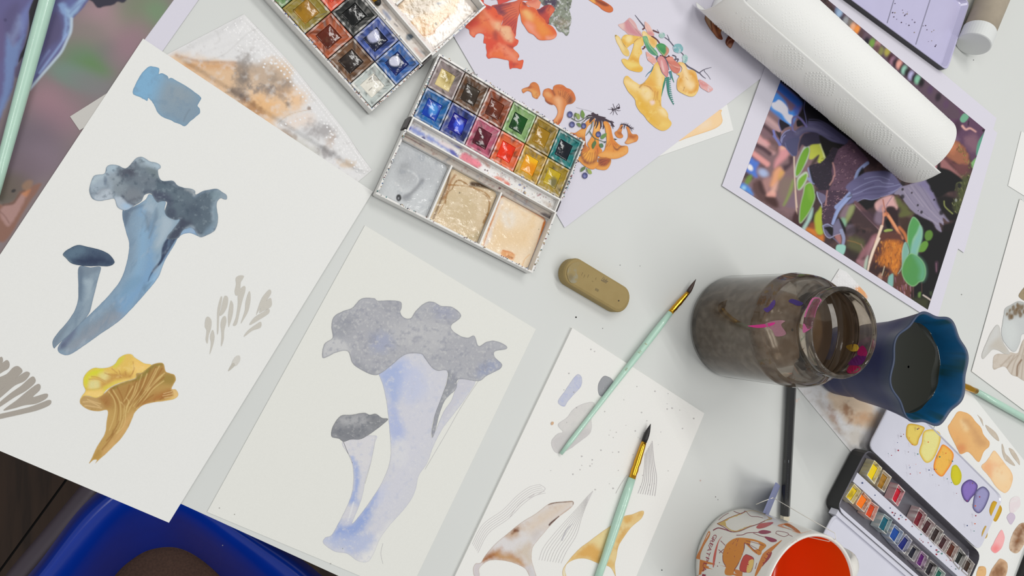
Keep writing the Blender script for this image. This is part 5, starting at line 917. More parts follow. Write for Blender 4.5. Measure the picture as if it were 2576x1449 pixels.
ops += [ln((216,160,152), f2(q), 3.2, 2.4, 0.55) for q in ("1960 560 1990 680 2000 820", "1900 1000 1960 900 1980 820", "1850 1120 1830 1250 1820 1400")]
ops += [pg((142,150,190), f2("1450 680 1490 660 1540 850 1590 980 1540 970 1450 900 1440 850 1490 840"), 2, 0.9), pg((12,8,16), f2("1480 660 1520 700 1560 860 1600 950 1560 960 1520 850"), 2, 0.9), pg((110,104,134), f2("1650 1150 1760 1180 1820 1240 1800 1330 1720 1380 1660 1260"), 2, 0.95), ln((176,180,206), f2("1640 1140 1660 1240 1730 1360 1740 1449"), 1.8, 1.2, 0.9), pg((106,100,128), f3("440 30 560 70 610 120 560 250 520 230 460 120"), 2, 0.9), ln((170,176,206), f3("440 40 470 150 530 260"), 1.8, 1.2, 0.9),
 ln((140,152,196), f2("2660 560 2560 640 2470 740 2420 900 2400 1060 2260 1230 2120 1380 2040 1449"), 8, 1.6, 1, 12), ln((146,160,204), f3("1190 0 1090 120 960 260 860 400 800 540 760 660"), 12, 1.8, 1, 7), ln((112,126,176), f3("1100 60 980 200 850 350 770 560"), 2, 2, 0.6),
 # lower right mushroom body
 pg((12,8,14), f2("2576 660 2480 760 2440 920 2420 1080 2250 1250 2576 1100"), 3, 0.95), pg((8,6,10), f3("1060 230 1200 100 1320 60 1200 200 1680 150 1640 280 1500 350 1380 400 1250 260"), 3, 1), pg((100,96,134), f4("-260 260 -140 120 20 20 200 -60 620 -60 850 190 900 270 700 380 500 430 260 500 80 480 -60 540 -260 600 -120 420"), 2.5, 1)]
ops += [ln((142,144,180), f4(q), 1.8, 1.5, 0.8) for q in ("-200 420 0 360 200 270 400 230 600 240 830 190", "-100 300 100 190 300 120 420 110 500 160 700 180", "-60 560 100 480 260 500 420 460", "120 80 300 40 460 40 620 100", "440 440 600 400 780 290 860 220", "600 360 700 330 800 280")]
ops += [ln((66,60,96), f4(q), 3, 3, 0.5) for q in ("-150 360 100 260 300 190", "100 340 300 300 560 280", "-100 470 150 400 420 380 620 330")]
ops += [pg((138,130,152), f4("830 260 1000 200 1370 90 1480 300 1560 480 1640 680 1820 920 1780 930 1690 860 1710 1010 1620 960 1670 1150 1560 1080 1490 960 1300 860 1150 780 1000 640 900 500 820 400 720 380"), 2, 1, 1, 6), pg((118,110,148), f4("1200 180 1370 100 1480 300 1560 480 1640 680 1560 640 1440 420 1300 260"), 8, 0.8)]
ops += [ln((168,158,176), f4(q), 2.2, 2, 0.6) for q in ("900 320 1080 560 1300 780 1600 1000", "1060 220 1280 520 1500 780 1700 960", "1000 260 1160 460 1300 640")]+[ln((96,88,116), f4(q), 1.6, 1.6, 0.5) for q in ("1120 220 1300 460 1460 700", "960 360 1160 640 1400 840", "1240 200 1440 520 1600 760")]
ops += [el((24,18,26), *f4(q)[0], r, r*1.2, 20, 0.5, 0.9) for q, r in (("885 290", 3), ("1070 360", 2.2), ("880 440", 5), ("1190 610", 2.6), ("1265 750", 3.4), ("1520 500", 2.4), ("1665 760", 5.5), ("1200 720", 1.4), ("1490 330", 2))]
ops += [pg((8,6,8), f4("1390 90 1560 -60 1960 -60 1920 200 1700 420 1560 460 1480 300"), 4, 1), pg((9,7,9), f4("1560 470 1800 420 2050 560 2060 800 1980 900 1820 920 1640 680"), 6, 0.95), pg((7,5,7), f4("1150 790 1300 870 1490 970 1560 1090 1670 1160 1710 1010 1900 950 1960 900 1780 1449 1300 1449 1280 1100 1200 960 1100 860"), 4, 0.95), nz((60,62,40), 7, 0.16, 0.32, 0.0, 3),
 pg((74,80,44), f4("1960 0 2240 20 2140 420 2040 720 1960 740 1900 600 2000 420 1980 200"), 8, 0.9, 5)]
rs = random.Random(5)
for k in range(80):
    x, y = rs.uniform(1880, 2230), rs.uniform(-120, 760)
    if x > 2260-(y*0.32): continue
    q = f4(f"{x} {y}")[0]; a = rs.uniform(0.5, 2.4); L = rs.uniform(2, 6); ops.append(ln(rs.choice([(120,124,70), (90,96,50), (20,18,14), (150,150,100), (50,54,30)]), np.array([q, q+np.array([L*math.cos(a), L*math.sin(a)])]), 1.6, 1, 0.8, 0.8))
ops += [ln((150,156,100), f4("1650 280 1700 200 1790 190 1860 290"), 3, 1.5, 0.95), ln((130,136,84), f4("1940 300 1960 180 2040 140 2060 160"), 3, 1.5, 0.9), el((20,18,28), *f4("2030 220")[0], 5, 7, 0, 0.4, 0.9), ln((134,140,80), f4("1720 530 1740 640 1890 780"), 3, 1.5, 0.9), ln((110,110,80), f4("1460 200 1520 180"), 2, 1.4, 0.7), el((150,154,150), *f4("1960 510")[0], 2.5, 4, 0, 0.6, 0.8),
 # undergrowth centre
 pg((104,72,76), f3("1180 240 1280 240 1700 700 1690 800 1560 640 1300 400"), 3, 0.9), ln((150,116,124), f3("1200 270 1450 540 1700 790"), 2, 1.5, 0.7), pg((64,44,56), f3("1300 420 1500 420 1700 560 1640 700 1500 600"), 6, 0.8), pg((156,132,146), f3("1000 300 1080 280 1180 300 1100 480 980 560 900 500"), 6, 0.6), pg((146,156,96), f3("1100 320 1200 300 1160 460 1060 620 1000 660 1010 560"), 5, 0.8), pg((140,190,160), f3("930 560 1010 560 1030 680 980 720"), 5, 0.7), pg((120,106,124), f3("1060 700 1180 700 1200 820 1100 900 1030 860"), 6, 0.6), pg((92,92,56), f3("1060 960 1300 940 1400 1100 1300 1320 1100 1240"), 10, 0.8, 6), ln((150,112,60), f3("1060 1000 1200 1030 1320 1080"), 2, 2, 0.7), ln((150,118,110), f3("1330 1080 1390 1200"), 3, 2, 0.7), pg((40,26,30), f3("1000 900 1060 760 1240 700 1300 800 1180 860"), 6, 0.7), pg((36,22,26), f3("1040 1150 1380 1300 1240 1440 1080 1340"), 8, 0.8), pg((150,100,108), f3("1560 900 1680 880 1640 1060 1500 1180 1400 1320 1240 1449 1320 1240 1460 1060"), 5, 0.85), pg((166,120,128), f5("-40 440 110 420 160 300 240 100 300 0 340 40 220 320 110 600"), 5, 0.8), pg((180,200,180), f5("105 600 130 440 190 340 180 480 150 640"), 3, 0.8),
 pg((214,166,164), f3("1610 260 1760 140 1970 100 2070 280 2030 390 1950 330 1850 330 1780 420 1650 400"), 4, 1), pg((140,120,140), f3("1640 420 1760 300 1770 600 1700 680 1600 600"), 6, 0.7), ln((130,110,130), f3("1960 110 1870 240 1830 310"), 2.4, 1.6, 0.7), pg((40,22,26), f3("1850 340 2000 320 2080 480 2070 680 1980 620 1920 520"), 4, 0.95), pg((8,5,8), f3("1810 620 1900 560 1940 740 1860 760"), 4, 1), pg((96,100,52), f3("2010 120 2100 160 2250 330 2370 460 2200 540 2100 520 2120 380 2040 260"), 6, 0.85, 4), pg((60,40,30), f3("2100 560 2300 560 2260 900 2200 960 2130 700"), 6, 0.85),
 ln((212,134,92), f3("1800 480 1860 480 2000 700 2160 960"), 9, 2.5, 1, 6), ln((196,116,66), f3("2100 740 2200 860 2260 1020"), 7, 3, 0.9), ln((226,160,116), f3("1880 500 1980 640 2060 780"), 4, 2, 0.7), ln((176,104,80), f3("1770 180 1800 330 1860 480"), 3, 1.6, 0.9), ln((214,150,130), f3("1760 340 1780 500 1760 700"), 4, 2, 0.8), pg((160,180,90), f3("1790 800 1860 770 1960 780 1940 810 1820 830"), 2, 0.9), pg((190,180,90), f3("2030 860 2070 900 2060 940 2030 910"), 2, 0.8),
 # orange bark
 pg((92,52,44), f5("320 100 480 -100 760 -120 900 40 900 540 800 760 880 660 960 880 1060 1000 1060 1230 700 1000 400 780 190 650 260 420"), 5, 1, 3), pg((198,116,40), f5("500 80 830 60 880 260 860 520 800 660 760 740 640 620 540 560 400 420 500 240"), 9, 0.95, 6, 14), nz((0,0,0), 5, 9, 10, 0.0, 1)]
rs = random.Random(21)
for k in range(130):
    x, y = rs.uniform(330, 880), rs.uniform(-20, 720); q = f5(f"{x} {y}")[0]; a = math.radians(rs.uniform(70, 120)); L = rs.uniform(3, 11)
    ops.append(ln(rs.choice([(226,140,44), (150,80,40), (70,40,36), (236,160,70), (110,60,40), (50,30,30)]), np.array([q, q+np.array([L*math.cos(a), L*math.sin(a)])]), rs.uniform(1.4, 4), 2, 0.55, 0.8))
for k in range(26):
    x, y = rs.uniform(720, 1050), rs.uniform(760, 1150)
    if y > 860+0.55*(x-560)+120: continue
    q = f5(f"{x} {y}")[0]; ops.append(ln(rs.choice([(190,140,160), (150,100,120), (96,56,60), (176,120,110)]), np.array([q, q+np.array([1.5, 12])]), rs.uniform(1.4, 3), 1.6, 0.7, 0.8))
ops += [pg((40,26,28), f5("200 640 300 480 420 560 540 560 600 640 560 740 420 740 300 700"), 6, 0.8, 4), pg((170,130,110), f5("390 760 420 710 470 710 460 830 390 790"), 3, 0.9), ln((206,190,160), f5("520 560 500 640 470 740"), 2, 1.4, 0.9), ln((232,206,182), f3("1745 715 1660 960 1500 1440"), 7, 2, 1, 5), ln((232,210,190), f5("410 0 290 250 230 440 185 640"), 6.5, 2, 1, 4), pg((128,176,166), f5("600 780 640 730 690 710 700 800 680 980 590 920"), 2.5, 1),
 pg((10,8,10), f5("1050 300 1260 290 1500 -40 1850 -20 1400 1420 1060 1230 1120 960 1240 860 1350 720 1330 540 1230 400"), 4, 1), pg((86,56,76), f5("1540 480 1600 480 1580 680 1550 660"), 4, 0.6), ln((140,100,116), f5("1560 500 1565 660"), 2, 1.6, 0.7), nz((40,34,30), 9, 0.2, 0.3, 0.0, 4), ln((96,64,62), f5("1100 960 1100 1180"), 2.4, 1.6, 0.8), ln((86,60,56), f5("1270 880 1270 1080"), 2, 1.6, 0.7), pg((110,146,70), f5("1200 1100 1250 1080 1240 1180 1200 1180"), 3, 0.8), pg((60,62,36), f5("1080 1200 1300 1200 1400 1300 1380 1420 1200 1330"), 8, 0.8, 5), ln((206,190,180), f5("1300 1140 1380 1190 1450 1240"), 3.4, 1.6, 0.95), pg((70,84,56), f5("1420 1060 1500 1040 1460 1150"), 4, 0.7, 3),
 # leaves lower right
 pg((90,130,50), f4("1360 1140 1450 1118 1492 1200 1450 1300 1370 1322 1330 1240"), 2.5, 1), pg((98,146,56), f5("1280 80 1370 55 1398 130 1330 250 1240 272 1140 258"), 2, 1), pg((150,196,150), f4("1000 1060 1050 910 1100 845 1175 890 1240 990 1285 1110 1270 1300 1215 1470 1150 1700 1040 1740 995 1650 980 1260"), 2, 0.9), pg((82,152,84), f4("1005 1070 1055 925 1100 858 1165 900 1225 1000 1180 1140 1090 1300 1060 1500 1020 1640 1000 1560 990 1260"), 3, 1), pg((122,176,166), f4("1230 1040 1272 1120 1262 1290 1200 1470 1140 1690 1050 1720 1040 1560 1090 1360 1180 1180"), 7, 0.95),
 pg((160,196,182), f5("935 75 990 110 1015 250 985 385 900 540 860 620 790 710 870 560 870 300 895 150"), 2, 0.95), pg((122,170,154), f5("940 85 982 115 1005 250 978 375 895 530 882 480 885 300 905 160"), 2.5, 1), ln((70,60,50), f5("970 90 1000 170 1025 280 1000 330"), 1.6, 1.2, 0.9),
 pg((140,186,130), f5("1040 302 1155 332 1268 425 1340 560 1352 720 1305 848 1225 876 1145 948 1060 958 955 878 882 745 872 600 935 425"), 2, 1), pg((78,144,78), f5("1040 316 1150 345 1258 435 1326 560 1338 720 1295 835 1215 866 1138 936 1062 945 965 868 895 740 886 600 944 432"), 2, 1), pg((104,166,140), f5("1120 340 1250 440 1320 560 1335 720 1290 830 1230 800 1250 620 1180 440"), 12, 0.8), pg((88,150,70), f5("900 560 960 460 1040 420 1020 560 940 700"), 12, 0.6),
 # mouth of the spiny cap
 pg((98,94,122), f3("555 705 660 668 750 722 860 560 965 690 940 850 800 905 690 955 595 870"), 2, 1), pg((120,114,140), f3("760 720 860 620 930 720 900 860 780 880"), 7, 0.7), pg((8,6,10), f3("590 742 755 728 755 905 690 870 640 800"), 2, 1), ln((170,170,194), f3("560 710 600 870 690 950 800 900 930 860"), 1.6, 1.2, 0.9), ln((150,156,190), f3("560 705 655 672 745 722"), 2.4, 1.4, 0.9), pg((14,12,12), f3("880 540 940 600 1010 740 1020 860 980 800 920 680"), 2, 0.95), ln((140,146,176), f3("930 800 980 950 960 1100"), 9, 1.8, 1, 7), ln((104,100,130), f3("760 940 850 1020 900 1080"), 3, 1.6, 0.9), pg((176,120,118), f3("800 920 900 880 930 1000 900 1060"), 3, 0.8), pg((150,200,186), f3("850 1090 1015 1108 965 1290 830 1215"), 2, 1),
 # top right corner area
 pg((92,62,88), f6("230 -120 620 -80 1080 350 900 880 780 820 680 640 560 540 400 560 400 250"), 6, 1, 4), nz((0,0,0), 5, 9, 10, 0, 1), pg((132,96,110), f6("720 480 900 420 960 600 920 720 800 700 720 600"), 10, 0.8, 5), pg((124,96,124), f6("400 500 480 420 600 520 500 560"), 8, 0.7), pg((60,36,56), f6("520 200 600 160 640 300 560 400 500 320"), 8, 0.8), pg((156,98,72), f6("430 580 560 545 680 640 760 790 760 970 600 960 440 880 290 770"), 5, 1, 4), pg((204,128,90), f6("440 600 560 600 540 720 440 760"), 8, 0.6, 5), pg((110,64,66), f6("300 780 450 880 600 960 780 980 720 1160 600 1160 420 960 280 880"), 7, 0.85, 4), pg((156,104,104), f6("255 860 330 880 430 980 640 1200 600 1210 420 1070 255 1020"), 4, 0.9), pg((196,140,150), f6("110 1000 190 850 235 880 180 1060"), 3, 0.9), pg((8,6,9), f6("0 1240 220 1080 260 1030 420 1080 620 1200 660 1280 560 1320 500 1460 120 1460 60 1350"), 4, 1), pg((12,8,16), f6("60 950 170 860 260 730 380 560 410 320 330 160 240 0 420 0 400 300 430 560 270 780 180 940 120 1000"), 4, 0.9), pg((14,10,14), f6("190 980 250 880 260 1030 200 1060"), 3, 0.8),
 pg((110,168,138), f6("690 40 775 100 705 195 640 195 618 130"), 2, 1), pg((90,154,130), f6("1085 350 1085 420 935 800 912 720 945 560 1020 440"), 2, 1), pg((126,174,112), f6("870 880 925 850 875 1040 830 1010 820 950"), 2, 1), ln((236,180,168), f6("660 270 720 330 800 310 900 370"), 5, 3, 0.9, 3), el((20,14,20), *f6("1040 350")[0], 3, 3, 0, 0.5, 0.9), ln((40,24,36), f6("775 180 765 250"), 3, 2, 0.9)]
rs = random.Random(31)
for k in range(46):
    t = rs.random(); x, y = 570+250*t+rs.uniform(-50, 40), 600+420*t+rs.uniform(-40, 40); q = f6(f"{x} {y}")[0]; a = rs.uniform(0.6, 2.2); L = rs.uniform(2, 5)
    ops.append(ln(rs.choice([(120,116,50), (90,90,40), (150,146,80), (60,60,30)]), np.array([q, q+np.array([L*math.cos(a), L*math.sin(a)])]), 2, 1.2, 0.7, 0.8))
# narrow strip above the roll
strip = [((120,140,170), 2108, 26), ((150,176,206), 2112, 34), ((60,56,70), 2118, 50), ((150,152,156), 2128, 52), ((126,118,110), 2140, 58), ((232,170,130), 2146, 68), ((240,146,60), 2156, 74), ((84,60,62), 2166, 86), ((100,80,92), 2180, 92), ((20,14,30), 2180, 104), ((116,156,66), 2194, 108), ((176,130,126), 2208, 112), ((132,132,74), 2216, 128), ((170,160,70), 2232, 130), ((100,70,70), 2206, 122), ((70,26,36), 2240, 146), ((150,110,130), 2246, 154), ((46,24,38), 2252, 158), ((232,164,150), 2262, 162), ((40,20,28), 2270, 172), ((150,200,180), 2275, 176), ((20,16,20), 2282, 182), ((180,176,214), 2292, 190), ((16,12,20), 2300, 196), ((130,190,160), 2308, 200), ((12,10,14), 2318, 208), ((84,60,90), 2340, 226), ((40,30,40), 2360, 244), ((90,64,90), 2380, 262)]
ops.append(pg((90,70,84), "2085 0 2110 0 2240 120 2400 262 2400 300 2330 260 2200 150", 4, 1))
for c, x, y in strip: ops.append(el(c, x, y, 7, 11, 14, 0.6, 0.95))
paint('photo_image', np.array([bl2, br2, tr2, tl2]), ops, paper_photo, plane(ZPH+L_), 1.6, (62,44,46), PRINTM, sm=False, label='photograph of dark violet spiny mushrooms among leaves')
# ---- blurred photo, top left
d1 = np.array([437-364, 0-99.]); d1 /= np.linalg.norm(d1); d2 = np.array([-d1[1], d1[0]]); d2 = d2 if d2[0] < 0 else -d2
q0 = np.array([364, 99.]); qd = [q0+d1*190, q0-d1*30, q0-d1*760-d2*45, q0-d1*760+d2*560, q0+d1*190+d2*560]
u1 = Q(0, 0, 6.44); u2 = Q(0, 300, 4.832)
ops = [el((158,130,136), 270, 50, 70, 50, 20, 0.7, 0.95), el((118,128,104), 360, 30, 60, 60, 0, 0.8, 0.9), el((112,138,106), 395, 30, 30, 30, 0, 0.8, 0.8), el((130,122,116), 220, 90, 60, 40, 0, 0.8, 0.8), el((100,128,98), 215, 160, 70, 45, 20, 0.7, 0.95), el((96,128,84), 235, 172, 40, 30, 0, 0.7, 0.9), el((104,138,122), 180, 190, 60, 25, 20, 0.8, 0.8), el((116,116,112), 285, 140, 40, 30, 30, 0.8, 0.8), el((146,116,126), 330, 110, 40, 60, 30, 0.8, 0.8), el((122,120,122), 240, 215, 80, 30, 20, 0.8, 0.8), el((148,116,126), 140, 290, 60, 50, 20, 0.8, 0.9), el((152,118,128), 110, 250, 40, 40, 0, 0.8, 0.7), el((112,98,110), 80, 360, 80, 70, 0, 0.8, 0.95), el((124,108,120), 110, 400, 50, 40, 0, 0.8, 0.8), el((110,94,104), 40, 430, 60, 40, 0, 0.8, 0.8), el((90,86,72), 10, 480, 50, 40, 0, 0.7, 0.9), el((104,90,84), 40, 470, 40, 30, 0, 0.8, 0.7),
 pg((134,96,82), u2("40 1040 160 1000 250 880 320 860 420 800 500 800 300 1100 100 1449 -40 1449 -40 1060"), 5, 1, 2), pg((168,132,126), u2("40 1050 160 1030 260 900 330 900 220 1140 100 1300 0 1160"), 5, 0.9, 2), pg((186,122,80), u2("260 900 330 860 370 860 320 940"), 5, 0.8), nz((150,112,108), 10, 0.1, 0.3, 0.0, 5), pg((150,116,90), u2("270 800 340 740 400 760 360 850 290 860"), 5, 0.7), ln((96,60,50), u2("0 1120 60 1180 110 1260"), 3, 3, 0.5), ln((84,62,50), u2("40 1040 120 1030 170 1010 250 900 300 870"), 4, 4, 0.7), el((46,42,44), *u2("165 870")[0], 6, 4, -25, 0.4, 0.95),
 pg((94,90,136), u1("-60 -60 580 -60 470 180 470 330 400 740 300 1010 240 1200 200 1449 60 1700 -60 1980"), 4, 1), pg((110,132,178), u1("100 560 160 640 220 740 320 640 400 560 340 760 280 1000 230 1200 190 1449 0 1900 -60 1900 60 1400 80 900"), 8, 0.9, 3), pg((112,124,178), u1("300 300 420 120 520 0 470 180 460 330 400 560 330 560"), 10, 0.8), pg((84,78,118), u1("40 300 160 100 300 60 280 300 160 560 60 560"), 14, 0.8), pg((136,150,186), u1("300 260 360 380 330 520 250 620 220 740 170 640 130 560 200 520"), 12, 0.55, 4), el((66,60,100), *u1("85 325")[0], 4, 4, 0, 0.6, 0.9), pg((96,84,126), u1("-60 380 40 340 80 620 60 900 -60 1000"), 10, 0.7),
 pg((32,30,38), u1("580 -60 720 -60 640 200 560 480 500 700 430 900 360 950 300 1010 330 880 400 740 470 480 470 260 480 150"), 2, 1), pg((92,82,114), u1("360 940 420 920 400 1000 330 1200 250 1260 240 1130 300 1040"), 4, 0.9),
 pg((92,92,138), u1("880 -60 1420 -60 1380 80 1300 180 1220 260 1165 340 1150 500 1090 640 1000 830 880 980 680 1210 470 1460 520 1240 620 920 740 560 820 280"), 3, 1), pg((82,74,110), u1("860 220 960 240 1010 460 960 640 800 760 680 860 740 560"), 10, 0.85), pg((134,160,204), u1("960 60 1080 60 1100 180 1090 400 1080 560 1020 640 1050 420 1030 260 950 120"), 6, 0.9, 3), pg((150,180,214), u1("1060 160 1120 120 1240 20 1400 -40 1300 120 1180 280 1160 420 1150 500 1100 560 1120 360"), 6, 0.85, 3), pg((96,106,158), u1("1060 40 1200 -40 1240 60 1140 160"), 8, 0.7), ln((108,120,170), u1("1130 220 1250 100 1340 20"), 3, 3, 0.6), ln((182,196,210), u1("1160 300 1150 500 1090 640 1000 830 880 980 680 1210 480 1449"), 6, 3, 0.95), ln((150,172,216), u1("1080 560 980 720 820 940 640 1180"), 5, 4, 0.75), ln((124,136,180), u1("800 820 700 960 600 1140 540 1240"), 4, 4, 0.7), pg((44,42,58), u1("1440 -40 1500 30 1560 110 1610 130 1700 105 1840 75 1900 30 1990 45 2040 10 2040 -60"), 2.5, 1, 1)]
paint('photo_image', np.array(qd), ops, paper_blur, plane(ZPB+L_), 2.6, (128,114,116), PRINTM, sm=False, label='photograph of a blue grey mushroom with soft pink and green background')
# ---- swatch sheet
ps = plane(ZPS+L_); s1 = Q(2254, 1050, 8); s2 = Q(2254, 1220, 8)
def sw(pts, base, ops, label): paint('colour_swatch', pts, ops, paper_sw, ps, 2.2, base, rough=0.6, label=label)
sw(s1("1180 -30 1240 -110 1320 -120 1480 -60 1600 80 1720 220 1760 340 1840 440 1885 500 1870 590 1760 700 1700 860 1640 890 1460 700 1300 740 1220 600 1050 240 1100 100"), (226,178,118), [pg((236,206,156), s1("1300 60 1380 60 1470 220 1400 270 1330 160"), 8, 0.9), pg((200,152,104), s1("1360 20 1480 60 1640 240 1760 420 1840 560 1640 560 1560 360 1440 180"), 12, 0.8, 6), pg((226,168,106), s1("1060 220 1200 260 1400 420 1440 640 1300 720 1200 560"), 14, 0.7), pg((214,140,92), s1("1230 560 1350 540 1400 640 1300 740 1220 660"), 8, 0.8), nz((206,158,106), 12, 0.05, 0.3, 0.4, 4), rim((214,156,96), 1.8, 0.5)], 'large ochre swatch')
sw(s1("1960 675 2020 700 2120 830 2200 940 2300 1060 2350 1180 2340 1300 2280 1449 2180 1520 2020 1400 1880 1200 1720 1000 1800 900 1880 800"), (238,204,158), [pg((232,170,124), s1("1740 1000 1840 880 1960 900 2080 960 1960 1080 1920 1200 1840 1140"), 10, 0.8, 5), pg((236,210,170), s1("1960 960 2100 1060 2240 1200 2160 1300 2000 1200"), 14, 0.7), nz((226,176,126), 12, 0.08, 0.3, 0.4, 4), rim((224,174,128), 1.8, 0.5)], 'pale peach swatch')
for q in ("1630 -60 1700 0 1740 60 1760 180 1720 100 1690 30", "1800 150 1880 200 2000 300 2060 400 2070 480 1960 400 1850 270", "2130 530 2170 600 2200 720 2300 830 2400 970 2320 950 2200 860 2140 720", "2270 620 2340 640 2420 740 2480 860 2490 960 2420 880 2330 760"):
    sw(s1(q), (196,184,168), [nz((216,208,196), 8, 0.0, 0.3, 0.6, 4), rim((186,172,156), 1.2, 0.4)], 'taupe brush stroke')
sw(s2("2290 330 2390 230 2480 250 2500 400 2420 520 2300 560"), (226,214,216), [nz((228,226,224), 12, 0.0, 0.3, 0.7, 4)], 'very pale mauve swatch')
sw(s2("2230 640 2300 560 2370 580 2400 660 2350 760 2310 800 2260 740"), (202,188,204), [rim((190,176,196), 1.5, 0.5)], 'mauve swatch')
sw(s2("2120 900 2170 980 2185 1080 2140 1240 2060 1340 1980 1370 1910 1290 1960 1180 2030 1040"), (240,176,176), [pg((238,132,132), s2("1920 1280 2000 1200 2080 1260 2040 1350 1960 1360"), 10, 0.9), rim((240,160,164), 1.6, 0.4)], 'pink swatch')
sw(s2("2480 790 2600 760 2680 840 2600 1140 2480 1340 2380 1370 2290 1300 2290 1160 2360 960"), (216,190,164), [pg((120,74,40), s2("2500 820 2640 800 2560 1060 2470 1240 2380 1300 2350 1180 2400 980"), 14, 0.95, 8), nz((150,100,60), 8, 0.05, 0.3, 0.5, 4)], 'brown bleeding swatch')
k5 = Q(2380, 1000, 1.8265)
sw(k5("250 740 280 760 280 800 262 830 200 840 205 800 230 760"), (206,170,136), [el((134,92,62), *k5("240 800")[0], 14, 20, 20, 0.8, 0.9, 8), nz((176,134,100), 8, 0.0, 0.3, 0.5, 4)], 'soft brown swatch')
sw(k5("150 780 180 780 180 819 140 830"), (222,178,124), [nz((190,140,90), 8, 0.0, 0.3, 0.6, 4)], 'ochre brown swatch')
# ---- right sheet: grey mushroom
pz = plane(ZPR+L_); w1 = Q(2436, 720, 5.1714)
def rt(pts, base, ops, label, pr=pz): paint('painted_mushroom', pts, ops, paper_right, pr, 2.0, base, rough=0.5, label=label)
rt(w1("320 1010 330 920 380 880 480 880 540 860 640 870 680 780 720 690 800 640 800 1240 720 1230 640 1180 560 1150 480 1050 400 1060 340 1085 318 1060"), (200,190,178), [ln((150,130,110), w1(q), 2.2, 2, 0.6) for q in ("700 720 660 880 600 1000 560 1150", "740 760 690 940 640 1160", "640 900 560 980 500 1060", "560 900 480 980 420 1040", "600 900 540 1000 500 1080", "720 900 700 1100 690 1200")]+[ln((118,84,52), w1("690 960 640 1040 630 1165"), 4, 2, 0.8), nz((176,164,150), 10, 0.0, 0.3, 0.5, 4), rim((176,162,146), 1.4, 0.4)], 'grey brown gilled underside')
rt(w1("175 920 190 840 240 720 290 610 350 520 385 500 410 540 420 620 460 740 520 830 540 880 470 880 400 840 320 825 260 880 200 945"), (196,194,188), [pg((204,204,202), w1("350 520 400 540 380 680 260 800 200 900 190 860 260 700"), 8, 0.7), pg((190,182,170), w1("280 780 400 680 500 840 440 860 330 810"), 10, 0.7), rim((178,176,172), 1.4, 0.4)], 'small grey cap at the left', plane(ZPR+2*L_))
rt(w1("440 500 460 380 480 290 560 240 650 195 740 220 800 280 800 600 720 620 690 640 670 740 620 840 580 850 520 800 450 700 430 600"), (194,197,196), [pg((160,158,150), w1("490 300 640 210 760 240 760 380 640 390 560 410 500 380"), 8, 0.7), pg((206,210,208), w1("450 480 600 480 640 640 560 800 470 680"), 14, 0.7)]+[el((112,88,56), *w1(f"{x} {y}")[0], r, r*1.6, 10, 0.5, 0.8, 2) for x, y, r in ((540, 320, 3), (580, 280, 4), (640, 240, 3), (660, 270, 4), (610, 340, 5), (660, 330, 4), (680, 370, 4), (540, 400, 5), (570, 400, 4), (700, 280, 4), (720, 330, 3), (630, 300, 3), (505, 360, 3))]+[rim((168,170,168), 1.4, 0.5)], 'pale grey cap flecked with brown', plane(ZPR+2*L_))
rt(w1("655 130 690 60 740 0 800 -60 800 200 720 185"), (156,140,112), [nz((120,100,72), 8, 0.0, 0.3, 0.6, 4)], 'brown cap cut by the picture edge', plane(ZPR+2*L_))
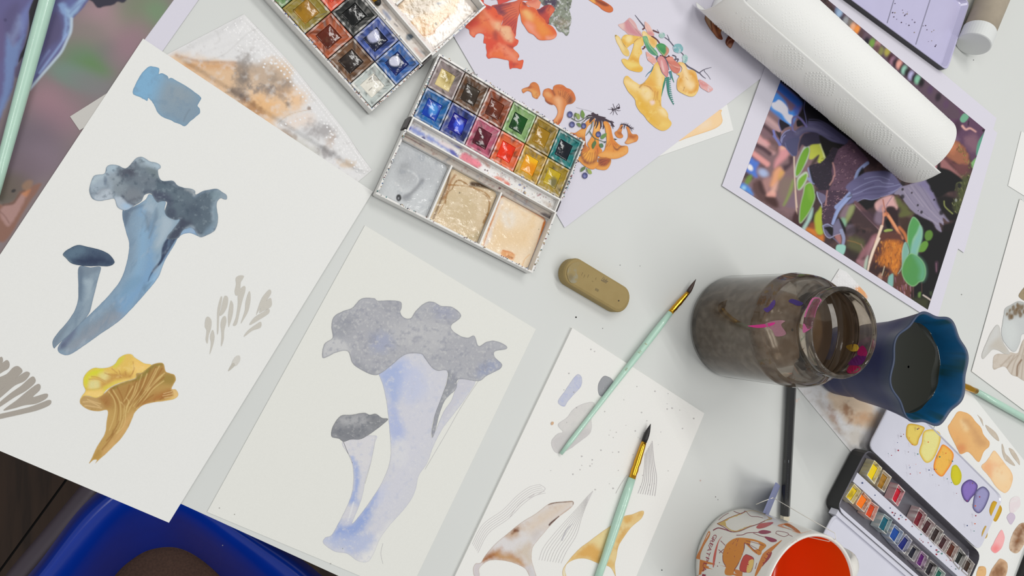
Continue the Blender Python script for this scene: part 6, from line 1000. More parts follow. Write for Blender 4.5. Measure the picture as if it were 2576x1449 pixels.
# ================================================================== paint boxes
WHITEP = mat('white_box_plastic', (224, 222, 218), 0.3, noise=0.03, nscale=60, spec=0.5)
def bx(mb, L, u0, u1, v0, v1, z0, z1, c=None):
    v = [L(u, w, z) for z in (z0, z1) for (u, w) in ((u0, v0), (u1, v0), (u1, v1), (u0, v1))]
    mb.add(v, [(3, 2, 1, 0), (4, 5, 6, 7), (0, 1, 5, 4), (1, 2, 6, 5), (2, 3, 7, 6), (3, 0, 4, 7)], None if c is None else lin(c))
def lp(L, pts, z): return PX(np.array([L(u, v, z) for u, v in pts]))
def mixc(a, b, t): return tuple(a[i]*(1-t)+b[i]*t for i in range(3))
def pan4(corners, zt, depth, root, cake, wall, name='paint_pan', ops=(), inset=0.22, rimw=0.07, label=None, bump=0.0006, white=0.25, cz=None):
    """a pan from its four top corners: thin stained rim, sloping walls and the cake of paint inside"""
    Cn = np.array(corners, float); ctr = Cn.mean(0); n = 10
    def loop(s, z):
        q = ctr+(Cn-ctr)*s; out = []
        for i in range(4):
            a, b = q[i], q[(i+1) % 4]
            for k in range(n): out.append(a+(b-a)*k/n)
        out = np.array(out); out[:, 2] = z; return out
    sc = [(0.985, zt-depth), (0.985, zt-0.0001), (0.975, zt), (1-2*rimw, zt), (1-2*rimw-0.03, zt-0.0006), (1-2*inset+0.06, zt-depth*0.30), (1-2*inset, zt-depth*0.34)]
    V = np.vstack([loop(*q) for q in sc]); m_ = 4*n; F = []
    for i in range(len(sc)-1):
        for k in range(m_): l = (k+1) % m_; F.append((i*m_+k, i*m_+l, (i+1)*m_+l, (i+1)*m_+k))
    px = PX(V); t = fbm(px, 9, 4, 31)+0.5; t2 = fbm(px, 5, 3, 77)+0.5
    Cc = np.array([lin(wall)]*len(V)); dk = lin(tuple(v*0.28 for v in mixc(wall, cake, 0.6))); wh = lin((226, 222, 216))
    lev = np.repeat(np.arange(len(sc)), m_)
    a = sstep((t-0.5)/0.22)*np.where(lev >= 3, 0.75, 0.45); Cc = Cc*(1-a[:, None])+dk*a[:, None]
    a = sstep((t2-0.52)/0.12)*np.where((lev == 2) | (lev == 3) | (lev == 1), min(1, white*2.4), white*0.7); Cc = Cc*(1-a[:, None])+wh*a[:, None]
    p = mesh(name, V, F, STAINM, root, False, Cc, label)
    q = ctr+(Cn-ctr)*(1-2*inset+0.01); g = 22; pts = []
    for j in range(g):
        for i in range(g):
            u, w = i/(g-1), j/(g-1); s = (q[0]*(1-u)+q[1]*u)*(1-w)+(q[3]*(1-u)+q[2]*u)*w; pts.append(s)
    pts = np.array(pts); px = PX(pts); uu = np.tile(np.linspace(-1, 1, g), g); ww = np.repeat(np.linspace(-1, 1, g), g)
    pts[:, 2] = (zt-depth*0.34 if cz is None else cz)+bump*np.cos(uu*1.57)*np.cos(ww*1.57)+0.00035*fbm(px, 16, 3, 5)-0.0004*(np.maximum(abs(uu), abs(ww)) > 0.99)
    cc = shade(px, cake, [nz(tuple(v*0.55 for v in cake), 16, 0.03, 0.3, 0.5, 3), nz(mixc(cake, (255, 240, 220), 0.25), 14, 0.1, 0.34, 0.4, 23)]+list(ops))
    mesh('paint_cake', pts, grid(g, g), WETM, p, True, cc)
    return p
def splats(name, root, items, z, label=None):
    mb = MB(); pr_ = plane(z)
    for c, x, y, r, ry, rt in items: dot(mb, x, y, r, c, pr_, 8, ry, rt)
    return mb.build(name, STAINM, root, label=label, kind='stuff')
def paintbox(O, ang, vo, label, pans, u_max, lid_v0):
    a = math.radians(ang); X = np.array([math.cos(a), math.sin(a), 0]); Y = np.array([-X[1], X[0], 0]); O = np.array([O[0], O[1], 0])
    L = lambda u, v, z: O+X*u*0.001+Y*(v-vo)*0.001+np.array([0, 0, z])
    c = L(56, 48, 0); root = thing('paint_box', label, 'paint box', c)
    W = 1.2
    mb = MB(); bx(mb, L, -W, 113.6+W, 53.2, 97.6+W, 0.0006, 0.0028)
    for q in ((-W, 0, 53.2, 97.6+W), (113.6, 113.6+W, 53.2, 97.6+W), (0, 113.6, 97.6, 97.6+W), (0, 113.6, 53.2, 53.9)): bx(mb, L, *q, 0.0006, 0.0105)
    mb.build('pan_tray', WHITEP, root)
    mb = MB(); bx(mb, L, -W, 113.6+W, lid_v0-W, 52.4, 0.0006, 0.0026)
    for q in ((-W, 0, lid_v0-W, 44), (113.6, 113.6+W, lid_v0-W, 44), (0, 113.6, lid_v0-W, lid_v0)): bx(mb, L, *q, 0.0006, 0.0108)
    bx(mb, L, 0, 113.6, 38.6, 43.2, 0.0006, 0.0066); bx(mb, L, 35.4, 36.6, lid_v0, 38.6, 0.0006, 0.0082); bx(mb, L, 73.4, 74.6, lid_v0, 38.6, 0.0006, 0.0082)
    mb.build('lid', WHITEP, root)
    mb = MB(); bx(mb, L, 0, 113.4, 43.0, 53.2, 0.0062, 0.0072)
    for q in ((0, 113.4, 43.0, 43.9), (0, 113.4, 52.3, 53.2), (0, 0.9, 43.9, 52.3), (112.5, 113.4, 43.9, 52.3)): bx(mb, L, *q, 0.0062, 0.0118)
    mb.build('brush_trough', WHITEP, root)
    mb = MB()
    for u in (-1.6, 114.2): bx(mb, L, u-0.4, u+1.0, 45.0, 52.6, 0.0008, 0.0100)
    mb.build('hinge', mat('dark_hinge', (34, 24, 26), 0.4), root)
    for (i, j), (ck, wl, ops, lb) in pans.items():
        u0 = i*18.72+0.5; v0 = 54.1+j*21.7
        cs = [L(u0, v0+21.3, 0), L(u0+18.4, v0+21.3, 0), L(u0+18.4, v0, 0), L(u0, v0, 0)]
        wh = ops[0] if ops and isinstance(ops[0], float) else 0.25
        pan4(cs, 0.0101, 0.0066, root, ck, wl, ops=[o for o in ops if not isinstance(o, float)], label=lb, white=wh)
    return root, L
b1 = Q(920, 130, 8); b2 = Q(1160, 190, 8); b4 = Q(1180, 340, 8); b3 = Q(920, 280, 8)
PB = {(0,1): ((226,206,146), (150,134,134), [el((150,128,52), *b1("1560 580")[0], 14, 16, 0, 0.8, 0.9, 5), ln((120,96,60), b1("1580 270 1590 350 1720 370"), 1.2, 0.8, 0.8), ln((120,96,60), b1("1720 370 1640 530 1600 720"), 1.2, 0.8, 0.7), ln((120,96,60), b1("1440 370 1580 380"), 1, 0.8, 0.7)], 'cracked cream paint pan'),
 (1,1): ((52,40,30), (104,70,44), [el((70,64,54), *b1("2120 720")[0], 18, 18, 0, 0.8, 0.7)], 'dark umber paint pan'), (2,1): ((92,34,12), (150,72,38), [el((110,44,12), *b2("640 690")[0], 14, 15, 0, 0.7, 0.9)], 'red brown paint pan'),
 (3,1): ((10,48,16), (140,176,112), [el((8,78,18), *b2("1120 1000")[0], 20, 18, 0, 0.8, 0.9)], 'dark green paint pan'), (4,1): ((158,118,16), (160,130,44), [nz((176,138,40), 10, 0, 0.3, 0.5, 2)], 'ochre paint pan'), (5,1): ((6,20,32), (22,124,122), [el((10,14,26), *b4("1820 330")[0], 16, 18, 0, 0.8, 0.9)], 'dark teal paint pan'),
 (0,0): ((8,62,170), (34,108,172), [el((74,144,214), *b1("1280 1220")[0], 11.5, 15, 10, 0.3, 0.95, 2), pg((110,134,150), b1("1290 850 1380 930 1540 1030 1650 1030 1420 1000"), 3, 0.8), pg((120,140,150), b1("1580 1060 1480 1260 1380 1420 1420 1260 1500 1140"), 3, 0.7)], 'bright blue paint pan'),
 (1,0): ((14,14,132), (58,74,146), [el((58,86,214), *b3("1790 340")[0], 12, 16, 0, 0.3, 0.95, 2), el((150,160,220), *b3("1830 270")[0], 5, 6, 0, 0.5, 0.7)], 'ultramarine paint pan'), (2,0): ((88,16,36), (188,92,118), [pg((14,8,10), b4("20 150 120 190 300 290 100 240"), 4, 0.9)], 'wine red paint pan'),
 (3,0): ((232,48,6), (226,108,62), [pg((200,40,4), b4("760 260 860 200 940 200 860 430"), 6, 0.6)], 'orange red paint pan'), (4,0): ((230,156,8), (198,156,44), [pg((244,190,20), b4("1130 380 1380 500 1340 620 1100 560"), 6, 0.7), ln((180,110,10), b4("1180 480 1250 500 1330 520"), 1.4, 1, 0.7), pg((222,130,4), b4("1020 640 1180 640 1300 800 1200 880"), 8, 0.7)], 'golden yellow paint pan'),
 (5,0): ((190,162,22), (168,140,42), [el((116,110,74), *b4("1580 980")[0], 11, 13, 0, 0.5, 0.95, 3), pg((80,74,30), b4("1590 570 1680 640 1660 680 1590 660"), 4, 0.8)], 'olive yellow paint pan')}
boxB, LB = paintbox(G1(952, 485, 0.011), -23.98, 0, 'open white watercolour box in the middle with twelve colourful pans and three mixing wells', PB, 114, 0.0)
a2 = Q(660, 0, 8); a3 = Q(760, 100, 8)
PA = {(0,1): ((228,224,212), (196,204,200), [0.5, ln((84,70,66), a3("1440 660 1420 760 1280 880"), 1.6, 0.8, 0.9), ln((130,110,104), a3("1560 850 1360 900 1230 940"), 1, 0.8, 0.8), ln((100,90,90), a3("1340 1030 1280 1090"), 1.2, 0.8, 0.8), el((130,160,210), *a3("1500 800")[0], 4, 3, 0, 0.6, 0.8)], 'cracked white paint pan'),
 (0,0): ((8,30,104), (50,104,176), [el((14,36,52), *a3("1800 510")[0], 20, 19, 0, 0.5, 0.9, 3), el((206,206,222), *a3("1795 505")[0], 14, 13, 0, 0.15, 1, 1)], 'dark blue paint pan with a white drop'), (1,1): ((34,22,16), (120,84,56), [el((52,46,42), *a2("1780 1180")[0], 26, 22, 0, 0.5, 0.6)], 'black brown paint pan'),
 (1,0): ((6,12,52), (70,92,164), [el((24,32,40), *a2("2190 800")[0], 22, 24, 0, 0.4, 0.8, 3), el((178,180,208), *a2("2170 800")[0], 15, 17, 0, 0.2, 1, 2), el((200,200,214), *a2("2140 790")[0], 8, 9, 0, 0.7, 0.6)], 'navy paint pan with a pale drop'), (2,1): ((90,30,8), (178,88,48), [el((116,70,66), *a2("1300 440")[0], 14, 8, 30, 0.8, 0.6), el((96,30,6), *a2("1320 650")[0], 22, 22, 0, 0.5, 0.8)], 'rust brown paint pan'),
 (2,0): ((5,6,6), (40,42,40), [], 'black paint pan'), (3,1): ((160,116,20), (150,132,48), [el((150,110,60), *a2("950 180")[0], 16, 20, 0, 0.8, 0.6), el((96,100,20), *a2("560 180")[0], 12, 14, 0, 0.8, 0.7)], 'olive ochre paint pan'), (3,0): ((214,56,30), (226,92,60), [], 'vermilion paint pan'), (4,1): ((60,110,60), (120,160,100), [], 'green paint pan'), (4,0): ((220,170,30), (200,160,50), [], 'yellow paint pan'), (5,1): ((150,20,40), (180,90,100), [], 'carmine paint pan'), (5,0): ((200,90,20), (190,120,60), [], 'burnt orange paint pan')}
boxA, LA = paintbox(G1(936, 272, 0.011), 135.23, 97.6, 'open white watercolour box cut by the upper edge, with blue and brown pans', PA, 114, -6.5)
# painted contents: wells and troughs
def wellpaint(L, root, u0, u1, v0, v1, z, base, ops, label):
    r = 3.0; P = []
    for cu, cv, a0 in ((u1-r, v1-r, 0), (u0+r, v1-r, 90), (u0+r, v0+r, 180), (u1-r, v0+r, 270)):
        for k in range(4): a = math.radians(a0+k*30); P.append((cu+r*math.cos(a), cv+r*math.sin(a)))
    return paint('mixing_well', lp(L, P, z), ops, root, plane(z), 1.8, base, WETM, sm=False, label=label)
b5 = Q(920, 400, 8); b6 = Q(1140, 460, 8); b7 = Q(1100, 560, 8)
zw = 0.0034
wellpaint(LB, boxB, 0.2, 35.2, 0.2, 38.4, zw, (200,203,205), [pg((172,174,178), b3("740 760 1000 800 1300 980 1500 1100 1400 1449 900 1449 640 1200"), 26, 0.6, 8), el((156,158,160), *b5("760 200")[0], 14, 18, 30, 0.7, 0.7, 4), el((180,182,184), *b5("800 360")[0], 26, 24, 0, 0.6, 0.7, 5), ln((212,214,215), b5("860 230 980 300 1060 420 960 620 880 660"), 4, 3, 0.8), ln((214,214,214), b5("600 480 700 580 720 640"), 4, 4, 0.7), ln((142,144,148), b5("780 780 900 700 1040 560 1140 430"), 10, 5, 0.85), el((150,152,156), *b5("830 780")[0], 12, 10, 0, 0.7, 0.7), el((22,22,26), *b5("665 780")[0], 6.5, 9, 0, 0.25, 0.95), el((150,152,156), *b5("660 790")[0], 2, 3, 0, 0.5, 0.9), nz((150,156,164), 18, 0.08, 0.3, 0.4, 5), ln((26,30,34), b3("700 500 760 560 1000 640 1300 790 1620 970 1740 1060"), 10, 3.5, 0.97), ln((24,28,32), b3("1740 1050 1680 1180 1600 1449"), 9, 3, 0.97, 6), ln((30,34,38), b5("1600 360 1500 640 1280 1200"), 5, 2.5, 0.95), ln((60,60,90), b5("460 790 700 920 950 1060 1240 1220"), 2.4, 1.4, 0.7)], 'mixing well of watery grey')
wellpaint(LB, boxB, 36.8, 73.2, 0.2, 38.4, zw, (214,192,158), [pg((198,178,140), b6("-300 400 -200 250 0 200 300 200 500 400 400 900 0 900"), 24, 0.6, 8), nz((226,208,180), 18, 0.02, 0.3, 0.6, 3), pg((178,164,128), b7("500 300 700 250 850 180 820 320 640 370"), 10, 0.7, 4), ln((142,98,36), b5("1600 900 1640 700 1740 600 1800 470 1900 430 2100 550 2260 640 2440 760 2480 900 2460 1100 2340 1400"), 2.4, 1.6, 0.9, None, 2), ln((158,110,44), b6("-100 40 200 60 500 130 700 250 740 400 690 620 600 800"), 2.6, 1.6, 0.85, None, 2), ln((160,106,40), b5("1460 1100 1580 880 1600 760"), 1.6, 1.2, 0.8), ln((68,44,8), b5("1740 130 1900 170 2200 340 2576 540"), 13, 4, 0.97), ln((68,42,6), b6("380 20 640 60 880 140 960 200"), 12, 4, 0.97), ln((62,36,6), b6("930 190 820 460 700 760 560 1080 500 1260"), 8, 3, 0.97, 5), ln((150,90,20), b5("1800 330 1720 440 1650 640 1560 800"), 5, 4, 0.8), ln((90,52,10), b5("1700 200 1640 500 1500 860 1360 1200"), 6, 4, 0.95, 3), ln((120,60,40), b7("0 60 200 170 540 350 800 480"), 2, 1.4, 0.8), el((70,60,40), *b6("130 200")[0], 2, 2, 0, 0.5, 0.8)], 'mixing well of beige wash with brown rim')
wellpaint(LB, boxB, 74.8, 113.2, 0.2, 38.4, zw, (236,216,188), [pg((230,200,156), b6("900 600 1100 900 1500 800 1700 600 1500 1300 1000 1300 760 1200"), 26, 0.75, 8), pg((232,222,208), b6("980 560 1100 520 1240 660 1200 860 1080 900 980 780"), 10, 0.85, 4), pg((224,216,212), b6("960 360 900 560 800 820 640 1180 620 1280 740 1160 860 760 1000 420"), 6, 0.8), pg((222,150,86), b7("1280 600 1340 550 1540 630 1550 720 1480 760 1360 700 1290 660"), 4, 0.85, 2), ln((204,110,38), b7("1320 560 1480 600 1555 660"), 2.4, 1.8, 0.8), ln((196,96,16), b6("960 280 1020 250 1200 340 1500 510 1800 690 1880 760"), 6, 2.5, 0.95), ln((190,96,20), b6("1860 750 1780 1000 1640 1440"), 5, 2.2, 0.95), ln((196,110,30), b7("2150 0 2040 400 1900 760 1830 960"), 5, 2.2, 0.95), ln((206,120,60), b6("940 300 860 560 700 980 600 1290"), 2.2, 1.6, 0.85, None, 1.5), el((40,30,20), *b6("1722 935")[0], 1.2, 1, 0, 0.5, 0.9), ln((60,70,60), b7("920 530 1160 650 1400 760 1640 900"), 2.2, 1.6, 0.7), ln((228,180,120), b7("1700 900 1760 740 1860 640"), 2, 1.6, 0.8), nz((228,196,150), 20, 0.06, 0.3, 0.4, 9)], 'mixing well of pale orange wash')
mb = MB()
for t_, x, y, sz, an in (("nildi", 1500, 735, 8, 207),): text(mb, "m'l'i", *b7("1530 700")[0], 9, 207, (150, 92, 46), plane(zw+0.0003))
mb.build('moulded_mark', STAINM, boxB)
def strip_(L, root, u0, u1, v0, v1, z, base, ops, name, label=None, material=None):
    return paint(name, lp(L, ((u0, v0), (u1, v0), (u1, v1), (u0, v1)), z), ops, root, plane(z), 1.7, base, material or STAINM, sm=False, label=label)
tro = [pg((196,194,192), b3("930 130 1300 320 1600 500 1340 470 1000 300 900 280"), 6, 0.7), pg((84,110,190), b3("850 330 1000 330 1200 460 1400 560 1700 760 1850 920 1700 860 1500 700 1200 560 900 400"), 8, 0.85, 6, 8), el((30,30,110), *b3("1160 540")[0], 5, 4, 20, 0.4, 0.95), el((50,70,170), *b3("880 330")[0], 5, 5, 0, 0.6, 0.9), pg((24,34,150), b3("1690 730 1760 770 1860 930 1780 900 1700 820"), 3, 0.9), pg((26,40,150), b3("1760 670 1850 690 1960 740 1880 750"), 3, 0.85), pg((40,70,170), b3("1640 580 1760 640 1740 660"), 3, 0.7), pg((222,206,204), b3("1460 600 1600 620 1800 760 1700 760 1500 660"), 4, 0.8), nz((150,120,112), 8, 0.12, 0.3, 0.5, 5), pg((214,82,108), b3("1920 900 2000 830 2150 920 2300 1040 2330 1110 2200 1120 2050 1030 1900 960"), 4, 0.9, 3), pg((158,26,52), b3("1900 950 2060 1040 2250 1130 2230 1180 2000 1080"), 3, 0.85), pg((236,120,140), b3("2150 980 2250 960 2310 1040 2250 1090 2160 1050"), 3, 0.7), pg((74,54,100), b3("2080 1130 2240 1160 2300 1240 2180 1190"), 4, 0.85), pg((230,226,226), b4("230 650 300 620 420 700 460 760 560 800 460 860 320 790"), 4, 0.9), pg((168,104,76), b4("160 460 300 480 420 620 380 660 280 540"), 4, 0.6, 3), el((80,20,26), *b4("320 700")[0], 2.4, 2, 0, 0.4, 0.9), el((80,20,26), *b4("368 715")[0], 2.2, 2, 0, 0.4, 0.9), pg((220,130,104), b4("500 850 620 840 800 960 820 1010 700 960 520 900"), 4, 0.85, 4, 6), pg((208,90,70), b4("700 970 790 960 800 1020 740 1020"), 3, 0.8, 2), el((96,104,156), *b4("1020 1000")[0], 3.6, 2.6, 10, 0.4, 0.9), el((60,80,140), *b4("1115 1065")[0], 2.2, 2, 0, 0.4, 0.9), pg((40,46,100), b4("1090 1150 1120 1120 1140 1180 1110 1220"), 1.6, 0.95), pg((226,176,60), b4("850 1070 920 1080 960 1140 880 1110"), 2.5, 0.9, 1.5), pg((220,180,80), b4("1100 1140 1150 1150 1130 1190"), 2, 0.7), pg((40,54,120), b4("1390 1330 1420 1400 1470 1449 1420 1440 1380 1380"), 1.6, 0.95), ln((150,60,80), b4("1380 1220 1440 1190"), 3, 1.6, 0.8), pg((150,120,90), b4("1480 1310 1640 1370 1660 1449 1560 1449"), 5, 0.4, 3)]
rs = random.Random(12)
for k in range(60):
    t = rs.random(); p = PX(LB(35+75*t, rs.uniform(44.6, 51.6), 0.0073)); tro.append(el(rs.choice([(150,60,60),(60,50,80),(40,40,60),(200,110,90),(210,170,90),(130,60,90)]), p[0], p[1], rs.uniform(0.6, 1.5), None, 0, 0.5, 0.8))
strip_(LB, boxB, 1.0, 112.4, 44.0, 52.2, 0.00735, (222,220,217), tro, 'trough_stain', 'brush trough splashed with blue, pink and orange paint')
strip_(LB, boxB, 0.2, 113.4, 38.7, 43.0, 0.00672, (178,168,158), [nz((140,100,86), 9, 0.06, 0.3, 0.6, 5), nz((120,122,130), 12, 0.1, 0.3, 0.6, 25), ln((110,50,50), b3("760 490 960 590 1180 720"), 1.6, 1, 0.9), el((90,20,34), *b4("615 1070")[0], 3.2, 3, 0, 0.3, 0.95), pg((140,146,154), b6("1220 280 1500 420 1620 520 1400 420"), 6, 0.7), pg((40,22,24), b6("1760 600 1920 640 2040 720 1900 740 1800 660"), 4, 0.9, 3), ln((96,60,50), b6("1060 190 1300 330 1560 480 1800 620"), 2, 1.6, 0.6)], 'ledge_stain')
k1a = Q(920, 0, 8)
wellpaint(LA, boxA, 0.3, 35.2, -6.2, 38.4, zw, (230,220,211), [pg((216,184,146), k1a("540 80 800 -40 1800 -40 1840 140 1780 280 1700 300 1640 380 1500 500 1400 600 1340 690 1050 715 940 600 860 480 980 300 700 250"), 5, 0.95, 6, 12), pg((172,158,138), k1a("820 80 1000 -40 1420 -40 1440 60 1330 130 1320 220 1260 290 1080 300 980 290 900 260 760 200"), 12, 0.85, 8), pg((216,206,192), k1a("1320 140 1460 20 1560 -20 1700 0 1500 180 1340 220"), 8, 0.8, 4), el((110,120,132), *k1a("1470 70")[0], 6, 3, 0, 0.6, 0.8), pg((214,166,112), k1a("880 480 1000 420 1300 560 1320 660 1060 700 940 600"), 12, 0.7, 6), ln((184,118,48), k1a("1700 280 1620 370 1500 490 1400 590 1320 680 1050 714 960 620"), 3, 2, 0.85, None, 2), el((230,214,196), *k1a("1010 550")[0], 10, 8, 0, 0.8, 0.7), el((110,104,84), *k1a("1415 480")[0], 3, 3.4, 0, 0.3, 0.9), el((190,128,70), *k1a("1270 500")[0], 3, 3.6, 0, 0.4, 0.8), el((170,120,70), *k1a("1190 400")[0], 2.4, 2.4, 0, 0.5, 0.7), ln((150,110,80), k1a("660 240 720 260 720 300"), 2.4, 1.6, 0.7), nz((196,176,152), 14, 0.08, 0.3, 0.4, 8), pg((190,172,150), k1a("1900 380 2100 200 2200 160 2180 240 2000 400"), 8, 0.5, 5), ln((74,50,44), k1a("1300 1010 1480 880 1700 720 1900 500 2200 220"), 3, 2, 0.85), pg((150,96,54), k1a("1250 960 1340 960 1400 980 1320 1020"), 4, 0.8)], 'mixing well of grey beige wash')
wellpaint(LA, boxA, 36.8, 73.2, -6.2, 38.4, zw, (222,210,196), [nz((186,160,130), 16, 0, 0.3, 0.7, 3)], 'mixing well with beige residue'); wellpaint(LA, boxA, 74.8, 113.2, -6.2, 38.4, zw, (220,214,206), [nz((190,170,150), 16, 0, 0.3, 0.7, 4)], 'mixing well with pale residue')
strip_(LA, boxA, 1.0, 112.4, 44.0, 52.2, 0.00735, (206,198,190), [nz((166,150,138), 12, 0.02, 0.3, 0.6, 5), pg((88,104,140), k1a("340 200 400 220 500 330 480 400 380 300"), 4, 0.8, 3), pg((60,76,90), k1a("820 720 880 680 970 720 930 790 880 825 820 790"), 3, 0.95, 2), pg((186,140,122), k1a("980 960 1100 1040 1160 1140 1080 1120 1000 1040"), 5, 0.7, 3), pg((130,140,146), k1a("1060 1000 1200 1060 1180 1100 1100 1060"), 4, 0.7), pg((150,130,110), k1a("560 440 700 560 760 640 660 600"), 5, 0.6, 3), ln((50,50,60), k1a("580 480 640 530"), 3, 2, 0.8)], 'trough_stain', 'grey stained brush trough')
strip_(LA, boxA, 0.2, 113.4, 38.7, 43.0, 0.00672, (222,212,206), [nz((196,170,160), 10, 0.05, 0.3, 0.6, 5)], 'ledge_stain')
# chipped, paint-flecked rims
rs = random.Random(77)
for L, root, pal in ((LB, boxB, [(30,26,30),(60,90,130),(20,110,110),(90,50,30),(150,120,60),(40,30,60),(110,30,40)]), (LA, boxA, [(60,80,130),(130,70,50),(110,90,70),(40,40,60),(70,110,160),(150,90,70)])):
    it = []
    for k in range(300):
        e = rs.random()
        if e < 0.3: u, v, z = rs.uniform(0, 113), 98.2+rs.uniform(-0.5, 0.5), 0.0106
        elif e < 0.45: u, v, z = -0.6+rs.uniform(-0.5, 0.5), rs.uniform(54, 97), 0.0106
        elif e < 0.62: u, v, z = 114.2+rs.uniform(-0.5, 0.5), rs.uniform(54, 97), 0.0106
        elif e < 0.75: u, v, z = rs.uniform(0, 113), (-0.6 if root is boxB else -7.1)+rs.uniform(-0.4, 0.5), 0.0106
        elif e < 0.85: u, v, z = -0.6+rs.uniform(-0.4, 0.4), rs.uniform(0, 43), 0.0106
        elif e < 0.93: u, v, z = rs.uniform(1, 113), 53.5, 0.0106
        else: u, v, z = 114.2, rs.uniform(0, 43), 0.0106
        p = PX(L(u, v, z+0.0004)); it.append((rs.choice(pal), p[0], p[1], rs.uniform(0.8, 2.6), rs.uniform(0.8, 1.6), rs.uniform(0, 3)))
    splats('paint_flecks', root, it, 0.0110)

# ================================================================== brushes, pencil, eraser
GREEN = mat('mint_lacquer', (178, 212, 194), 0.3, noise=0.03, nscale=200, coat=0.3, stretch=(1, 1, 1))
GOLD = mat('brass_ferrule', (214, 160, 50), 0.2, metal=1.0, noise=0.05, nscale=300)
HAIR = mat('dark_bristle', (36, 34, 34), 0.5, noise=0.5, nscale=900, spec=0.4)
def brush(label, pts, zs, radii, names=('bristles', 'ferrule', 'handle'), hair=HAIR, handle=GREEN, hn=10, tip=True):
    """pts: tip, hair end, ferrule end, handle end in the picture; radii at those stations (m)"""
    W = [G1(p[0], p[1], z) for p, z in zip(pts, zs)]
    root = thing('paint_brush', label, 'brush', tuple(W[-1]*[1, 1, 0]+[0, 0, max(0, zs[-1]-radii[-1][1])]))
    out = {}
    for i, nm in enumerate(names):
        if nm is None: continue
        a, b = W[i], W[i+1]; rr = radii[i]; n = len(rr)
        q = [a+(b-a)*t for t in np.linspace(0, 1, n)]
        v, f = tubeaxis(q, rr, 20); M = hair if nm == 'bristles' else GOLD if nm == 'ferrule' else handle
        out[nm] = mesh(nm, v, f, M, root, True)
    return root, out, W
br5, o5, W5 = brush('mint green brush lying across the test sheet, dark pointed tip to the upper right', [(1751, 702), (1731, 736), (1686, 787), (1411, 1142)], [0.0049, 0.0048, 0.0047, 0.0042],
 [[0.0001, 0.0006, 0.0011, 0.0015, 0.0017, 0.0016], [0.0016, 0.0017, 0.0019, 0.0020, 0.00225, 0.0020, 0.00225, 0.0020, 0.0021], [0.0021, 0.0024, 0.0026, 0.0025, 0.0024, 0.0022, 0.0020, 0.0019, 0.0018, 0.0017, 0.0017, 0.0017, 0.0012]], hair=mat('brown_bristle', (58, 38, 30), 0.5, noise=0.4, nscale=900))
def ontop(o, lift=0.00006):
    me = o.data; off = OFF[o]; return onto(BVHTree.FromPolygons([v.co+Vector([float(t) for t in off]) for v in me.vertices], [tuple(p.vertices) for p in me.polygons]), lift)
mb = MB(); tp = ontop(o5['handle'])
GT = (150, 138, 84)
text(mb, "5", 1624, 862, 9, 128, GT, tp); text(mb, "ZhuTing", 1611, 880, 8.5, 128, GT, tp, 0.35, 1.0, 9.0); text(mb, "Artist Brush", 1577, 924, 8, 128, GT, tp, 0.1, 1.0, 8.6)
mb.build('gold_lettering', mat('gold_print', GT, 0.5, vcol=True, metal=0.2), o5['handle'])
br2, o2, W2 = brush('mint green brush pointing upward beside the ochre stem study, black bristles and bright gold ferrule', [(1637, 1066), (1620, 1112), (1590, 1203), (1497, 1475)], [0.0054, 0.0054, 0.0053, 0.0050],
 [[0.0001, 0.0009, 0.0016, 0.0020, 0.0021, 0.0019], [0.0019, 0.0021, 0.0022, 0.0023, 0.0024, 0.0026, 0.0023, 0.0027, 0.0024, 0.0026], [0.0027, 0.0031, 0.0032, 0.0031, 0.0029, 0.0027, 0.0025]])
br3, o3, W3 = brush('pale mint brush handle lying across the blurred photo at the upper left', [(170, -250), (160, -180), (143, -90), (-18, 500)], [0.0042, 0.0042, 0.0042, 0.0042],
 [[0.0002, 0.0015, 0.002, 0.002], [0.002, 0.0024, 0.0026], [0.0030, 0.0036, 0.0036, 0.0034, 0.0032, 0.0030, 0.0028, 0.0026]])
br4, o4, W4_ = brush('mint green brush with gold ferrule half hidden behind the dark blue cup', [(2352, 936), (2385, 952), (2455, 984), (2700, 1120)], [0.0046, 0.0046, 0.0046, 0.0046],
 [[0.0002, 0.0014, 0.0022, 0.0023], [0.0023, 0.0024, 0.0025, 0.0028, 0.0025, 0.0029, 0.0025, 0.0028], [0.0028, 0.0032, 0.0033, 0.0032, 0.0031]])
brA, oA, WA = brush('small brush with gold ferrule lying in the trough of the upper paint box', [(953, 14), (949, 2), (930, -26), (830, -150)], [0.0098, 0.0098, 0.0098, 0.0098],
 [[0.0008, 0.0018, 0.0022, 0.0021], [0.0022, 0.0024, 0.0025], [0.0025, 0.0028, 0.0026, 0.002]], handle=mat('brown_handle', (70, 50, 30), 0.3))
# pencil
z = 0.0046; a, b, c = G1(1996, 890, z+0.0006), G1(1975, 1297, z), G1(1974.4, 1310, z)
pen = thing('pencil', 'black hexagonal pencil with cream dipped end behind the jar', 'pencil', tuple(b*[1, 1, 0]+[0, 0, 0]))
a0 = a+(a-b)/np.linalg.norm(a-b)*0.02
v, f = tubeaxis([a0, b], [0.0036, 0.0036], 6, phase=0.0); ob = mesh('barrel', v, f, mat('black_lacquer', (14, 14, 16), 0.22, coat=0.4), pen)
v, f = tubeaxis([b, b+(c-b)*0.9, c], [0.0036, 0.0036, 0.0030], 6); mesh('dipped_end', v, f, mat('cream_cap', (226, 216, 190), 0.35), pen, label='cream dipped end')
t1 = a0+(a0-b)/np.linalg.norm(a0-b)*0.016
v, f = tubeaxis([a0, a0+(t1-a0)*0.75, t1], [0.0034, 0.0011, 0.0002], 12); mesh('point', v, f, mat('pencil_wood', (190, 150, 104), 0.7), pen, True)
mb = MB(); tp = ontop(ob)
rs = random.Random(2); y = 1164
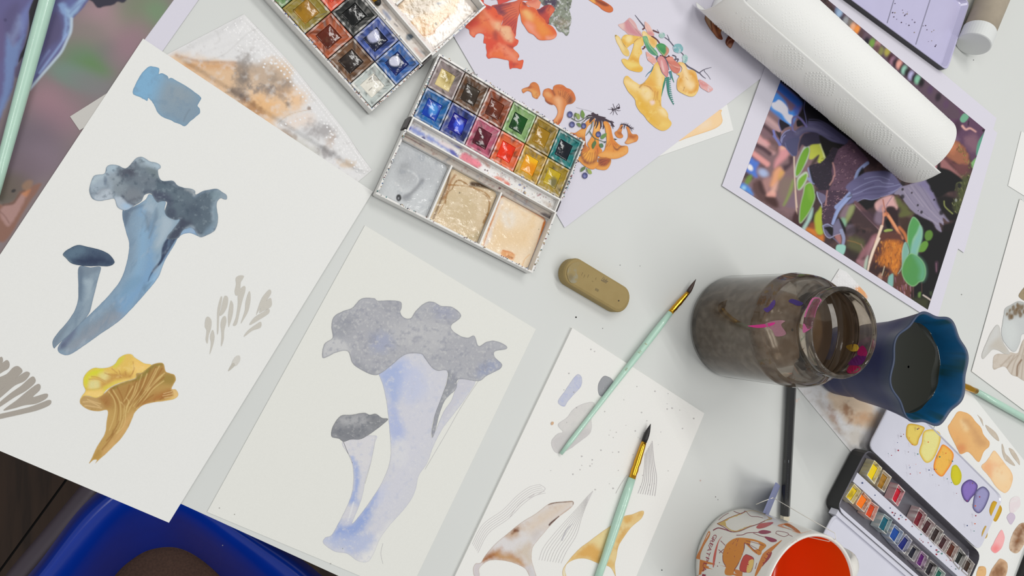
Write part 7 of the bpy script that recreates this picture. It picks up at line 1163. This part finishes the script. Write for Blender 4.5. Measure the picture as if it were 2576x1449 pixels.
while y < 1252:
    h = rs.choice((1.2, 1.8, 2.6)); xx = 1980.5-(y-1160)*0.05
    blob(mb, np.array([(xx-5.5, y), (xx+3.5, y+0.2), (xx+3.5, y+h+0.2), (xx-5.5, y+h)]), (84, 90, 100), tp, sm=False); y += h+rs.choice((1.4, 2.2, 3.0))
blob(mb, np.array([(1974, 1157), (1984, 1157), (1984, 1164), (1974, 1164)]), (140, 146, 152), tp, sm=False)
for k in range(20):
    y = 1050+k*5.0; xx = 1984-(y-1050)*0.05
    if k in (4, 5): continue
    ribbon(mb, np.array([(xx-2.5, y), (xx+2.5, y+1.5)]), 1.3, (70, 74, 80), tp, sm=False)
mb.build('barcode_print', mat('silver_print', (120, 120, 120), 0.5, vcol=True), pen, label='faint silver bar code')
# eraser
er = Q(1400, 640, 9.0545)
zt = 0.0105
c1, c2 = er("440 400")[0], er("1460 1010")[0]; A_e, B_e = G1(*c1, zt), G1(*c2, zt); dE = (B_e-A_e)/np.linalg.norm(B_e-A_e); nE = np.array([-dE[1], dE[0], 0])
def stad(r, ext, z, n=14):
    P = []
    for cc, a0 in ((B_e+dE*ext, -90), (A_e-dE*ext, 90)):
        for k in range(n+1):
            a = math.radians(a0+180*k/n); P.append(cc*[1, 1, 0]+dE*(r*math.cos(a)*0.86)+nE*(r*math.sin(a))+np.array([0, 0, z]))
    return np.array(P)
rt_ = thing('eraser', 'khaki oval eraser printed Läufer PLAST-0120', 'eraser', tuple((A_e+B_e)/2*[1, 1, 0]))
RE = 0.0098
lv = [stad(RE-0.0006, -0.0008, 0.0), stad(RE, 0, 0.0012), stad(RE, 0, zt-0.0022), stad(RE-0.0005, -0.0004, zt-0.0009), stad(RE-0.0019, -0.0012, zt)]
n = len(lv[0]); V = np.vstack(lv); F = [(i*n+k, i*n+(k+1) % n, (i+1)*n+(k+1) % n, (i+1)*n+k) for i in range(4) for k in range(n)]+[tuple(range(4*n, 5*n)), tuple(range(n-1, -1, -1))]
ERM = mat('eraser_rubber', (158, 138, 92), 0.7, noise=0.05, nscale=120, bump=0.0001, bscale=900, c2=(151, 131, 86), spec=0.25)
ob = mesh('rubber_block', V, F, ERM, rt_)
paint('worn_end', er("240 420 270 300 360 210 480 170 560 200 480 300 460 420 500 520 440 640 330 640 260 540"), [nz((150,146,128), 12, -0.05, 0.25, 0.8, 3), el((118,108,86), *er("320 520")[0], 7, 8, 0, 0.8, 0.6)], rt_, plane(zt+0.00008), 1.6, (154,137,96), rough=1.0, label='smudged grey worn end')
mb = MB(); pe = plane(zt+0.00012); EC = (104, 92, 74)
text(mb, "Läufer", *er("1010 590")[0], 17, 31.5, EC, pe, 0.25, 0.95, 17.5); text(mb, "PLAST-0120", *er("870 810")[0], 8.6, 30.5, EC, pe, 0, 1.0, 9.4)
dot(mb, *er("1418 1055")[0], 1.8, (50, 42, 32), pe, 8)
for q in ("600 410 570 480", "650 460 620 530", "735 460 705 530", "905 530 890 580", "810 605 840 620"): ribbon(mb, er(q), 0.9, (120, 102, 66), pe, 0.5)
mb.build('lettering', mat('eraser_print', EC, 0.7, vcol=True), rt_)
# specks lying on the table
rs = random.Random(6); mb = MB()
for x, y, r, c in ((1449, 798, 2.2, (40,38,36)), (1516, 826, 1.2, (120,120,118)), (1560, 667, 1.5, (150,150,148)), (2567, 503, 2.6, (40,36,34)), (2449, 151, 1.2, (80,80,80)), (2419, 741, 1.6, (140,140,138)), (1800, 1250, 1.2, (100,90,88)), (1762, 1209, 2.0, (196,176,170)), (2003, 1008, 4.5, (222,206,198)), (2010, 1004, 2, (222,206,198)), (1806, 1257, 1.0, (90,90,90)), (1665, 1434, 1.6, (70,70,70)), (1530, 1000, 1, (150,150,150)), (1610, 669, 1.1, (150,150,148))):
    dot(mb, x, y, r, c, plane(0.00006), 7)
mb.build('paint_specks', PAINTM, tb, kind='stuff')
# ================================================================== jar, cup, mug
def lat(name, prof, c, M, root, n=72, label=None, col=None):
    v, f = lathe(prof, n, c); return mesh(name, v, f, M, root, True, col, label)
cj = np.array([0.3916, -0.0234, 0.0])
jar = thing('water_jar', 'glass jar of murky brown paint water with pink and purple paint stains', 'jar', tuple(cj))
jp = [(0.001, 0.0004), (0.034, 0.0004), (0.0378, 0.002), (0.0392, 0.006), (0.0392, 0.066), (0.0397, 0.0675), (0.0397, 0.0695), (0.0391, 0.071), (0.0388, 0.077), (0.0372, 0.084), (0.0340, 0.0895), (0.0298, 0.0938), (0.0280, 0.0965), (0.0280, 0.0985), (0.0296, 0.1), (0.0297, 0.1085), (0.0290, 0.1103), (0.0278, 0.1108), (0.0268, 0.1098), (0.0266, 0.098), (0.0272, 0.094), (0.031, 0.0885), (0.0365, 0.079)]
body = lat('glass_body', jp, tuple(cj), glassmat('jar_glass', (226, 220, 210), 0.30, (170, 156, 140)), jar)
lat('paint_water', [(0.001, 0.004), (0.035, 0.004), (0.0378, 0.008), (0.0378, 0.0650), (0.0374, 0.0655), (0.001, 0.0655)], tuple(cj), mat('murky_water', (124, 104, 84), 0.12, noise=0.10, nscale=45, c2=(112, 90, 66)), jar, label='murky brown paint water')
tj = ontop(body, 0.0003); j1, j3, j4 = Q(1740, 640, 8), Q(1980, 680, 8), Q(1980, 820, 8); mb = MB()
for q, c in ((j1("1450 1100 1540 1060 1600 980 1660 920 1690 960 1670 1040 1600 1120 1520 1170"), (74,50,124)), (j1("1950 950 2000 900 2100 920 2240 980 2230 1020 2140 1040 2040 1000"), (54,34,100)), (j1("1130 1440 1300 1420 1480 1400 1660 1370 1670 1400 1560 1450 1350 1480"), (212,40,136)), (j1("1480 1400 1700 1330 1880 1340 1800 1420 1900 1600 1700 1650 1620 1520"), (160,112,124)), (j3("390 800 520 560 690 590 620 720 560 900 540 1100 330 1260 340 1000"), (200,96,150)), (j4("1200 400 1400 370 1450 480 1340 520 1240 480"), (208,176,60)), (j4("1450 450 1540 400 1620 540 1560 640 1420 580"), (160,20,92)), (j4("1230 760 1400 600 1600 600 1500 780 1300 800"), (92,24,96)), (j4("1200 900 1290 790 1480 840 1400 940 1240 960"), (150,14,70)), (j3("1590 560 1660 620 1700 700 1650 710 1600 640"), (200,190,80))):
    blob(mb, q, c, tj)
mb.build('paint_stain', STAINM, jar, label='pink, purple and yellow paint stains', kind='stuff')
cc = np.array([0.5045, -0.0532, 0.0034])
cup = thing('brush_cup', 'dark blue scalloped rubber cup of dark water behind the jar', 'cup', tuple(cc))
prof = [(0.001, 0), (0.026, 0), (0.0285, 0.0015), (0.0290, 0.012), (0.0286, 0.02), (0.0300, 0.026), (0.0310, 0.0275), (0.034, 0.05), (0.0375, 0.068), (0.0402, 0.080), (0.0410, 0.0818), (0.0396, 0.0822), (0.0384, 0.0805), (0.0352, 0.066), (0.033, 0.05), (0.001, 0.05)]
N = 128; v = []
for r, zz in prof:
    for k in range(N):
        t = 2*math.pi*k/N; w = max(0, (zz-0.045)/0.037)**1.5; rr = r+0.0019*w*math.cos(8*(t-math.radians(12)))
        v.append((cc[0]+rr*math.cos(t), cc[1]+rr*math.sin(t), cc[2]+zz))
fo = [(i*N+k, i*N+(k+1) % N, (i+1)*N+(k+1) % N, (i+1)*N+k) for i in range(len(prof)-1) for k in range(N)]
ci = []
for i in range(len(prof)):
    ci += [lin((26, 34, 84) if i < 9 else (58, 70, 96) if i < 12 else (6, 84, 128))]*N
px = PX(np.array(v)); ci = np.array(ci); a = sstep((fbm(px, 30, 4, 6)-0.02)/0.2)*(np.arange(len(v)) >= 12*N); ci = ci*(1-a[:, None]*0.8)+lin((16, 62, 60))*a[:, None]*0.8
mesh('cup_body', v, fo, mat('rubber_cup', (26, 34, 84), 0.42, noise=0.1, nscale=150, vcol=True), cup, True, ci)
lat('dark_water', [(0.0349, 0.0640), (0.0345, 0.0638), (0.001, 0.0638)], tuple(cc), mat('dark_water', (22, 24, 12), 0.05), cup, label='dark olive green water')
cm = np.array([0.3963, -0.2033, 0.0])
mug = thing('tea_mug', 'white mug with orange inside and great plains drawings around it', 'mug', tuple(cm))
CER = mat('white_glaze', (226, 223, 216), 0.15, spec=0.5)
mo = lat('mug_wall', [(0.001, 0.001), (0.037, 0.001), (0.0396, 0.003), (0.0406, 0.008), (0.0416, 0.074), (0.0413, 0.0768), (0.0404, 0.0775), (0.0394, 0.0768), (0.0388, 0.0755)], tuple(cm), CER, mug)
lat('orange_lining', [(0.0388, 0.0755), (0.0384, 0.07), (0.0375, 0.012), (0.034, 0.007), (0.001, 0.006)], tuple(cm), mat('orange_glaze', (238, 84, 18), 0.18), mug, label='orange glazed inside')
hd = np.array([math.cos(0.12), math.sin(0.12), 0]); hp = [cm+hd*r+np.array([0, 0, h]) for r, h in ((0.0395, 0.064), (0.050, 0.065), (0.060, 0.058), (0.063, 0.044), (0.059, 0.030), (0.050, 0.021), (0.0395, 0.018))]
hs = np.array([spline(np.array([(q[0], q[2]) for q in hp]), False, 6)[:, 0], spline(np.array([(q[1], q[2]) for q in hp]), False, 6)[:, 0], spline(np.array([(q[0], q[2]) for q in hp]), False, 6)[:, 1]]).T
v, f = tubeaxis(hs, [(0.0042, 0.0075)]*len(hs), 14, up=(hd[0]*0.3, hd[1]*0.3, 1)); mesh('handle', v, f, CER, mug, True)
tm = ontop(mo, 0.00012); g = Q(1730, 1200, 5.802); RD = (134, 44, 62)
def art(name, label, blobs=(), lines=()):
    mb = MB()
    for q, c in blobs: blob(mb, resample(spline(g(q)), 4), c, tm, False)
    for q, w in lines: ribbon(mb, g(q), w, RD, tm)
    mb.build(name, mat('glaze_print', RD, 0.25, vcol=True), mug, label=label)
art('printed_bison', 'tan bison drawing', [("430 680 520 640 620 590 780 530 860 500 950 490 1060 520 1180 580 1240 612 1130 640 1020 690 900 730 760 790 700 800 620 780 540 720 480 700", (200,168,96))], [("430 680 520 640 620 590 780 530 860 500", 1.2), ("430 680 540 740 640 800 760 790 900 730 1020 690 1130 640", 1.6), ("670 500 780 535 840 490", 1.2), ("370 780 440 745 520 760 640 800", 2.4), ("450 630 520 570 600 525", 1), ("860 510 920 570 1020 580 1100 600", 1)])
art('printed_wheat', 'wine red wheat ears and leaf', [("1000 740 1040 690 1120 670 1250 662 1210 700 1120 740 1040 755", (184,76,78)), ("1030 800 1100 775 1200 790 1220 808 1140 832 1060 828", (146,50,80)), ("1120 870 1200 880 1290 912 1300 940 1220 950 1150 908", (146,50,80))], [("710 850 800 845 880 815 1040 810", 1.4), ("960 820 1060 860 1140 880", 1.2), ("1285 825 1310 790 1440 812 1470 840 1400 870 1285 825", 1), ("1470 840 1530 870", 1)])
art('printed_pennant', 'peach pennant with ochre stripe', [("1310 710 1470 672 1680 690 1840 755 1650 818 1500 768", (222,150,108)), ("1400 692 1470 682 1560 732 1650 812 1580 798 1500 740", (196,106,36))])
art('printed_bundle', 'orange cloth bundle drawing', [("720 890 830 890 1000 920 1145 990 1110 1050 1080 1080 1075 1120 1040 1140 960 1090 900 1030 830 970 820 1060 790 1160 740 1260 680 1350 660 1430 560 1430 540 1380 560 1300 520 1240 510 1160 530 1060 570 980 640 920", (210,132,44))], [("830 960 900 1000 1000 1100 1040 1140", 1.4), ("850 930 980 960 1110 1000", 1), ("720 900 640 1000 580 1120", 1), ("740 900 700 1040 680 1200", 1), ("830 960 820 1060 740 1260 670 1370", 1.4), ("570 980 520 1100 515 1220 560 1310", 1.4), ("870 970 960 1020 1060 1080", 1)])
art('printed_barn', 'red barn drawing', [("850 1130 930 1160 962 1210 890 1232 800 1195", (196,66,56)), ("800 1195 890 1232 860 1388 760 1350", (196,66,56)), ("890 1232 965 1210 930 1370 860 1388", (230,194,112))], [("850 1130 930 1160 965 1210 930 1370 860 1390 760 1350 800 1195 850 1130", 1.2), ("890 1232 860 1388", 1.2), ("1010 1255 985 1340", 1.2)])
art('printed_canoe', 'orange pole and red canoe drawings', [("325 795 320 860 240 1000 190 1120 180 1200 160 1430 115 1430 110 1300 130 1160 180 1060 240 930 300 800", (208,124,52)), ("1380 920 1250 1060 1190 1130 1110 1260 1010 1430 980 1430 1070 1180 1130 1090 1300 970", (208,124,52)), ("1080 1310 1100 1200 1160 1110 1230 1090 1200 1180 1120 1270", (156,52,54)), ("510 860 460 930 430 1040 400 1220 380 1310 368 1320 370 1200 400 1060 450 930", (206,96,84))], [("450 1060 520 1120", 1.4), ("530 1050 460 1110", 1.4), ("480 930 550 1000", 1.4), ("460 1245 465 1255", 2), ("430 1295 440 1305", 2)])
mb = MB()
for ch_, x, y, an in (("G", 395, 828, 124), ("R", 358, 884, 122), ("E", 334, 946, 118), ("A", 312, 1010, 114), ("T", 290, 1080, 112), ("P", 272, 1156, 110), ("L", 240, 1236, 108), ("A", 228, 1304, 104), ("I", 222, 1384, 102)): text(mb, ch_, *g(f"{x} {y}")[0], 13, an, (150, 40, 66), tm, 0, 1, 12)
mb.build('great_plains_lettering', mat('glaze_print', RD, 0.25, vcol=True), mug, label='wine red lettering')
# tea bag tag and its string
ta, tb_, tc_, td = G1(1953, 1214, .030), G1(1921, 1290, .030), G1(1932, 1294, .0006), G1(1961, 1222, .0006)
tag = thing('tea_tag', 'folded blue grey tea bag tag with white string leaning beside the mug', 'tag', tuple((tc_+td)/2*[1, 1, 0]))
ob = mesh('paper_tag', [ta, tb_, tc_, td], [(0, 1, 2, 3)], mat('tag_paper', (128, 134, 170), 0.7), tag); sd = ob.modifiers.new('t', 'SOLIDIFY'); sd.thickness = 0.0012; sd.offset = 0
for q in ([(1945, 1252, .0305), (2020, 1296, .052), (2100, 1341, .0785), (2103, 1356, .0788), (2085, 1362, .074), (2030, 1350, .068)], [(1945, 1252, .0308), (1920, 1261, .028), (1902, 1269, .022)]):
    v, f = tubeaxis([G1(*t) for t in q], [0.00028]*len(q), 8); mesh('string', v, f, mat('cotton', (226, 222, 212), 0.9), tag, True)
# ================================================================== tins and tube
def rrect(P, r, n=5):
    P = np.array(P, float); out = []
    for i in range(4):
        a, b, c = P[i-1], P[i], P[(i+1) % 4]; u = (a-b)/np.linalg.norm(a-b); w = (c-b)/np.linalg.norm(c-b)
        for t in np.linspace(0, 1, n): out.append(b+u*r*(1-t)**2+w*r*t**2)
    return np.array(out)
def tray(names, P, z0, zr, zf, r, wall, root, Mo, Mi, label=None):
    c = P.mean(0); R0 = rrect(P, r)
    def lv(d, z):
        q = R0.copy(); q[:, :2] = c[:2]+(R0[:, :2]-c[:2])*(1-d/np.linalg.norm(P[0]-c)*1.4); q[:, 2] = z; return q
    n = len(R0); ring_ = lambda m_: [(i*n+k, i*n+(k+1) % n, (i+1)*n+(k+1) % n, (i+1)*n+k) for i in range(m_-1) for k in range(n)]
    o = mesh(names[0], np.vstack([lv(0.0006, z0), lv(0, z0+0.001), lv(0, zr-0.0005)]), ring_(3)+[tuple(range(n))], Mo, root)
    i_ = mesh(names[1], np.vstack([lv(0, zr-0.0005), lv(0.0004, zr), lv(wall*0.4, zr), lv(wall, zf+0.0006), lv(wall+0.0008, zf)]), ring_(5)+[tuple(range(4*n, 5*n))], Mi, root, label=label)
    return lv(wall+0.0008, zf)
BLK = mat('black_enamel', (20, 20, 22), 0.3); LAVE = mat('lavender_enamel', (188, 184, 214), 0.14, noise=0.02, nscale=60); WEN = mat('white_enamel', (210, 210, 222), 0.12, noise=0.02, nscale=60)
zr = 0.0075; A, B = G1(2384, 178, zr), G1(2441, 6, zr); d1 = (A-B)/np.linalg.norm(A-B); d2 = G1(2170, 20, zr)-A; d2 /= np.linalg.norm(d2); P = np.array([A, B, B+d2*0.15, A+d2*0.15])
lt = thing('paint_tin', 'lavender enamel paint tin lid with black outside at the upper right', 'tin', tuple(P.mean(0)*[1, 1, 0]))
tray(('outer_shell', 'enamel_tray'), P, 0.0013, zr, 0.003, 0.006, 0.004, lt, BLK, LAVE, 'lavender enamel mixing tray')
mb = MB()
for q in ((2249, 0, 2232, 58), (2340, 0, 2304, 112)): ribbon(mb, np.array(q, float).reshape(2, 2), 2.2, (140, 138, 160), plane(0.0032), sm=False)
mb.build('divider_groove', STAINM, lt, kind='stuff'); mb = MB(); rs = random.Random(4)
for k in range(26): dot(mb, *(lambda t: (2240+t*130, rs.uniform(0, 40)+t*90))(rs.random()), rs.uniform(.7, 1.8), rs.choice([(110,100,120), (60,40,60), (130,110,60)]), plane(0.00325), 7)
mb.build('paint_specks', STAINM, lt, kind='stuff')
a, b = G1(2449, 112, .0145), G1(2505, -20, .0145); d = (b-a)/np.linalg.norm(b-a)
tu = thing('cardboard_tube', 'grey brown cardboard tube with white plastic end cap', 'tube', tuple(a*[1, 1, 0]))
v, f = tubeaxis([a+d*0.012, a+d*0.16], [0.0138]*2, 40); mesh('tube_wall', v, f, mat('grey_card', (172, 160, 142), 0.85, noise=0.08, nscale=90), tu, True)
v, f = tubeaxis([a, a+d*0.0005, a+d*0.015], [0.0136, 0.0144, 0.0144], 40); mesh('end_cap', v, f, mat('white_cap', (216, 218, 216), 0.5), tu, label='white plastic end cap')
# small black tin with two folded-out enamel lids
zt = 0.015; TL, TR, BL = G1(2183, 1126, zt), G1(2484, 1408, zt), G1(2113, 1288, zt); ux = (TR-TL)/np.linalg.norm(TR-TL); uy = np.array([-ux[1], ux[0], 0]); Wd = abs(float((BL-TL)@uy)); Ln = 0.178
tin = thing('paint_tin', 'small open black paint tin with rows of half pans and two white mixing flaps', 'paint tin', tuple((TL+ux*Ln/2-uy*Wd/2)*[1, 1, 0]))
P = np.array([TL, TL+ux*Ln, TL+ux*Ln-uy*Wd, TL-uy*Wd])
tray(('tin_shell', 'tin_inside'), P, 0.0011, zt, 0.006, 0.009, 0.0016, tin, BLK, mat('grey_tin', (118, 116, 124), 0.3, metal=0.5, noise=0.1, nscale=90))
def flap_(q0, w, name, label):
    Pq = np.array([q0, q0+ux*(Ln-0.004), q0+ux*(Ln-0.004)+uy*w, q0+uy*w]); Pq[:, 2] = 0.0125
    tray((name+'_back', name), Pq, 0.0105, 0.0125, 0.0112, 0.008, 0.002, tin, WEN, WEN, label)
flap_(TL+ux*0.003+uy*0.002, 0.056, 'right_flap', 'white flap splashed with yellow, orange and violet'); flap_(TL+ux*0.003-uy*(Wd+0.050), 0.048, 'left_flap', 'white glossy flap by the mug')
mb = MB()
for v0, v1 in ((-0.0305, -0.022), (-0.062, -0.0545)):
    Pq = [TL+ux*0.004+uy*v0, TL+ux*(Ln-0.004)+uy*v0, TL+ux*(Ln-0.004)+uy*v1, TL+ux*0.004+uy*v1]; v, f = prism(np.array(Pq)*[1, 1, 0]+[0, 0, 0.0135], 0.006)
    mesh('divider_strip', v, f, WEN, tin)
row1 = [("2200 1157 2220 1177 2200 1219 2180 1196", (236,206,16)), ("2223 1181 2244 1200 2225 1240 2205 1224", (160,112,24)), ("2260 1217 2278 1236 2259 1275 2243 1257", (196,16,44)), ("2314 1276 2333 1295 2315 1335 2296 1316", (112,16,32)), ("2335 1300 2354 1318 2334 1352 2316 1334", (62,12,22)), ("2356 1320 2375 1336 2355 1374 2338 1355", (36,20,18)), ("2375 1342 2393 1359 2375 1391 2358 1374", (58,12,20)), ("2395 1359 2414 1376 2397 1414 2378 1392", (92,34,14)), ("2416 1377 2433 1398 2414 1434 2399 1415", (18,24,20)), ("2435 1400 2453 1419 2438 1452 2420 1436", (52,32,20)),
 ("2149 1216 2168 1235 2146 1269 2127 1250", (222,190,20)), ("2171 1235 2193 1258 2174 1289 2152 1269", (244,120,16)), ("2191 1260 2212 1275 2197 1312 2176 1295", (214,70,24)), ("2225 1292 2246 1308 2230 1345 2209 1327", (8,92,112)), ("2251 1318 2275 1339 2256 1373 2236 1350", (6,68,150)), ("2280 1343 2296 1360 2276 1394 2256 1374", (6,24,110)), ("2299 1368 2316 1383 2300 1415 2282 1397", (12,14,36)), ("2319 1385 2336 1400 2322 1435 2304 1417", (86,16,100)), ("2341 1407 2359 1423 2344 1458 2325 1440", (22,14,22)), ("2362 1426 2380 1442 2364 1476 2346 1460", (10,92,76))]
for q, c in row1: pan4(G3(nums(q), 0.0145), 0.0145, 0.008, tin, c, mixc(c, (226, 220, 216), 0.75), 'half_pan', inset=0.12, rimw=0.05, bump=0.0002, white=0.4)
fp = plane(0.0113); sA = Q(2254, 1050, 8); sB = Q(2254, 1220, 8)
for q, c, e in (("260 130 560 190 540 300 470 420 430 550 340 560 230 440 200 320", (226,200,96), (196,150,20)), ("560 290 720 240 870 300 900 420 860 600 740 850 600 910 480 740 480 620 520 500", (226,218,140), (214,170,20)), ("960 545 1150 710 1130 900 1010 1100 930 1190 840 1150 760 1030 780 860 880 640", (234,180,76), (230,120,16)), ("1140 980 1220 960 1300 1080 1320 1200 1280 1330 1180 1360 1110 1220 1110 1080", (206,196,20), (190,180,10))):
    paint('paint_puddle', sA(q), [rim(e, 4, 0.9)], tin, fp, 2, c, WETM, label='wet paint puddle')
for q, c, e in (("1360 -40 1500 -110 1640 0 1600 160 1510 270 1440 350 1350 260 1310 90", (132,108,184), (52,34,96)), ("1750 30 1870 130 1870 250 1780 460 1670 570 1570 510 1545 400 1600 140", (150,146,190), (60,54,100)), ("1970 320 2130 460 2070 650 1990 740 1900 600 1885 480", (206,164,20), (190,140,10)), ("1800 820 1840 900 1830 1050 1740 1080 1730 960", (206,176,90), (190,150,60))):
    paint('paint_puddle', sB(q), [rim(e, 4, 0.9)], tin, fp, 2, c, WETM, label='wet paint puddle')
mb = MB(); rs = random.Random(9)
for k in range(70):
    t = rs.random(); q = PX(TL+ux*(0.012+t*0.15)+uy*rs.choice([rs.uniform(0.008, 0.05), rs.uniform(-0.029, -0.024)])-np.array([0, 0, 0.0012])); dot(mb, q[0], q[1], rs.uniform(.8, 2.2), rs.choice([(150,30,50), (40,60,110), (60,120,110), (120,90,90), (210,90,40)]), plane(0.01362), 7)
mb.build('paint_specks', STAINM, tin, kind='stuff')
for o in bpy.data.objects:
    if o.name.split('.')[0] in ('pencil_marks', 'paint_specks', 'printed_foliage', 'pencil_hatching', 'barcode_print'): o['kind'] = 'stuff'
